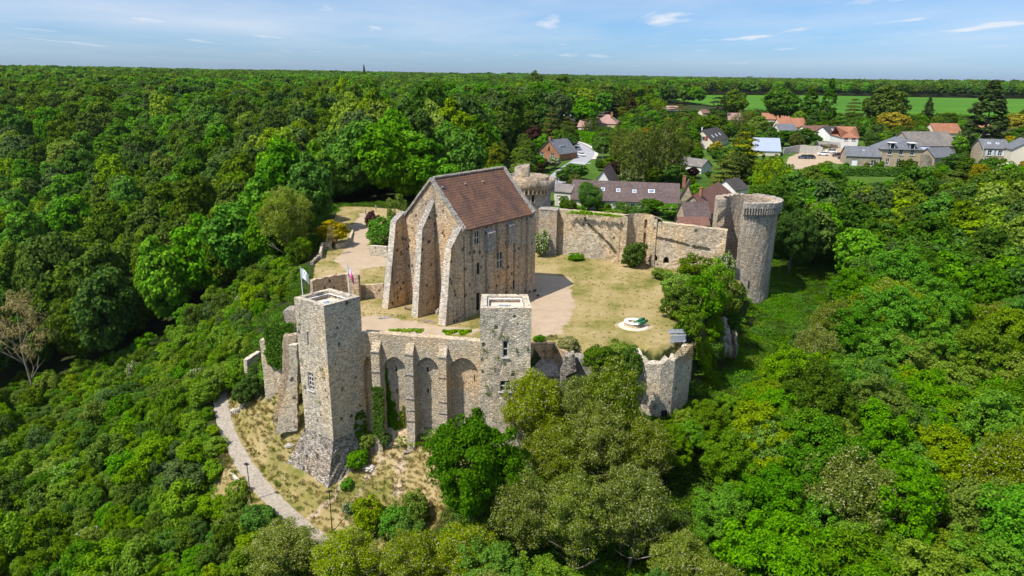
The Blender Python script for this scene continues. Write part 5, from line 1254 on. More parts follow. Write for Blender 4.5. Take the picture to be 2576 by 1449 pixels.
# ------------------------------------------------------------------ street, yard walls, cars
ROADC = smooth_line([hit(1392, 480), hit(1402, 452), hit(1424, 431), hit(1452, 411), hit(1470, 396), hit(1473, 384), hit(1464, 373), hit(1446, 363), hit(1425, 356)], 2.0)
ribbon('street', ROADC, 3.3, M['asphalt'], 0.12)
M['kerb'] = simple('pale kerb', (0.50, 0.46, 0.41), .9)
ribbon('pavement', [p + np.array([4.2, 0, 0]) for p in ROADC[int(len(ROADC) * .45):]], .8, M['kerb'], 0.25)
for i in range(5):
    p = hit(1446 + i * 9, 410.5 + i * .4); q = MB(); q.box((p[0], p[1], z1(p[0], p[1]) + .16), (.5, 2.4, .02), -.6); o = q.build('road_marking', M['white']); o['kind'] = 'structure'
wall_thing('long concrete wall behind the yard', [(*hit(2048, 369)[:2], 6, 10), (*hit(2111, 372)[:2], 6, 10)], .4, M['concrete'], .03)
wall_thing('stained concrete bay wall at the left of the yard', [(*hit(1970, 388)[:2], 5, 9.2), (*hit(2010, 384)[:2], 5, 10), (*hit(2056, 387)[:2], 5, 10), (*hit(2068, 389)[:2], 5, 9.5)], .4, M['concrete'], .05)
wall_thing('curved stone garden wall right of the ochre house', [(*hit(2310, 421)[:2], 4, 10.2), (*hit(2330, 421)[:2], 4, 10), (*hit(2341, 420)[:2], 4, 8)], .5, M['villstone'], .08)
wall_thing('white gate wall on the left of the street', [(*hit(1448, 398)[:2], 3, 7.5), (*hit(1446, 386)[:2], 3, 7.5)], .4, M['rendwhite'], .03)
for i in range(5): pass
rb = thing('rubble_pile', 'heap of beams and rubble in the yard before the white house', 'rubble', hit(2088, 372)); rgb = random.Random(5); q = MB(); c = hit(2088, 372)
for i in range(26): q.box((c[0] + rgb.gauss(0, 2.6), c[1] + rgb.gauss(0, 1.6), c[2] + rgb.uniform(.1, 1.4)), (rgb.uniform(.4, 3), rgb.uniform(.2, .6), rgb.uniform(.15, .5)), rgb.uniform(0, 3))
q.build('rubble', M['wood'], rb)
def car_proto(paint, label, P, rz, suv=0.0, cut=False):
    o = thing('parked_car', label, 'car', P, rz); o['local'] = 1
    prof = [(-2.1, .35), (-2.12, .72), (-1.95, .95), (-1.2, 1.0), (1.05, .95), (1.95, .82), (2.1, .62), (2.08, .35)]
    b = MB(); W_ = .86
    for s_ in (-1, 1):
        ids = [(x, s_ * (W_ - (.06 if z > .9 else 0)), z) for x, z in prof]; b.add(ids, [tuple(range(len(prof)))[::s_ * -1]])
    for (x0, z0_), (x1, z1_) in zip(prof, prof[1:] + prof[:1]):
        y0, y1 = W_ - (.06 if z0_ > .9 else 0), W_ - (.06 if z1_ > .9 else 0); b.quad((x0, -y0, z0_), (x0, y0, z0_), (x1, y1, z1_), (x1, -y1, z1_))
    h = 1.46 + suv * .22; cab = [(-1.75, .96), (-1.35 - suv * .25, h - .08), (-.9, h), (.35, h), (1.15, .94)]
    g = MB()
    for s_ in (-1, 1): g.add([(x, s_ * (.80 if z < 1 else .66), z) for x, z in cab], [tuple(range(len(cab)))[::s_ * -1]])
    for (x0, z0_), (x1, z1_) in zip(cab[:1] + cab[1:], cab[1:]):
        y0, y1 = (.80 if z0_ < 1 else .66), (.80 if z1_ < 1 else .66); g.quad((x0, -y0, z0_), (x0, y0, z0_), (x1, y1, z1_), (x1, -y1, z1_))
    bo = b.build('body', paint, o); g.build('windows', M['pane'], o)
    rf_ = MB(); rf_.box((-.38, 0, h + .01), (1.35, 1.26, .05)); 
    for x in (-1.2 - suv * .2, -.1, .6): rf_.box((x, 0, 1.2 if x < .5 else 1.17), (.09, 1.50, .5 if x < .5 else .36))
    rf_.build('roof', paint, o)
    for x in (-1.3, 1.3):
        for y in (-.78, .78):
            t_ = MB(); t_.tube([(x, y - .11, .33), (x, y + .11, .33)], .33, 16); w_ = t_.build('wheel', M['black'], o)
            t_ = MB(); t_.tube([(x, y - .12, .33), (x, y + .12, .33)], .19, 12); t_.build('rim', M['steel'], w_)
    for y in (-.6, .6): t_ = MB(); t_.box((2.06, y, .68), (.08, .34, .14)); t_.build('headlight', M['white'], o)
    return o
def paint(n, c): return simple(n, c, .28, .03, spec=.6)
pw, pb, pr, pk, pg, pgr = paint('white car paint', (.74, .75, .76)), paint('blue-black car paint', (.03, .05, .085)), paint('dark red car paint', (.07, .012, .018)), paint('black car paint', (.015, .017, .02)), paint('pale green car paint', (.40, .52, .47)), paint('grey car paint', (.14, .17, .21))
for x, y, p_, lab, rz, sv in ((2070, 391, pw, 'white hatchback parked left in front in the yard', 2.9, 0), (2090, 385, pw, 'white estate car parked behind the white hatchback', 3.0, .9), (2021, 399, pb, 'dark blue car parked at the left end of the yard', 3.0, .2), (2036, 399, pk, 'black-blue car half behind the dark blue car', 3.0, .2),
     (2107, 394, pr, 'dark red car parked beside the stone wing', 2.9, .4), (2121, 400, pk, 'black car nose hidden by the stone wing', 2.95, 0), (2137, 436, pg, 'pale green old car under the long hedge', 1.7, 0), (2156, 436, pw, 'small white van-like car under the long hedge', 1.7, .8), (2246, 436, pw, 'white car covered by shrubs under the hedge', .3, .5),
     (1463, 393, pw, 'white open roadster on the street', -1.2, 0), (1454, 378, pgr, 'grey car following on the street', -1.3, 0), (2042, 620, pw, 'silver-white car parked behind the ruined tower', 2.4, 0), (2066, 633, paint('blue car paint', (.10, .2, .36)), 'blue car parked under the trees beyond the tower', 2.6, 0)):
    P = hit(x, y); car_proto(p_, lab, (P[0], P[1], P[2] + .03), rz, sv)
def person(P, h, lean, cloth, legs, label, rz=0):
    o = thing('person', label, 'person', P, rz); o['local'] = 1
    import bmesh
    k = h / 1.75
    V_ = [(0, 0, .95), (0, 0, 1.2), (0, 0, 1.43), (0, .01, 1.54), (0, .02, 1.66), (.19, 0, 1.4), (.25, .03, 1.15), (.24, .12, .92), (-.19, 0, 1.4), (-.25, -.02, 1.15), (-.24, .05, .9), (.1, 0, .88), (.11, .1 * lean, .48), (.11, .16 * lean - .03, .06), (.11, .16 * lean + .13, .03), (-.1, 0, .88), (-.11, -.05 * lean, .48), (-.11, -.2 * lean, .06), (-.11, -.2 * lean + .15, .03)]
    E_ = [(0, 1), (1, 2), (2, 3), (3, 4), (2, 5), (5, 6), (6, 7), (2, 8), (8, 9), (9, 10), (0, 11), (11, 12), (12, 13), (13, 14), (0, 15), (15, 16), (16, 17), (17, 18)]
    R_ = [.15, .14, .15, .06, .105, .065, .05, .04, .065, .05, .04, .095, .07, .05, .04, .095, .07, .05, .04]
    me = bpy.data.meshes.new('body'); me.from_pydata([(a * k, b * k, c * k) for a, b, c in V_], E_, []); bo = bpy.data.objects.new('body', me); COL.objects.link(bo); bo.parent = o
    md = bo.modifiers.new('skin', 'SKIN')
    for i, r_ in enumerate(R_): me.skin_vertices[0].data[i].radius = (r_ * k, r_ * k * .8); me.skin_vertices[0].data[i].use_root = i == 0
    bo.modifiers.new('sub', 'SUBSURF').levels = 1; bo.modifiers['sub'].render_levels = 2
    mt, t = new_mat('person clothes'); N = NT(t); z = N.n("SeparateXYZ", {0: N.n("TexCoord", out="Object")}, out=2)
    c = N.ramp(N.math('DIVIDE', z, h), [(0, legs), (.53, legs), (.535, cloth), (.845, cloth), (.85, (.5, .32, .24))], 'CONSTANT'); N.finish(c, .8); me.materials.append(mt)
    hm = MB(); hm.lathe((0, -.01 * k, 0), [(.001, 1.79 * k), (.075 * k, 1.76 * k), (.108 * k, 1.69 * k), (.10 * k, 1.63 * k)], 14); hm.build('hair', M['wood'], o, True)
    return o
for x, y, cl, lg, lab in ((1396, 459, (.45, .06, .06), (.03, .03, .06), 'person in a red top on the lane beside the round tower'), (1401.5, 460, (.12, .03, .04), (.04, .035, .03), 'person in dark red clothes on the lane beside the round tower'),
                      (920, 540, (.55, .55, .53), (.05, .05, .07), 'person in a pale top walking in the shade on the upper path'), (946, 531, (.3, .32, .2), (.35, .3, .22), 'person in an olive top at the shaded end of the upper path')):
    person(hit(x, y), 1.72, .8, cl, lg, lab, random.Random(x).uniform(0, 6))
# poles, power line, far structures
def pole(x, y, ytop, label, mat=None):
    P = hit(x, y); zt_ = zat(P, ytop); o = thing('utility_pole', label, 'pole', P); mb = MB(); mb.tube([P, (P[0], P[1], zt_)], [.16, .1], 8); mb.build('pole', mat or M['wood'], o)
    mb = MB(); mb.box((P[0], P[1], zt_ - .5), (1.6, .12, .14), .3); mb.build('crossbar', mat or M['wood'], o)
pole(1515, 420, 368, 'thin pole above the roof of the white-gabled wing'); pole(1697, 425, 352, 'dark utility pole beside the low brown-roofed house'); pole(2465, 417, 352, 'lattice post in front of the blue-shuttered house', M['concrete'])
P = np.array(gy(1886, 196, 3600)); wt_ = thing('water_tower', 'tiny funnel-shaped water tower on the horizon', 'water tower', (P[0], P[1], 14)); mb = MB()
zt_ = zat(P, 192.0); mb.lathe((P[0], P[1], 0), [(3, 14), (3, zt_ - 7), (17, zt_ - .5), (17, zt_), (0, zt_ + .4)], 24); mb.build('shaft', M['concrete'], wt_, True)
P = np.array(gy(1937, 198, 3600)); wt_ = thing('mast', 'tiny lattice mast on the horizon right of the water tower', 'mast', (P[0], P[1], 14)); mb = MB(); zt_ = zat(P, 191.5)
mb.tube([(P[0] - 2, P[1], 14), (P[0], P[1], zt_)], [1.2, .8], 5); mb.tube([(P[0] + 3, P[1], 14), (P[0], P[1], zt_)], [1.2, .8], 5); mb.box((P[0] - 3, P[1], zt_), (13, 2, 3)); mb.build('lattice', M['concrete'], wt_)
# ------------------------------------------------------------------ foliage
LEAF = {
 'oak': leaf('oak leaves', (.018, .040, .003), (.042, .082, .005), (.080, .135, .009)),
 'ash': leaf('ash leaves', (.018, .064, .003), (.045, .136, .006), (.088, .205, .010)),
 'deep': leaf('deep green leaves', (.014, .042, .004), (.030, .080, .007), (.056, .125, .012)),
 'lime': leaf('lime green leaves', (.038, .075, .004), (.085, .145, .010), (.15, .215, .018)),
 'robinia': leaf('robinia leaves', (.040, .070, .005), (.092, .135, .010), (.155, .19, .020), (.44, .42, .22), .11),
 'bluegreen': leaf('grey green leaves', (.018, .040, .014), (.040, .078, .026), (.075, .115, .042)),
 'purple': leaf('purple leaves', (.016, .008, .009), (.034, .014, .016), (.058, .026, .028)),
 'gold': leaf('golden leaves', (.08, .075, .006), (.16, .145, .012), (.24, .215, .03)),
 'conifer': leaf('dark conifer needles', (.008, .018, .006), (.018, .036, .010), (.036, .058, .016), trans=.12),
 'cedar': leaf('olive cedar needles', (.030, .045, .006), (.075, .095, .010), (.13, .15, .016), trans=.15),
 'pine': leaf('brown green pine needles', (.020, .026, .006), (.046, .048, .010), (.08, .075, .016), trans=.15),
 'willow': leaf('willow leaves', (.028, .046, .007), (.060, .085, .012), (.105, .125, .022)),
 'white': leaf('white blossom bush', (.022, .052, .007), (.05, .10, .014), (.09, .15, .022), (.66, .66, .52), .30),
 'grey': leaf('grey lavender foliage', (.07, .075, .045), (.12, .125, .08), (.18, .18, .125)),
 'ivy': leaf('ivy leaves', (.014, .038, .004), (.036, .085, .008), (.075, .14, .014), hue=.01),
 'twig': leaf('bare twigs', (.12, .095, .055), (.20, .16, .095), (.28, .22, .14), trans=.1),
 'russet': leaf('yellow green young leaves', (.07, .07, .006), (.16, .14, .010), (.25, .20, .02)),
 'scrub': leaf('scrub leaves', (.028, .066, .003), (.064, .134, .005), (.118, .20, .010)),
}
def leafmesh(name, P, Nn, L, Wd, mat, seed):
    rg = np.random.default_rng(seed); n = len(P)
    a = rg.normal(size=(n, 3)); t = np.cross(Nn, a); t /= np.linalg.norm(t, axis=1)[:, None] + 1e-9; b = np.cross(Nn, t)
    L = np.broadcast_to(L, (n,))[:, None]; Wd = np.broadcast_to(Wd, (n,))[:, None]
    V = np.stack([P + t * L * .5, P + b * Wd * .5 + Nn * Wd * .12, P - t * L * .5, P - b * Wd * .5 + Nn * Wd * .12], 1).reshape(-1, 3)
    me = bpy.data.meshes.new(name); me.vertices.add(4 * n); me.vertices.foreach_set('co', V.ravel().astype(np.float32))
    me.loops.add(4 * n); me.loops.foreach_set('vertex_index', np.arange(4 * n, dtype=np.int32)); me.polygons.add(n)
    me.polygons.foreach_set('loop_start', np.arange(0, 4 * n, 4, dtype=np.int32)); me.polygons.foreach_set('loop_total', np.full(n, 4, np.int32))
    me.materials.append(mat); me.update(calc_edges=True); return me
def unit(v): return v / (np.linalg.norm(v, axis=-1, keepdims=True) + 1e-9)
def clumps(seed, C, cr, nl, out, up=.35, jit=.45):
    """leaves on the outer side of clump balls at C with radii cr; out = outward direction per clump"""
    rg = np.random.default_rng(seed + 99); k = len(C)
    dirs = unit(rg.normal(size=(k, nl, 3)) + out[:, None] * .9 + np.array([0, 0, up]))
    r = cr[:, None, None] * rg.uniform(.55, 1.08, (k, nl, 1)); squash = np.array([1, 1, .8])
    P = C[:, None] + dirs * r * squash; Nn = unit(dirs + jit * rg.normal(size=P.shape) + np.array([0, 0, .35]))
    return P.reshape(-1, 3), Nn.reshape(-1, 3)
def g_broad(seed, nc, nl, R_=4.5, H=12.0, low=.22, lump=.25, neg=.3, c0=.20, c1=.36):
    rg = np.random.default_rng(seed); zc = H * (1 + low) / 2; rz_ = H * (1 - low) / 2
    d = rg.normal(size=(nc * 3, 3)); d[:, 2] = np.abs(d[:, 2]) * np.where(rg.random(nc * 3) < neg, -.8, 1.0); d = unit(d)
    keep_ = [0]
    for i in range(1, len(d)):           # spread the clumps out evenly
        if len(keep_) >= nc: break
        if np.max(d[keep_] @ d[i]) < math.cos(1.55 / math.sqrt(nc)): keep_.append(i)
    d = d[keep_]; k = len(d); lb = unit(rg.normal(size=(7, 3)) + np.array([0, 0, .4])); f = (.66 + .40 * np.exp(5.5 * (np.max(d @ lb.T, 1) - 1)) - lump * .5 * rg.random(k))[:, None]
    C = d * f * np.array([R_ * .83, R_ * .83, rz_ * .83]) + np.array([0, 0, zc]); cr = rg.uniform(c0, c1, k) * R_
    return clumps(seed, C, cr, nl, d)
def g_canopy(seed, nc, nl, R_=5.0, H=12.0):
    rg = np.random.default_rng(seed); lb = unit(rg.normal(size=(6, 3)) + np.array([0, 0, .3])); d = unit(rg.normal(size=(nc, 3)) + np.array([0, 0, .25]))
    f = (.55 + .50 * np.exp(4.5 * (np.max(d @ lb.T, 1) - 1))) * rg.uniform(.62, 1.05, nc); C = d * f[:, None] * np.array([R_, R_, H * .40]) + np.array([0, 0, H * .56])
    C[:, 2] += .9 * np.sin(C[:, 0] * 1.1 + seed) * np.cos(C[:, 1] * 1.3); return clumps(seed, C, rg.uniform(.09, .19, nc) * R_, nl, unit(d + np.array([0, 0, .5])), .6, .5)
def g_cover(seed, n=420):
    rg = np.random.default_rng(seed); a, r = rg.uniform(0, 6.283, n), 1.9 * rg.random(n) ** .6; x, y = np.cos(a) * r, np.sin(a) * r
    z = (.12 + .25 * np.abs(np.sin(x * 2.1 + seed) * np.cos(y * 1.8))) * rg.uniform(.5, 1.2, n) * np.clip(1.2 - r / 1.9, .25, 1); return np.stack([x, y, z], 1), unit(np.array([0, 0, .8]) + .6 * rg.normal(size=(n, 3)))
def g_feather(seed, nc, nl, R_=4.5, H=13.0):
    rg = np.random.default_rng(seed); d = unit(rg.normal(size=(nc, 3)) + np.array([0, 0, .35])); f = rg.uniform(.45, 1.0, (nc, 1))
    C = d * f * np.array([R_ * .9, R_ * .9, H * .36]) + np.array([0, 0, H * .6]); return clumps(seed, C, rg.uniform(.13, .25, nc) * R_, nl, d * .6, .1, .8)
def g_column(seed, nc, nl, R_=2.2, H=16.0, p=1.0):
    rg = np.random.default_rng(seed); h = rg.random(nc); a = rg.uniform(0, 6.283, nc); prof = np.sin(np.pi * np.clip(h * .93 + .07, 0, 1) ** .75) ** p
    d = np.stack([np.cos(a), np.sin(a), np.full(nc, .5)], 1); C = np.stack([np.cos(a) * R_ * prof * .8, np.sin(a) * R_ * prof * .8, H * (.05 + .93 * h)], 1)
    return clumps(seed, C, rg.uniform(.25, .42, nc) * R_ * (.5 + .5 * prof), nl, unit(d), .8, .4)
def g_cone(seed, nc, nl, R_=3.0, H=14.0, layers=0, droop=.25):
    rg = np.random.default_rng(seed); P = []; Q = []
    for i in range(nc):
        h = rg.random() ** .8 if not layers else (rg.integers(layers) + .5 + rg.normal() * .06) / layers
        a = rg.uniform(0, 6.283); Rm = R_ * (1 - h) ** (.75 if not layers else .55) * rg.uniform(.8, 1.1) + .15; n = max(4, int(nl * (.35 + Rm / R_)))
        f = rg.random(n) ** .6; r = f * Rm; w = rg.normal(size=n) * .13 * (Rm * .5 + .4) * (1 + f if layers else 1)
        x, y = np.cos(a) * r - np.sin(a) * w, np.sin(a) * r + np.cos(a) * w; z = H * (.06 + .94 * h) - droop * r * f + rg.normal(size=n) * (.10 if layers else .16)
        P.append(np.stack([x, y, z], 1)); Q.append(unit(np.stack([np.cos(a) * .5 + 0 * r, np.sin(a) * .5 + 0 * r, np.ones(n)], 1) + .45 * rg.normal(size=(n, 3))))
    return np.concatenate(P), np.concatenate(Q)
def g_willow(seed, nc, nl, R_=4.5, H=11.0):
    P, Q = g_broad(seed, nc // 2, nl // 2, R_, H, .35); rg = np.random.default_rng(seed); X = []; Y = []
    for i in range(nc * 2):
        a = rg.uniform(0, 6.283); r = R_ * rg.uniform(.55, 1.0); top = H * rg.uniform(.5, .95) * (1 - .25 * (r / R_) ** 2); n = nl // 3; z = top - rg.random(n) * H * .42
        X.append(np.stack([np.cos(a) * r + rg.normal(size=n) * .16, np.sin(a) * r + rg.normal(size=n) * .16, z], 1)); Y.append(unit(np.stack([np.cos(a) + 0 * z, np.sin(a) + 0 * z, .35 + 0 * z], 1) + .5 * rg.normal(size=(n, 3))))
    return np.concatenate([P] + X), np.concatenate([Q] + Y)
PROTO = {}
def proto(key, gen, L, Wd, mat, R_, H, seed): PROTO[key] = (leafmesh('crown', *gen, L, Wd, LEAF[mat], seed), R_, H)
def multi(base, mats, gens, L, Wd, R_, H):
    for m_ in mats:
        for i, g in enumerate(gens): proto((base, m_, i), g, L, Wd, m_, R_, H, i + 5)
gn = [g_broad(1, 130, 230, 4.5, 12, -.02, .25, .5), g_canopy(2, 260, 125), g_canopy(3, 260, 125), g_canopy(14, 260, 125)]; multi('near', ('oak', 'ash', 'deep', 'lime', 'scrub'), gn, .29, .18, 4.5, 12)
gm = [g_broad(s, 75, 75, 4.5, 12, .06, .25, .35, .17, .32) for s in (4, 5, 6)]; multi('mid', ('oak', 'ash', 'deep', 'lime', 'bluegreen', 'purple', 'gold', 'white', 'russet', 'willow'), gm, .66, .44, 4.5, 12)
gf = [g_broad(s, 34, 26) for s in (7, 8, 9)]; multi('far', ('oak', 'ash', 'deep', 'scrub'), gf, 1.55, 1.15, 4.5, 12)
gr = [g_feather(s, 190, 130) for s in (11, 12, 13)]; multi('near', ('robinia',), gr, .25, .125, 4.5, 13); multi('near', ('twig',), [g_feather(17, 60, 60)], .5, .05, 4.5, 13)
gs = [g_broad(s, 42, 120, 1.7, 3.0, -.08, .3, .5) for s in (21, 22, 23)]; multi('shrub', ('scrub', 'ash', 'deep', 'lime', 'oak', 'ivy', 'purple', 'white', 'grey', 'gold', 'russet', 'bluegreen'), gs, .22, .13, 1.7, 3.0)
multi('cover', ('ivy', 'ash', 'scrub'), [g_cover(71), g_cover(72)], .22, .15, 1.9, .4)
multi('column', ('deep', 'conifer', 'oak'), [g_column(31, 130, 45), g_column(32, 130, 45)], .6, .36, 2.2, 16)
multi('cone', ('conifer', 'pine'), [g_cone(41, 150, 26), g_cone(42, 150, 26)], .6, .26, 3.0, 14)
multi('layer', ('cedar', 'conifer', 'pine', 'bluegreen'), [g_cone(51, 120, 40, 5.0, 13, 8, .10), g_cone(52, 120, 40, 5.0, 13, 7, .12)], .62, .3, 5.0, 13)
multi('weep', ('willow', 'lime'), [g_willow(61, 60, 55), g_willow(62, 60, 55)], .62, .26, 4.5, 11)
def trunk_mesh(seed, H=12.0, r=.28, limbs=6, mat=None, lo=.3):
    rg = random.Random(seed); mb = MB(); pts = []; x = y = 0.0
    for i in range(6): pts.append((x, y, -.6 + (H * .75 + .6) * i / 5)); x += rg.uniform(-.25, .25); y += rg.uniform(-.25, .25)
    mb.tube(pts, [r * 1.5, r, r * .85, r * .65, r * .42, r * .16], 7)
    for i in range(limbs):
        f = lo + (.95 - lo) * i / limbs; k = min(4, int(f * 5)); p = np.array(pts[k]); a = rg.uniform(0, 6.28); l_ = H * .28 * rg.uniform(.7, 1.2)
        q = p + np.array([math.cos(a) * l_ * .5, math.sin(a) * l_ * .5, l_ * .35]); e = p + np.array([math.cos(a + .3) * l_, math.sin(a + .3) * l_, l_ * .75])
        mb.tube([p, q, e], [r * .42, r * .28, r * .07], 5)
        for s_ in (-.7, .6): mb.tube([q, q + np.array([math.cos(a + s_) * l_ * .45, math.sin(a + s_) * l_ * .45, l_ * .35])], [r * .2, r * .05], 4)
    o = mb.build('trunk', mat or M['bark'], None, True); me = o.data; bpy.data.objects.remove(o); return me
TRUNK = [trunk_mesh(s) for s in (1, 2)]; STEM = [trunk_mesh(5, 3.0, .07, 5, None, .1)]; PALE = [trunk_mesh(s, 13, .2, 11, M['barkpale'], .25) for s in (8, 9)]
_cnt = {}
def plant(key, x, y, z, sx, sz, label, cat='tree', group=None, name='broadleaf_tree', rz=None, trunk=None):
    me_, R_, H_ = PROTO[key]; o = bpy.data.objects.new(name, None); COL.objects.link(o); o.location = (x, y, z); o.empty_display_size = .3
    o.rotation_euler = (0, 0, random.Random(int(x * 97 + y * 31)).uniform(0, 6.28) if rz is None else rz); o.scale = (sx, sx, sz)
    o['label'] = label; o['category'] = cat
    if group: o['group'] = group
    c = bpy.data.objects.new('crown', me_); COL.objects.link(c); c.parent = o
    tm = trunk or (STEM[0] if key[0] == 'shrub' else PALE[int(x * 7) % 2] if key[1] in ('robinia', 'twig') else TRUNK[int(x * 7 + y) % 2])
    t_ = bpy.data.objects.new('stem' if key[0] == 'shrub' else 'trunk', tm); COL.objects.link(t_); t_.parent = o
    if key[0] == 'column': t_.scale = (1, 1, 1.15)
    _cnt[cat] = _cnt.get(cat, 0) + 1; return o
TAKEN = []
def tree_px(kind, m_, x, ybase, ytop, wpx, label, cat='tree', name='broadleaf_tree', group=None, v=0, P=None):
    """a tree whose foot stands where (x, ybase) meets the ground and that is as tall and wide as measured there"""
    P = hit(x, ybase) if P is None else P; h = zat(P, ytop) - P[2]; dist = float((P - EYE) @ fwd); w = wpx * dist / FP
    key = (kind, m_, v); me_, R_, H_ = PROTO[key]; TAKEN.append((P[0], P[1], w / 2)); return plant(key, P[0], P[1], P[2] - .1, w / 2 / R_, h / H_ * 1.02, label, cat, group, name)

# --- single plants of the castle
T = tree_px
T('near', 'deep', 1188, 1365, 1008, 225, 'big dense deep green tree standing below the arched wall', v=2)
T('shrub', 'ivy', 1592, 671, 603, 74, 'dense round bush growing in front of the niche of the far wall', 'shrub', 'shrub'); T('shrub', 'white', 1362, 646, 578, 50, 'tall bush with white blossom in the corner right of the keep', 'shrub', 'shrub', v=1)
T('shrub', 'ash', 1448, 654, 634, 44, 'low spreading bush at the foot of the far wall', 'shrub', 'shrub', v=2)
cl = [(1702, 748, 678, 95, 'scrub'), (1745, 720, 640, 100, 'oak'), (1795, 735, 650, 95, 'scrub'), (1705, 800, 705, 110, 'oak'), (1765, 800, 690, 120, 'ash'), (1815, 790, 690, 100, 'oak'), (1668, 702, 674, 60, 'scrub'), (1730, 850, 770, 90, 'oak'), (1835, 835, 760, 60, 'deep'), (1790, 850, 790, 75, 'scrub')]
cll = ['olive bush at far left of the thicket by the ruined tower', 'dark bush in middle back of the thicket', 'light green bush of the thicket close to the ruined tower', 'dark olive bush at the lawn edge of the thicket', 'biggest bright bush in the thicket centre', 'dark bush hanging over the rock face', 'small bush where the thicket meets the lawn', 'dark bush beside the steel barriers', 'small deep green bush on the rock face', 'light bush above the rock slab']
for i, (x, yb, yt_, w, k) in enumerate(cl): T('shrub', k, x, yb, yt_, w, cll[i], 'shrub', 'shrub', 'bushes of the thicket at the courtyard edge', i % 3)
T('shrub', 'white', 1822, 690, 628, 55, 'elder bush with white flower heads against the ruined tower', 'shrub', 'shrub', v=2)
for x, yb, yt_, w, k, lab in ((1354, 866, 838, 40, 'ash', 'round green bush right of the two-window tower'), (1388, 862, 842, 38, 'grey', 'small grey bush next to the round green bush'), (1424, 882, 846, 66, 'grey', 'wide grey lavender bush on the lawn edge'),
    (1500, 912, 866, 90, 'ivy', 'leafy creeper mound left end on the broken wall'), (1556, 905, 858, 90, 'lime', 'bright leafy mound in middle of the broken wall top'), (1592, 938, 872, 62, 'ivy', 'leafy mound touching the ruined corner turret'), (1545, 870, 850, 26, 'lime', 'small sprout of leaves at the lawn edge')):
    T('shrub', k, x, yb, yt_, w, lab, 'shrub', 'shrub', P=np.array([*gz(x, yb, -.6)[:2], -1.2]))
for x, yb, yt_, w, k, lab in ((872, 1112, 990, 52, 'deep', 'tall dark evergreen bush in the shaded corner of the flagged tower'), (905, 1112, 1005, 46, 'deep', 'dark evergreen bush right in the shaded tower corner')):
    P = np.array([*gz(x, 1112, -13.2)[:2], -13.6]); key = ('column', 'deep', 0); h = zat(P, yt_) - P[2]; plant(key, P[0], P[1], P[2], w * 85 / FP / 2 / 2.2, h / 16, lab, 'shrub', None, 'shrub')
for x, yb, yt_, w, k, lab in ((925, 1125, 1085, 62, 'lime', 'light green bush at the foot of the ivy buttress'), (898, 1172, 1128, 66, 'ash', 'bright bush on the bank below the tower corner'), (873, 1228, 1205, 36, 'ash', 'small bush by the bare path on the slope'), (878, 1290, 1262, 34, 'white', 'small bush with white flowers on the slope'), (968, 1120, 1088, 40, 'bluegreen', 'grey green weedy bush under the arches'),
    (930, 1330, 1258, 95, 'lime', 'bright leafy bush low on the slope'), (990, 1345, 1270, 90, 'ash', 'mid green bush on the slope under the deep green tree'), (1050, 1320, 1240, 80, 'lime', 'bright bush left under the deep green tree'), (1040, 1380, 1300, 100, 'ash', 'bush at the bottom of the mound slope')):
    T('shrub', k, x, yb, yt_, w, lab, 'shrub', 'shrub')
T('shrub', 'ash', 965, 622, 545, 95, 'large bright bush above the retaining wall beside the keep', 'shrub', 'shrub'); T('shrub', 'lime', 1000, 585, 487, 62, 'tall yellow green bush rising behind the keep buttress', 'shrub', 'shrub', v=1); T('shrub', 'purple', 938, 575, 528, 42, 'purple-leaved bush along the upper approach path', 'shrub', 'shrub', v=2)
T('mid', 'russet', 838, 618, 552, 82, 'tree with yellow brown young leaves at the bend of the path'); T('near', 'twig', 836, 640, 560, 30, 'bare pale tree trunk standing at the bend of the path', v=0)
for x, yb, yt_, w, k, lab in ((655, 985, 912, 90, 'deep', 'dark clipped bush on the steps bank, the left one'), (690, 965, 905, 80, 'ash', 'dense bush on the bank beside the ruined buttress'), (620, 1010, 950, 80, 'deep', 'dark hedge bush between footpath and steps'), (600, 1285, 1212, 70, 'lime', 'bright bush beside the left lamp post'), (660, 1330, 1270, 100, 'ash', 'round bush covering the lower edge of the footpath'), (715, 700, 650, 70, 'scrub', 'bush below the approach path wall'), (552, 985, 915, 90, 'lime', 'bright hedge bush arching over the far end of the footpath'), (598, 968, 905, 70, 'scrub', 'olive bush above the far end of the footpath'), (1792, 905, 838, 70, 'ivy', 'leafy bush half covering the dark rock face'), (1765, 930, 872, 60, 'scrub', 'bush at the foot of the corner turret cliff')):
    T('shrub', k, x, yb, yt_, w, lab, 'shrub', 'shrub')
def ivy_on(label, poly, P0, d, dep, n, mat, seed, cat='ivy', sz=(.30, .24), wob=1.0):
    rg = np.random.default_rng(seed); poly2 = np.array([onplane(x, y, P0, d) for x, y in poly]); lo, hi = poly2.min(0), poly2.max(0); nn = np.array([d[1], -d[0]])
    q = rg.uniform(lo, hi, (n * 3, 2)); q = q[poly_sd(q, poly2) < wob * (.18 * np.sin(q[:, 0] * 5) + .15 * np.sin(q[:, 1] * 4))][:n]
    off = rg.uniform(.03, dep, len(q)) * (.6 + .4 * np.sin(q[:, 1] * 2.1 + q[:, 0] * 3)); P = np.stack([P0[0] + d[0] * q[:, 0] + nn[0] * off, P0[1] + d[1] * q[:, 0] + nn[1] * off, q[:, 1]], 1)
    Nn = unit(np.array([nn[0], nn[1], .45]) + .5 * rg.normal(size=P.shape)); me_ = leafmesh('ivy', P, Nn, sz[0], sz[1], LEAF[mat], seed); o = bpy.data.objects.new('ivy', me_); COL.objects.link(o); tag(o, label, cat); return o
ivy_on('bright ivy column climbing the left buttress of the arched wall', [(938, 1115), (966, 1115), (964, 975), (941, 972)], CA + nC_ * 1.0, dC, .4, 2600, 'ivy', 1)
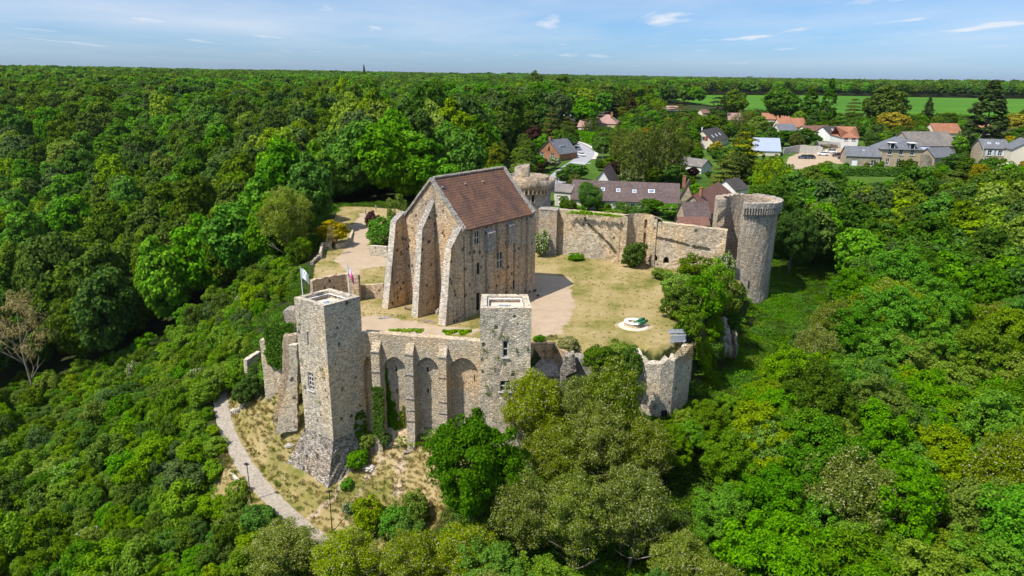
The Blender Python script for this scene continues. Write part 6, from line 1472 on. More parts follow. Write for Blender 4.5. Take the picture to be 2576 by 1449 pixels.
ivy_on('dark ivy spreading in the arch beside the left buttress', [(966, 1110), (998, 1112), (1000, 1060), (985, 990), (968, 912), (961, 950)], CA - nC_ * .8, dC, .5, 2600, 'deep', 2)
ivy_on('yellow green creeper at the bottom of the second arch', [(998, 1090), (1018, 1075), (1016, 1020), (1004, 1045)], CA - nC_ * .75, dC, .3, 350, 'lime', 3)
ivy_on('thick ivy hanging over the broken gate pier', [(668, 905), (690, 925), (738, 930), (741, 812), (668, 815)], np.array([-37.8, 94.7]), np.array([.995, -.1]), .9, 5200, 'ivy', 4)
ivy_on('ivy sheet falling down the cliff right of the barriers', [(1745, 850), (1775, 850), (1795, 900), (1805, 950), (1775, 945), (1752, 900)], np.array([26.4, 91.6]), np.array([.55, .835]), .8, 4200, 'lime', 5)
ivy_on('dry trailing roots hanging from the corner turret top', [(1690, 880), (1745, 862), (1742, 900), (1700, 915)], np.array([22.4, 85.6]), np.array([.66, .75]), .5, 700, 'twig', 6, 'creeper', (.7, .05))
ivy_on('green weeds on top of the far wall', [(1425, 536), (1500, 541), (1562, 546), (1566, 543), (1540, 538), (1500, 535), (1470, 529), (1440, 530)], FW[0] - np.array([.3, .9]), (FW[1] - FW[0]) / np.linalg.norm(FW[1] - FW[0]), .8, 700, 'scrub', 7, 'weeds', wob=0)
ivy_on('planted green strip on the terrace, left part', [(981, 832), (1068, 830), (1068, 826), (981, 827)], CA - nC_ * 3.8, dC, 1.6, 700, 'lime', 8, 'planting', wob=0); ivy_on('planted green strip on the terrace, right part', [(1114, 834), (1186, 834), (1186, 828), (1114, 829)], CA - nC_ * 3.8, dC, 1.6, 600, 'scrub', 9, 'planting', wob=0)
rgt = random.Random(4)
for lab, P0, d, pts in (('weed tufts growing from cracks of the two-window tower', BL, dB, [(1240, 832), (1275, 850), (1300, 880), (1328, 876), (1218, 880), (1252, 900), (1268, 915), (1224, 970), (1228, 990), (1290, 935), (1262, 845), (1245, 925)]),
                        ('weed tufts growing from cracks of the flagged tower', AL, dA, [(752, 813), (811, 930), (816, 945), (803, 1010), (757, 905), (790, 1100)])):
    Pn = []; nn = np.array([d[1], -d[0]])
    for x, y in pts:
        a, z = onplane(x, y, P0, d); k = 26; Pn.append(np.stack([P0[0] + d[0] * a + nn[0] * .12 + np.array([rgt.gauss(0, .17) for _ in range(k)]), P0[1] + d[1] * a + nn[1] * .12 + np.array([rgt.gauss(0, .1) for _ in range(k)]), z + np.array([rgt.gauss(0, .16) for _ in range(k)])], 1))
    P = np.concatenate(Pn); o = bpy.data.objects.new('weeds', leafmesh('weeds', P, unit(np.array([nn[0], nn[1], .5]) + .6 * np.random.default_rng(1).normal(size=P.shape)), .16, .11, LEAF['oak'], 1)); COL.objects.link(o); tag(o, lab, 'weeds', kind='stuff')
for x, yb, yt_, w, lab in ((1340, 1175, 930, 165, 'pale-blossomed feathery tree covering the foot of the two-window tower'), (1452, 1160, 945, 140, 'pale-blossomed feathery tree in front of the shaded small terrace'), (1532, 1165, 908, 165, 'broad pale-blossomed tree between broken wall and corner turret'), (1400, 1290, 1060, 170, 'pale-blossomed tree right of the big deep green tree'), (1500, 1270, 1020, 170, 'pale-blossomed tree in middle of the front wood'),
    (1610, 1250, 1050, 150, 'feathery blossoming tree under the corner turret foot'), (1310, 1440, 1190, 170, 'blossoming tree at the lower right of the big deep green tree'), (1440, 1460, 1190, 180, 'wide blossoming tree near bottom centre'), (1580, 1430, 1170, 190, 'blossoming tree left of the bright canopy at the bottom'), (1180, 1500, 1330, 190, 'blossoming tree at the bottom below the big deep green tree'), (1040, 1520, 1345, 180, 'feathery olive tree at bottom edge below the mound'), (880, 1500, 1345, 190, 'feathery olive tree where the footpath leaves the picture'), (720, 1470, 1325, 190, 'feathery olive tree below the lower end of the footpath')):
    T('near', 'robinia', x, yb, yt_, w, lab, v=x % 3)
for x, yb, yt_, w, lab in ((1395, 1230, 1075, 70, 'bare pale limbs of a dying tree among the front blossoming trees'), (1622, 1240, 1120, 70, 'dead pale tree standing in a dark gap below the corner turret'), (2300, 1330, 1190, 70, 'dead forked tree showing in a dark gap of the right wood'), (1560, 1400, 1300, 60, 'leafless pale tree near bottom centre of the wood')):
    T('near', 'twig', x, yb, yt_, w, lab)
T('near', 'twig', 88, 985, 722, 135, 'tall half bare brownish tree standing above the scrub at the far left', v=0)
# --- single plants of the village
vt = [('column', 'conifer', 2461, 400, 203, 88, 'giant broad dark conifer towering at right edge of the village', 0, 'conifer'), ('column', 'deep', 2076, 328, 198, 36, 'tallest slim poplar before the bright field', 0, 'poplar_tree'), ('column', 'deep', 2031, 318, 220, 48, 'second slim poplar left of the tallest poplar', 1, 'poplar_tree'),
 ('mid', 'oak', 2215, 335, 214, 112, 'large airy olive tree against the field behind the barn', 0, 0), ('mid', 'gold', 2243, 352, 279, 92, 'golden yellow tree left of the big barn', 1, 0), ('cone', 'conifer', 2326, 328, 246, 52, 'regular dark spruce before the field right of the golden tree', 0, 'conifer'),
 ('layer', 'pine', 2142, 318, 247, 66, 'brownish pine right of the slim poplars', 0, 'conifer'), ('layer', 'pine', 2068, 316, 254, 46, 'small brown pine at the foot of the tallest poplar', 1, 'conifer'), ('mid', 'purple', 2070, 322, 288, 46, 'dark purple tree behind the white row of houses', 0, 0),
 ('mid', 'deep', 1958, 312, 222, 98, 'big dark oval tree behind the orange farmhouse', 2, 0), ('mid', 'oak', 1842, 300, 224, 66, 'dark round tree at the field edge', 0, 0), ('layer', 'conifer', 1802, 304, 223, 66, 'dark layered cedar left of the round field tree', 0, 'conifer'),
 ('weep', 'willow', 1598, 470, 318, 92, 'drooping willow at the left of the willow cluster', 0, 'willow_tree'), ('weep', 'willow', 1662, 462, 298, 118, 'widest drooping willow in the cluster', 1, 'willow_tree'), ('weep', 'willow', 1690, 452, 318, 70, 'drooping willow at the right of the cluster', 0, 'willow_tree'), ('weep', 'willow', 1560, 420, 322, 60, 'small drooping willow beside the thin pole', 1, 'willow_tree'),
 ('weep', 'willow', 1484, 352, 292, 46, 'slender willow above the street bend', 0, 'willow_tree'), ('layer', 'conifer', 1716, 410, 306, 50, 'dark layered conifer right of the willows', 1, 'conifer'), ('layer', 'cedar', 1868, 455, 328, 128, 'big yellow olive cedar with flat layered branches', 0, 'cedar_tree'), ('layer', 'cedar', 1822, 470, 385, 86, 'smaller yellow olive cedar in front of the grey gable', 1, 'cedar_tree'),
 ('weep', 'lime', 1932, 545, 388, 108, 'yellow green weeping tree behind the ruined tower', 0, 'willow_tree'), ('near', 'deep', 1925, 640, 436, 150, 'dense dark green tree touching the back of the ruined tower', 1, 0), ('near', 'deep', 1985, 690, 500, 105, 'dark tree casting shade into the ditch beside the ruined tower', 2, 0),
 ('mid', 'purple', 2006, 485, 432, 58, 'purple tree below the yard', 1, 0), ('mid', 'purple', 2086, 545, 486, 84, 'wide purple tree in the gardens', 2, 0), ('near', 'twig', 2036, 600, 508, 64, 'leafless pale bush-like tree in the gardens', 0, 0), ('mid', 'ash', 2062, 490, 414, 104, 'light green garden tree under the yard hedge', 1, 0), ('mid', 'deep', 2112, 500, 440, 60, 'small deep green garden tree', 0, 0),
 ('mid', 'deep', 2405, 440, 386, 76, 'round deep green tree before the outbuilding gable', 2, 0), ('mid', 'white', 1590, 470, 414, 66, 'bush-like tree full of white blossom behind the long low house', 0, 0), ('mid', 'purple', 1545, 450, 404, 60, 'brown purple tree left of the white blossom tree', 1, 0), ('mid', 'purple', 1742, 448, 419, 40, 'small purple tree beside the white gable', 0, 0),
 ('mid', 'ash', 1630, 462, 410, 74, 'rounded green tree right of the white blossom tree', 1, 0), ('mid', 'deep', 1690, 470, 412, 84, 'dark green tree behind the long low house', 2, 0), ('mid', 'gold', 1801, 392, 354, 36, 'golden bush before the cream house', 0, 0), ('near', 'ash', 1480, 534, 453, 66, 'rounded light green tree in the garden of the long low house', 0, 0),
 ('layer', 'pine', 1386, 372, 268, 70, 'tall brown green pine behind the brick house', 0, 'conifer'), ('layer', 'pine', 1425, 356, 292, 64, 'wide brown green pine at the street', 1, 'conifer'), ('mid', 'russet', 1322, 372, 330, 52, 'yellowish tree left of the brick house', 1, 0), ('mid', 'ash', 1468, 322, 247, 78, 'bright full tree right of the charcoal-roofed house', 0, 0),
 ('layer', 'bluegreen', 1536, 300, 232, 76, 'blue green cedar above the hipped-roof house', 0, 'cedar_tree'), ('cone', 'pine', 1585, 310, 232, 54, 'dark pointed conifer right of the blue green cedar', 1, 'conifer'), ('weep', 'lime', 1652, 300, 246, 52, 'yellow willow in front of the bright field', 1, 'willow_tree'), ('layer', 'pine', 1712, 322, 252, 62, 'brown green pine left of the far red-brown roof', 0, 'conifer'),
 ('layer', 'pine', 1690, 300, 262, 40, 'small pine beside the yellow willow', 1, 'conifer'), ('mid', 'oak', 1782, 350, 288, 84, 'rounded olive tree above the cream house', 1, 0), ('mid', 'lime', 1902, 350, 290, 56, 'yellow green tree left of the orange farmhouse', 2, 0), ('weep', 'willow', 1862, 345, 280, 60, 'soft green willow before the pale pink roof', 0, 'willow_tree'), ('mid', 'deep', 2020, 372, 322, 76, 'dense dark tree before the white row', 0, 0), ('mid', 'deep', 1965, 368, 326, 60, 'dense dark tree left end of the white row', 1, 0),
 ('mid', 'gold', 2545, 352, 282, 70, 'yellow tinted tree at the right picture edge', 1, 0), ('mid', 'oak', 2520, 330, 290, 40, 'olive tree between grey gable and picture edge', 0, 0), ('mid', 'oak', 2380, 330, 282, 50, 'olive tree behind the orange dormer roof', 2, 0), ('mid', 'ash', 1448, 455, 410, 80, 'leafy tree screening the street end', 2, 0), ('mid', 'deep', 1425, 466, 420, 56, 'dark leafy tree at the lane left of the white gable', 0, 0),
 ('mid', 'white', 1395, 425, 392, 40, 'white flowering bush beside the brick house', 1, 0), ('mid', 'purple', 1358, 430, 398, 60, 'brown leaved tree above the round tower', 0, 0), ('mid', 'deep', 1640, 540, 498, 70, 'leafy bush-tree at the castle wall top', 1, 0), ('mid', 'ash', 1690, 552, 512, 76, 'bright leafy tree above the niche of the castle wall', 2, 0), ('mid', 'ash', 1745, 500, 462, 60, 'leafy tree right of the stone annex', 0, 0),
 ('mid', 'oak', 1345, 190 + 60, 178, 46, 'tall round tree breaking the skyline behind the keep', 0, 0), ('mid', 'oak', 1410, 252, 184, 50, 'second tall tree at the skyline above the street', 1, 0), ('cone', 'conifer', 916, 178, 156, 9, 'single pointed fir rising above the left skyline', 0, 'conifer')]
for k, m_, x, yb, yt_, w, lab, v, nm in vt: T(k, m_, x, yb, yt_, w, lab, 'tree', nm or 'broadleaf_tree', None, v)
for x, yb, yt_, w, k, lab in ((1420, 530, 492, 34, 'ivy', 'clipped dark bush at the gate shelter'), (1520, 536, 506, 50, 'ivy', 'leafy bush at the wall of the long low house'), (1566, 540, 508, 56, 'ash', 'bush under the third roof window'), (1610, 546, 512, 60, 'deep', 'dark bush near the right end of the long low house'), (1455, 536, 514, 40, 'ash', 'low bush left in the long garden'), (1540, 548, 528, 70, 'lime', 'low spreading bush on the garden edge'), (1650, 530, 494, 50, 'deep', 'dark bush at the corner of the long low house'),
    (1560, 436, 420, 60, 'gold', 'golden creeper on the roof of the white gabled wing')):
    T('shrub', k, x, yb, yt_, w, lab, 'shrub', 'shrub')
def hedge(label, A, B, w, h, mat, n, seed):
    P0, P1 = hit(*A), hit(*B); rg = np.random.default_rng(seed); L = np.linalg.norm(P1 - P0); d = (P1 - P0) / L; nn = np.array([d[1], -d[0], 0]); nn /= np.linalg.norm(nn)
    s_ = rg.random(n) * L; u_ = rg.uniform(-1, 1, n); v_ = rg.random(n); top = rg.random(n) < .4; u_ = np.where(top, u_, np.sign(u_)); v_ = np.where(top, 1, v_)
    bump_ = 1 + .12 * np.sin(s_ * 1.1) + .06 * rg.normal(size=n); g_ = P0 + d * s_[:, None]; g_[:, 2] = zt(g_[:, :2])
    P = g_ + nn * (u_ * w / 2 * bump_)[:, None]; P[:, 2] += v_ * h * bump_; Nn = unit(nn * (np.where(top, 0, u_))[:, None] + np.array([0, 0, 1]) * np.where(top, 1, .35)[:, None] + .45 * rg.normal(size=P.shape))
    o = bpy.data.objects.new('hedge', leafmesh('hedge', P, Nn, .5, .34, LEAF[mat], seed)); COL.objects.link(o); tag(o, label, 'hedge')
hedge('very long clipped hedge in front of the ochre house', (2110, 441), (2372, 444), 2.4, 2.6, 'ash', 9000, 1); hedge('low clipped hedge at the corner of the yard', (1990, 448), (2085, 420), 2.0, 1.8, 'lime', 3500, 2); hedge('dark rounded hedge at the street bend', (1455, 352), (1500, 362), 4, 4, 'ash', 3500, 3)

# ------------------------------------------------------------------ woods, scrub and garden trees
rs = np.random.default_rng(12)
def jgrid(x0, x1, y0, y1, s_):
    X, Y = np.meshgrid(np.arange(x0, x1, s_), np.arange(y0, y1, s_)); X = X + (np.arange(X.shape[0]) % 2)[:, None] * s_ / 2
    q = np.stack([X.ravel(), Y.ravel()], 1); return q + rs.uniform(-.48, .48, q.shape) * s_
def inview(q, m_=.10, near_=34):
    a = np.abs(q[:, 0]) / np.maximum(q[:, 1], 1); d = np.hypot(q[:, 0], q[:, 1]); return (q[:, 1] > 18) & (a < .76 + m_ + 9 / np.maximum(d, 1)) & (d > near_)
RECT = np.array(hp([(0, 0 + 200)])) if False else None
SHRUBZ = np.array([*hp([(760, 660), (640, 720), (500, 810), (340, 900), (180, 965), (20, 985)]), (-90, 74), (-62, 44), (-30, 30), (-12, 42), (-14, 56), (-22, 66), (-30, 73), (-38, 82), (-44, 93), (-50, 105), (-53, 112), (-42, 100), (-37, 102), (-38, 112)], float)
VIL = np.array([(-12, 158), (20, 150), (40, 146), (60, 166), (75, 178), (120, 195), (150, 207), (190, 215), (260, 225), (420, 280), (520, 430), (300, 545), (190, 560), (120, 520), (60, 430), (20, 330), (-2, 262), (-12, 220)], float)
CLEAR = [PLATEAU, MOUND, FIELDB]
PX1 = np.array([(548, 990), (600, 930), (640, 885), (655, 810), (740, 735), (780, 640), (830, 600), (890, 520), (1000, 500), (1400, 500), (1960, 480), (1965, 560), (1960, 700), (1905, 760), (1860, 760), (1850, 640), (1650, 650), (1650, 850), (1760, 850), (1750, 960), (1700, 1040), (1660, 1030), (1625, 960), (1600, 905), (1500, 890), (1440, 925), (1400, 900), (1345, 925), (1338, 930), (1262, 985), (1195, 1000), (1100, 1060), (1075, 1110), (1070, 1190), (1000, 1200), (900, 1270), (880, 1340), (840, 1350), (760, 1318), (690, 1270), (640, 1250), (592, 1190), (575, 1120), (548, 1060)], float)
PX2 = np.array([(1930, 700), (2000, 690), (2080, 650), (2090, 700), (2040, 770), (1960, 850), (1900, 940), (1850, 950), (1800, 930), (1850, 880), (1930, 760)], float)
HBOX = []
for lab, (P0, P1, d, n, zb, ev, rz_, dp, L) in HOUSES.items():
    pts = [proj((*(P0 + d * a * L - n * b * dp), z)) for a in (.1, .9) for b, z in ((0, zb + .6 * (ev - zb)), (.0, ev), (.5, rz_))]; pts = np.array(pts); HBOX.append((pts[:, 0].min(), pts[:, 1].min(), pts[:, 0].max(), pts[:, 1].max(), float(np.hypot(*P0))))
for x0, y0, x1, y1 in ((1990, 378, 2128, 408), (1440, 360, 1492, 412), (1392, 436, 1420, 458), (2125, 426, 2165, 440), (2030, 595, 2075, 640), (1668, 236, 2070, 272), (2070, 244, 2420, 282), (2420, 258, 2570, 285), (2105, 427, 2260, 444)): HBOX.append((x0, y0, x1, y1, float(np.hypot(*hit((x0 + x1) / 2, y1)[:2])) if y1 > 300 else 700.))
HB = np.array(HBOX)
def outline_px(x, y, z, r, h):
    o = []
    for a, b in ((0, 1), (-.7, .85), (.7, .85), (-1, .6), (1, .6), (0, .6), (-.8, .3), (.8, .3)): o.append(proj((x + a * r, y, z + b * h)))
    return np.array(o)
def fits(x, y, z, r, h, houses=False):
    o = outline_px(x, y, z, r, h); d = math.hypot(x, y)
    if d < 158:
        if (poly_sd(o, PX1) < -2).any() or (poly_sd(o, PX2) < 0).any(): return False
    if houses or d > 140:
        b = HB[HB[:, 4] > d - 4]
        if len(b) and ((o[:, None, 0] > b[:, 0]) & (o[:, None, 0] < b[:, 2]) & (o[:, None, 1] > b[:, 1]) & (o[:, None, 1] < b[:, 3])).any(): return False
    return True
def free(q, pad):
    ok = np.ones(len(q), bool)
    for pl in CLEAR: ok &= poly_sd(q, pl) > pad
    ok &= line_dist(q, FOOT)[0] > pad + 1.2; ok &= line_dist(q, ROADC)[0] > pad + 3.5; ok &= poly_sd(q, YARD) > pad; ok &= poly_sd(q, UPPATH) > pad
    for c in FOOT_C: ok &= np.hypot(q[:, 0] - c[0], q[:, 1] - c[1]) > c[2] + pad * .5
    return ok
INST = []      # (distance, key, x, y, z, sx, sz, zone)
def pick(ws):
    k = list(ws); p = np.array([ws[a] for a in k], float); return k[int(rs.choice(len(k), p=p / p.sum()))]
tk = np.array(TAKEN)
def zone(x, y):
    if x > 12 + .1 * y and y < 240: return 'right'
    if y < 76 and x > -22: return 'front'
    return 'left'
def patchpick(ws, x, y):
    k = list(ws); p = np.array([ws[a] for a in k], float); sc_ = np.array([1.2 * math.sin(x / 23. + 1.7 * i) + 1.2 * math.sin(y / 19. + 2.9 * i + x / 47.) for i in range(len(k))])
    p = p * np.exp(sc_ * .8); return k[int(rs.choice(len(k), p=p / p.sum()))]
MIXW = {'right': {'ash': 5, 'scrub': 2.5, 'deep': 1, 'lime': .8, 'robinia': 1.1, 'oak': .6}, 'front': {'robinia': 5, 'ash': 1.3, 'deep': 1, 'scrub': 1}, 'left': {'oak': 4, 'deep': 2.2, 'ash': 2, 'scrub': 1.2, 'lime': .35, 'robinia': .25}}
q = jgrid(-330, 330, 18, 420, 5.4); q = np.concatenate([q[(q[:, 0] > 12 + .1 * q[:, 1]) | (q[:, 1] < 76)], (lambda b: b[(b[:, 0] <= 12 + .1 * b[:, 1]) & (b[:, 1] >= 76)])(jgrid(-330, 330, 18, 420, 7.8))]); q = q[inview(q)]; q = q[free(q, 3.0)]; q = q[(poly_sd(q, VIL) > 1) & (poly_sd(q, SHRUBZ) > 1)]
for x, y in q:
    if np.min(np.hypot(tk[:, 0] - x, tk[:, 1] - y) - tk[:, 2] * .6) < 2.2: continue
    z = z1(x, y); d = math.hypot(x, y); zn = zone(x, y); s_ = rs.uniform(.78, 1.28) * (rs.uniform(1.0, 1.55) if zn == 'left' else 1) * (1.0 if zn != 'front' else .85); h = s_ * rs.uniform(.85, 1.2) * (1.15 if zn == 'left' and d > 150 else .95)
    m_ = patchpick(MIXW[zn], x, y); lod = 'near' if d < 150 else 'mid'
    if lod == 'mid' and m_ in ('scrub', 'robinia'): m_ = 'lime' if m_ == 'scrub' and rs.random() < .5 else 'bluegreen'
    key = (lod, m_, int(rs.integers(1, 4)) if lod == 'near' and m_ != 'robinia' else int(rs.integers(3))); H_ = PROTO[key][2]
    for sh in (1, .72, .5, .34):
        if fits(x, y, z, 4.5 * s_ * sh, H_ * h * sh): INST.append((d, key, x, y, z - .3, s_ * sh, h * sh, zn)); break
for (r0, r1, sp, sc) in ((400, 900, 9.5, 1.35), (900, 2400, 15.0, 1.75), (2400, 7000, 40.0, 3.2)):
    a = r1 * .9; q = jgrid(-a, a, r0 * .6, r1, sp); d = np.hypot(q[:, 0], q[:, 1]); q = q[(d > r0) & (d <= r1) & (np.abs(q[:, 0]) / np.maximum(q[:, 1], 1) < .80)]
    for pl in (FIELDB,): q = q[poly_sd(q, pl) > 3]
    if r0 == 400: q = q[(poly_sd(q, VIL) > 1)]; q = q[free(q, 4)]
    zz = zt(q); n = len(q); s_ = rs.uniform(.8, 1.25, n) * sc; hh = rs.uniform(.85, 1.25, n) * (sc ** .25) * 1.25; ks = np.array([('oak', 'ash', 'deep', 'scrub').index(patchpick({'oak': 5, 'ash': 1.7, 'deep': 2.5, 'scrub': .9}, *(q[i] / sc))) for i in range(n)]); vs = rs.integers(0, 3, n)
    for i in range(n):
        d_ = math.hypot(*q[i])
        if d_ < 700 and not fits(q[i, 0], q[i, 1], zz[i], 4.5 * s_[i], 12 * hh[i]): continue
        INST.append((d_, ('far', ('oak', 'ash', 'deep', 'scrub')[ks[i]], int(vs[i])), q[i, 0], q[i, 1], zz[i] - .5, s_[i], hh[i], 'far'))
# scrub on the left slope
SHR = []
q = jgrid(-120, 10, 25, 175, 2.3); q = q[inview(q, .12, 30)]; q = q[poly_sd(q, SHRUBZ) < 3.5]; q = q[free(q, .6)]
for x, y in q:
    z = z1(x, y); d = math.hypot(x, y); s_ = rs.uniform(.7, 1.25) * (1.7 if rs.random() < .18 else 1.0); h = s_ * rs.uniform(.7, 1.3); bare = poly_sd(np.array([[x, y]]), SLOPEBARE)[0]
    if bare < 0 and rs.random() < .75: continue
    m_ = pick({'scrub': 5, 'lime': 1.2, 'ash': 1.6, 'oak': 2, 'deep': 1.2, 'bluegreen': .5, 'white': .15})
    if line_dist(np.array([[x, y]]), FOOT)[0][0] < 6: m_ = 'lime' if rs.random() < .6 else 'scrub'; h *= .8
    for sh in (1, .7, .45):
        if fits(x, y, z, 1.7 * s_ * sh, 3 * h * sh): SHR.append((d, ('shrub', m_, int(rs.integers(3))), x, y, z - .15, s_ * sh, h * sh, 'slope')); break
# leafy ground cover in the ditch, under the woods' edges and along the slope
q = np.concatenate([jgrid(-14, 78, 52, 168, 1.35), jgrid(-75, -26, 60, 190, 1.7)]); q = q[inview(q)]
for pl in (PLATEAU, MOUND, UPPATH): q = q[poly_sd(q, pl) > .9]
q = q[(line_dist(q, FOOT)[0] > 1.9) & (np.hypot(q[:, 0] - TC[0], q[:, 1] - TC[1]) > RO + .6)]
for hold in (np.array([AL, AC, AR, AB]), np.array([FL, FC, FR_, AR, AB, AL]), np.array([BL, BR, BBR, BBL])): q = q[poly_sd(q, hold) > .6]
zq = zt(q)
for (x, y), z in zip(q, zq): s_ = rs.uniform(.6, 1.25); SHR.append((500, ('cover', patchpick({'ivy': 3, 'ash': 2.2, 'scrub': 1.5}, x * 3, y * 3), int(rs.integers(2))), x, y, z - .03, s_, s_ * rs.uniform(.6, 1.8), 'cover'))
# garden trees of the village between the houses
VT = []
q = jgrid(-20, 520, 145, 560, 8.5); q = q[inview(q)]; q = q[poly_sd(q, VIL) < 1]; q = q[free(q, 2.0)]
for x, y in q:
    if np.min(np.hypot(tk[:, 0] - x, tk[:, 1] - y) - tk[:, 2] * .5) < 2.0: continue
    d = math.hypot(x, y); z = z1(x, y); s_ = rs.uniform(.55, 1.05); h = s_ * rs.uniform(.7, 1.05); m_ = pick({'oak': 3, 'ash': 3, 'deep': 3, 'willow': 1.2, 'lime': .7, 'bluegreen': .8, 'purple': .25, 'white': .25, 'russet': .2})
    for sh in (1, .7, .45, .3):
        if fits(x, y, z, 4.5 * s_ * sh, 12 * h * sh, True): VT.append((d, ('mid', m_, int(rs.integers(3))), x, y, z - .2, s_ * sh, h * sh, 'village')); break
CNAME = {'oak': 'olive green', 'ash': 'fresh green', 'deep': 'deep green', 'lime': 'yellow green', 'scrub': 'light olive', 'robinia': 'pale-blossomed feathery', 'bluegreen': 'grey green', 'purple': 'purple-leaved', 'willow': 'soft green', 'white': 'white-flowering', 'russet': 'yellowish', 'ivy': 'ivy green', 'grey': 'grey', 'gold': 'golden'}
ZN = {'right': ('in the closed canopy of the wood right of the castle', 'trees of the wood right of the castle'), 'front': ('in the wood at the bottom below the castle front', 'trees of the wood below the castle front'), 'left': ('in the dense wooded hillside left of the castle', 'trees of the wooded hillside left of the castle'), 'far': ('in the distant wood', 'trees of the distant wood'),
      'village': ('in the gardens between the village houses', 'garden trees between the village houses')}
def seen(e, m_=40): x, y = proj((e[2], e[3], e[4] + 5 * e[6])); return -m_ < x < 2576 + m_ and -m_ < y < 1449 + 120
INST.sort(key=lambda e: e[0]); VT.sort(key=lambda e: e[0]); SHR.sort(key=lambda e: e[0])
rest = []; n_tree = _cnt.get('tree', 0); budget = 294 - n_tree; nv_ = 0
for e in VT:
    if seen(e) and nv_ < 85: pz, gp = ZN['village']; plant(e[1], *e[2:5], e[5], e[6], f"{CNAME[e[1][1]]} tree {pz}", 'tree', gp); nv_ += 1
    else: rest.append(e)
budget -= nv_
for e in INST:
    if budget > 0 and seen(e): pz, gp = ZN[e[7]]; plant(e[1], *e[2:5], e[5], e[6], f"{CNAME[e[1][1]]} tree {pz}", 'tree', gp); budget -= 1
    else: rest.append(e)
srest = []; sb = 255 - _cnt.get('shrub', 0)
for e in SHR:
    if sb > 0 and seen(e) and e[7] == 'slope': plant(e[1], *e[2:5], e[5], e[6], f"{CNAME[e[1][1]]} bush in the scrub covering the slope left of the footpath", 'shrub', 'bushes of the scrub left of the footpath', 'shrub'); sb -= 1
    else: srest.append(e)
def scatter(name, items, label, cat):
    """one object whose points each carry a copy of one of the plant crowns built above"""
    keys = sorted(set(e[1] for e in items)); kid = {k: i for i, k in enumerate(keys)}; n = len(items)
    me = bpy.data.meshes.new(name); me.vertices.add(n); me.vertices.foreach_set('co', np.array([e[2:5] for e in items], np.float32).ravel())
    a = me.attributes.new('plant', 'INT', 'POINT'); a.data.foreach_set('value', np.array([kid[e[1]] for e in items], np.int32))
    a = me.attributes.new('size', 'FLOAT_VECTOR', 'POINT'); a.data.foreach_set('vector', np.array([(e[5], e[5], e[6]) for e in items], np.float32).ravel())
    a = me.attributes.new('turn', 'FLOAT_VECTOR', 'POINT'); a.data.foreach_set('vector', np.stack([rs.normal(size=n) * .04, rs.normal(size=n) * .04, rs.uniform(0, 6.283, n)], 1).astype(np.float32).ravel())
    o = bpy.data.objects.new(name, me); COL.objects.link(o); tag(o, label, cat, kind='stuff')
    g = bpy.data.node_groups.new(name, 'GeometryNodeTree'); g.interface.new_socket('Geometry', in_out='INPUT', socket_type='NodeSocketGeometry'); g.interface.new_socket('Geometry', in_out='OUTPUT', socket_type='NodeSocketGeometry')
    gi, go = g.nodes.new('NodeGroupInput'), g.nodes.new('NodeGroupOutput'); J = g.nodes.new('GeometryNodeJoinGeometry')
    def attr(nm, ty): q_ = g.nodes.new('GeometryNodeInputNamedAttribute'); q_.data_type = ty; q_.inputs[0].default_value = nm; return [s_ for s_ in q_.outputs if s_.enabled][0]
    ap, asz, atn = attr('plant', 'INT'), attr('size', 'FLOAT_VECTOR'), attr('turn', 'FLOAT_VECTOR'); er = g.nodes.new('FunctionNodeEulerToRotation'); g.links.new(atn, er.inputs[0])
    for k in keys:
        src = bpy.data.objects.get(CROWN_OF[k]); oi = g.nodes.new('GeometryNodeObjectInfo'); oi.inputs['Object'].default_value = src; oi.inputs['As Instance'].default_value = True; oi.transform_space = 'ORIGINAL'
        cp_ = g.nodes.new('FunctionNodeCompare'); cp_.data_type = 'INT'; cp_.operation = 'EQUAL'; ii = [s_ for s_ in cp_.inputs if s_.enabled]; g.links.new(ap, ii[0]); ii[1].default_value = kid[k]
        ip = g.nodes.new('GeometryNodeInstanceOnPoints'); g.links.new(gi.outputs[0], ip.inputs['Points']); g.links.new(cp_.outputs[0], ip.inputs['Selection']); g.links.new(oi.outputs['Geometry'], ip.inputs['Instance']); g.links.new(er.outputs[0], ip.inputs['Rotation']); g.links.new(asz, ip.inputs['Scale']); g.links.new(ip.outputs[0], J.inputs[0])
    g.links.new(J.outputs[0], go.inputs[0]); md = o.modifiers.new('scatter', 'NODES'); md.node_group = g; return o
# every scattered kind needs one crown standing in the scene: take it from the single plants, or plant the nearest one singly
CROWN_OF = {}
for o in list(COL.objects):
    if o.name.startswith('crown') and o.parent:
        for k, (me_, _, _) in PROTO.items():
            if o.data is me_: CROWN_OF.setdefault(k, o.name)
def ensure(items, cat, labeler):
    out_ = []
    for e in items:
        if e[1] not in CROWN_OF and (seen(e) or e[0] > 300):
            o = plant(e[1], *e[2:5], e[5], e[6], labeler(e), cat, ZN[e[7]][1] if e[7] in ZN else 'low bushes in the ditch' if e[7] == 'ditch' else 'bushes of the scrub left of the footpath', 'shrub' if cat == 'shrub' else 'broadleaf_tree'); CROWN_OF[e[1]] = o.children[0].name
        else: out_.append(e)
    return [e for e in out_ if e[1] in CROWN_OF]
rest = ensure(rest, 'tree', lambda e: f"{CNAME[e[1][1]]} tree {ZN[e[7]][0]}")
srest = ensure(srest, 'shrub', lambda e: f"low {CNAME[e[1][1]]} bush in the green ditch below the ruined tower" if e[7] == 'ditch' else f"{CNAME[e[1][1]]} bush in the scrub covering the slope left of the footpath")
for k in [k for k in {e[1] for e in rest + srest}]: assert CROWN_OF.get(k)
rgx = np.random.default_rng(77); nb = 46; aa_ = rgx.uniform(0, 6.283, nb); rr_ = rgx.random(nb) * .28; ln = rgx.uniform(.18, .5, nb)
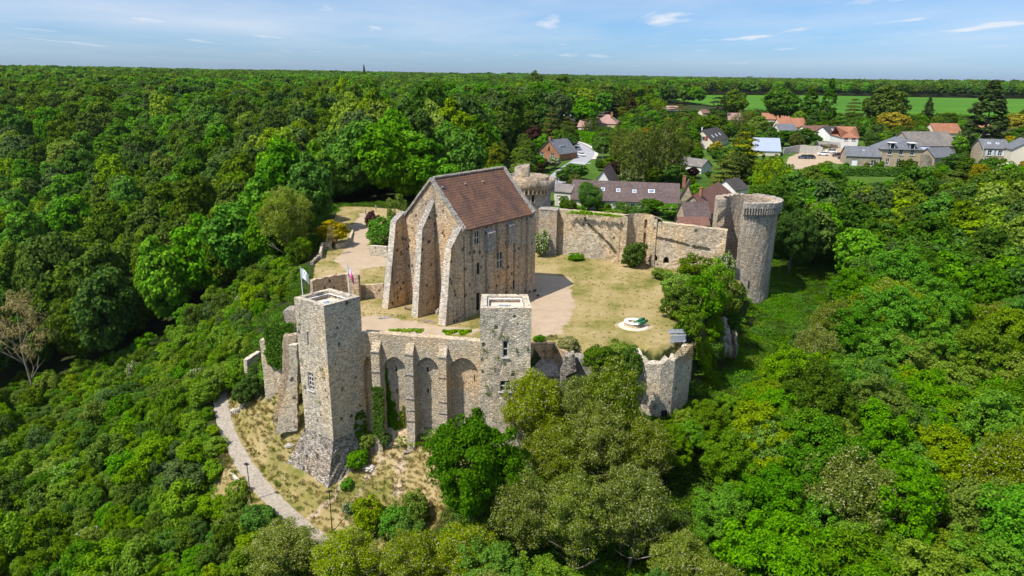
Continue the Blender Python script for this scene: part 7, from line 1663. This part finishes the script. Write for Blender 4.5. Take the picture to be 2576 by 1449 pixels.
Pb = np.stack([np.cos(aa_) * (rr_ + ln * .25), np.sin(aa_) * (rr_ + ln * .25), ln * .45], 1); Nb = unit(np.stack([-np.cos(aa_), -np.sin(aa_), .5 + 0 * aa_], 1) + .3 * rgx.normal(size=(nb, 3)))
LEAF['grassdry'] = leaf('dry grass', (.085, .072, .03), (.14, .112, .055), (.19, .15, .09), trans=.3, val=.3); LEAF['grassgreen'] = leaf('green grass', (.035, .06, .008), (.07, .105, .014), (.12, .15, .03), trans=.3, val=.3)
for m_ in ('grassdry', 'grassgreen'): proto(('tuft', m_, 0), (Pb, Nb), .34, .05, m_, .5, .5, 3)
TUFT = []
q = np.concatenate([jgrid(-52, 0, 62, 112, .62), jgrid(-46, 46, 82, 142, 1.15)]); sdm = poly_sd(q, MOUND); sdp = poly_sd(q, PLATEAU); q = q[((sdm < 1.5) & (sdp > .8)) | ((sdp < -1.2) & (rgx.random(len(q)) < .55))]
for pl in (SAND, SAND2, UPPATH): q = q[poly_sd(q, pl) > .3]
q = q[line_dist(q, FOOT)[0] > 1.4]; kq = np.stack([(q - K0) @ KU, (q - K0) @ KV], 1); q = q[~((kq[:, 0] > -4.6) & (kq[:, 0] < KL + .5) & (kq[:, 1] > -.6) & (kq[:, 1] < KW + .8))]
for hold in (np.array([AL, AC, AR, AB]), np.array([FL, FC, FR_, AR, AB, AL]), np.array([BL, BR, BBR, BBL])): q = q[poly_sd(q, hold) > .2]
q = q[np.hypot(*(q - wl).T) > 2.3]; zz = zt(q); ins_ = poly_sd(q, PLATEAU) < 0
for i in range(len(q)):
    g_ = math.sin(q[i, 0] * .35 + 1) + math.sin(q[i, 1] * .31 + q[i, 0] * .12) + rgx.normal() * .7; s_ = rgx.uniform(.5, 1.25) * (.45 if ins_[i] else 1.15)
    TUFT.append((0, ('tuft', 'grassgreen' if g_ > .35 else 'grassdry', 0), q[i, 0], q[i, 1], zz[i] - .02, s_, s_ * rgx.uniform(.6, 1.2), 'x'))
for e in (TUFT[0], next(t_ for t_ in TUFT if t_[1] != TUFT[0][1])):
    src = bpy.data.objects.new('grass_tuft', PROTO[e[1]][0]); COL.objects.link(src); src.location = e[2:5]; CROWN_OF[e[1]] = src.name; tag(src, 'single tuft of grass on the castle lawn' if e is TUFT[0] else 'single tuft of paler grass on the castle bank', 'grass')
scatter('grass', TUFT[1:], 'tufts of dry and green grass on the lawn and the mound', 'grass')
scatter('forest', rest, 'continuous woodland canopy around the castle and up to the horizon', 'forest')
scatter('undergrowth', srest, 'mass of low bushes filling the slope and the ditch', 'undergrowth')
print('plants', _cnt, 'forest', len(rest), 'undergrowth', len(srest))
# ------------------------------------------------------------------ the air
mt, t = new_mat('hazy air'); N = NT(t)
v = N.n("VolumePrincipled", {"Color": (0.80, 0.88, 1.0, 1), "Density": 0.000025, "Anisotropy": 0.3})
o_ = t.nodes.new("ShaderNodeOutputMaterial"); t.links.new(v, o_.inputs["Volume"])
hz = MB(); hz.box((0, 7300, 5), (19000, 17200, 130)); hzo = hz.build('haze', mt); hzo['kind'] = 'stuff'
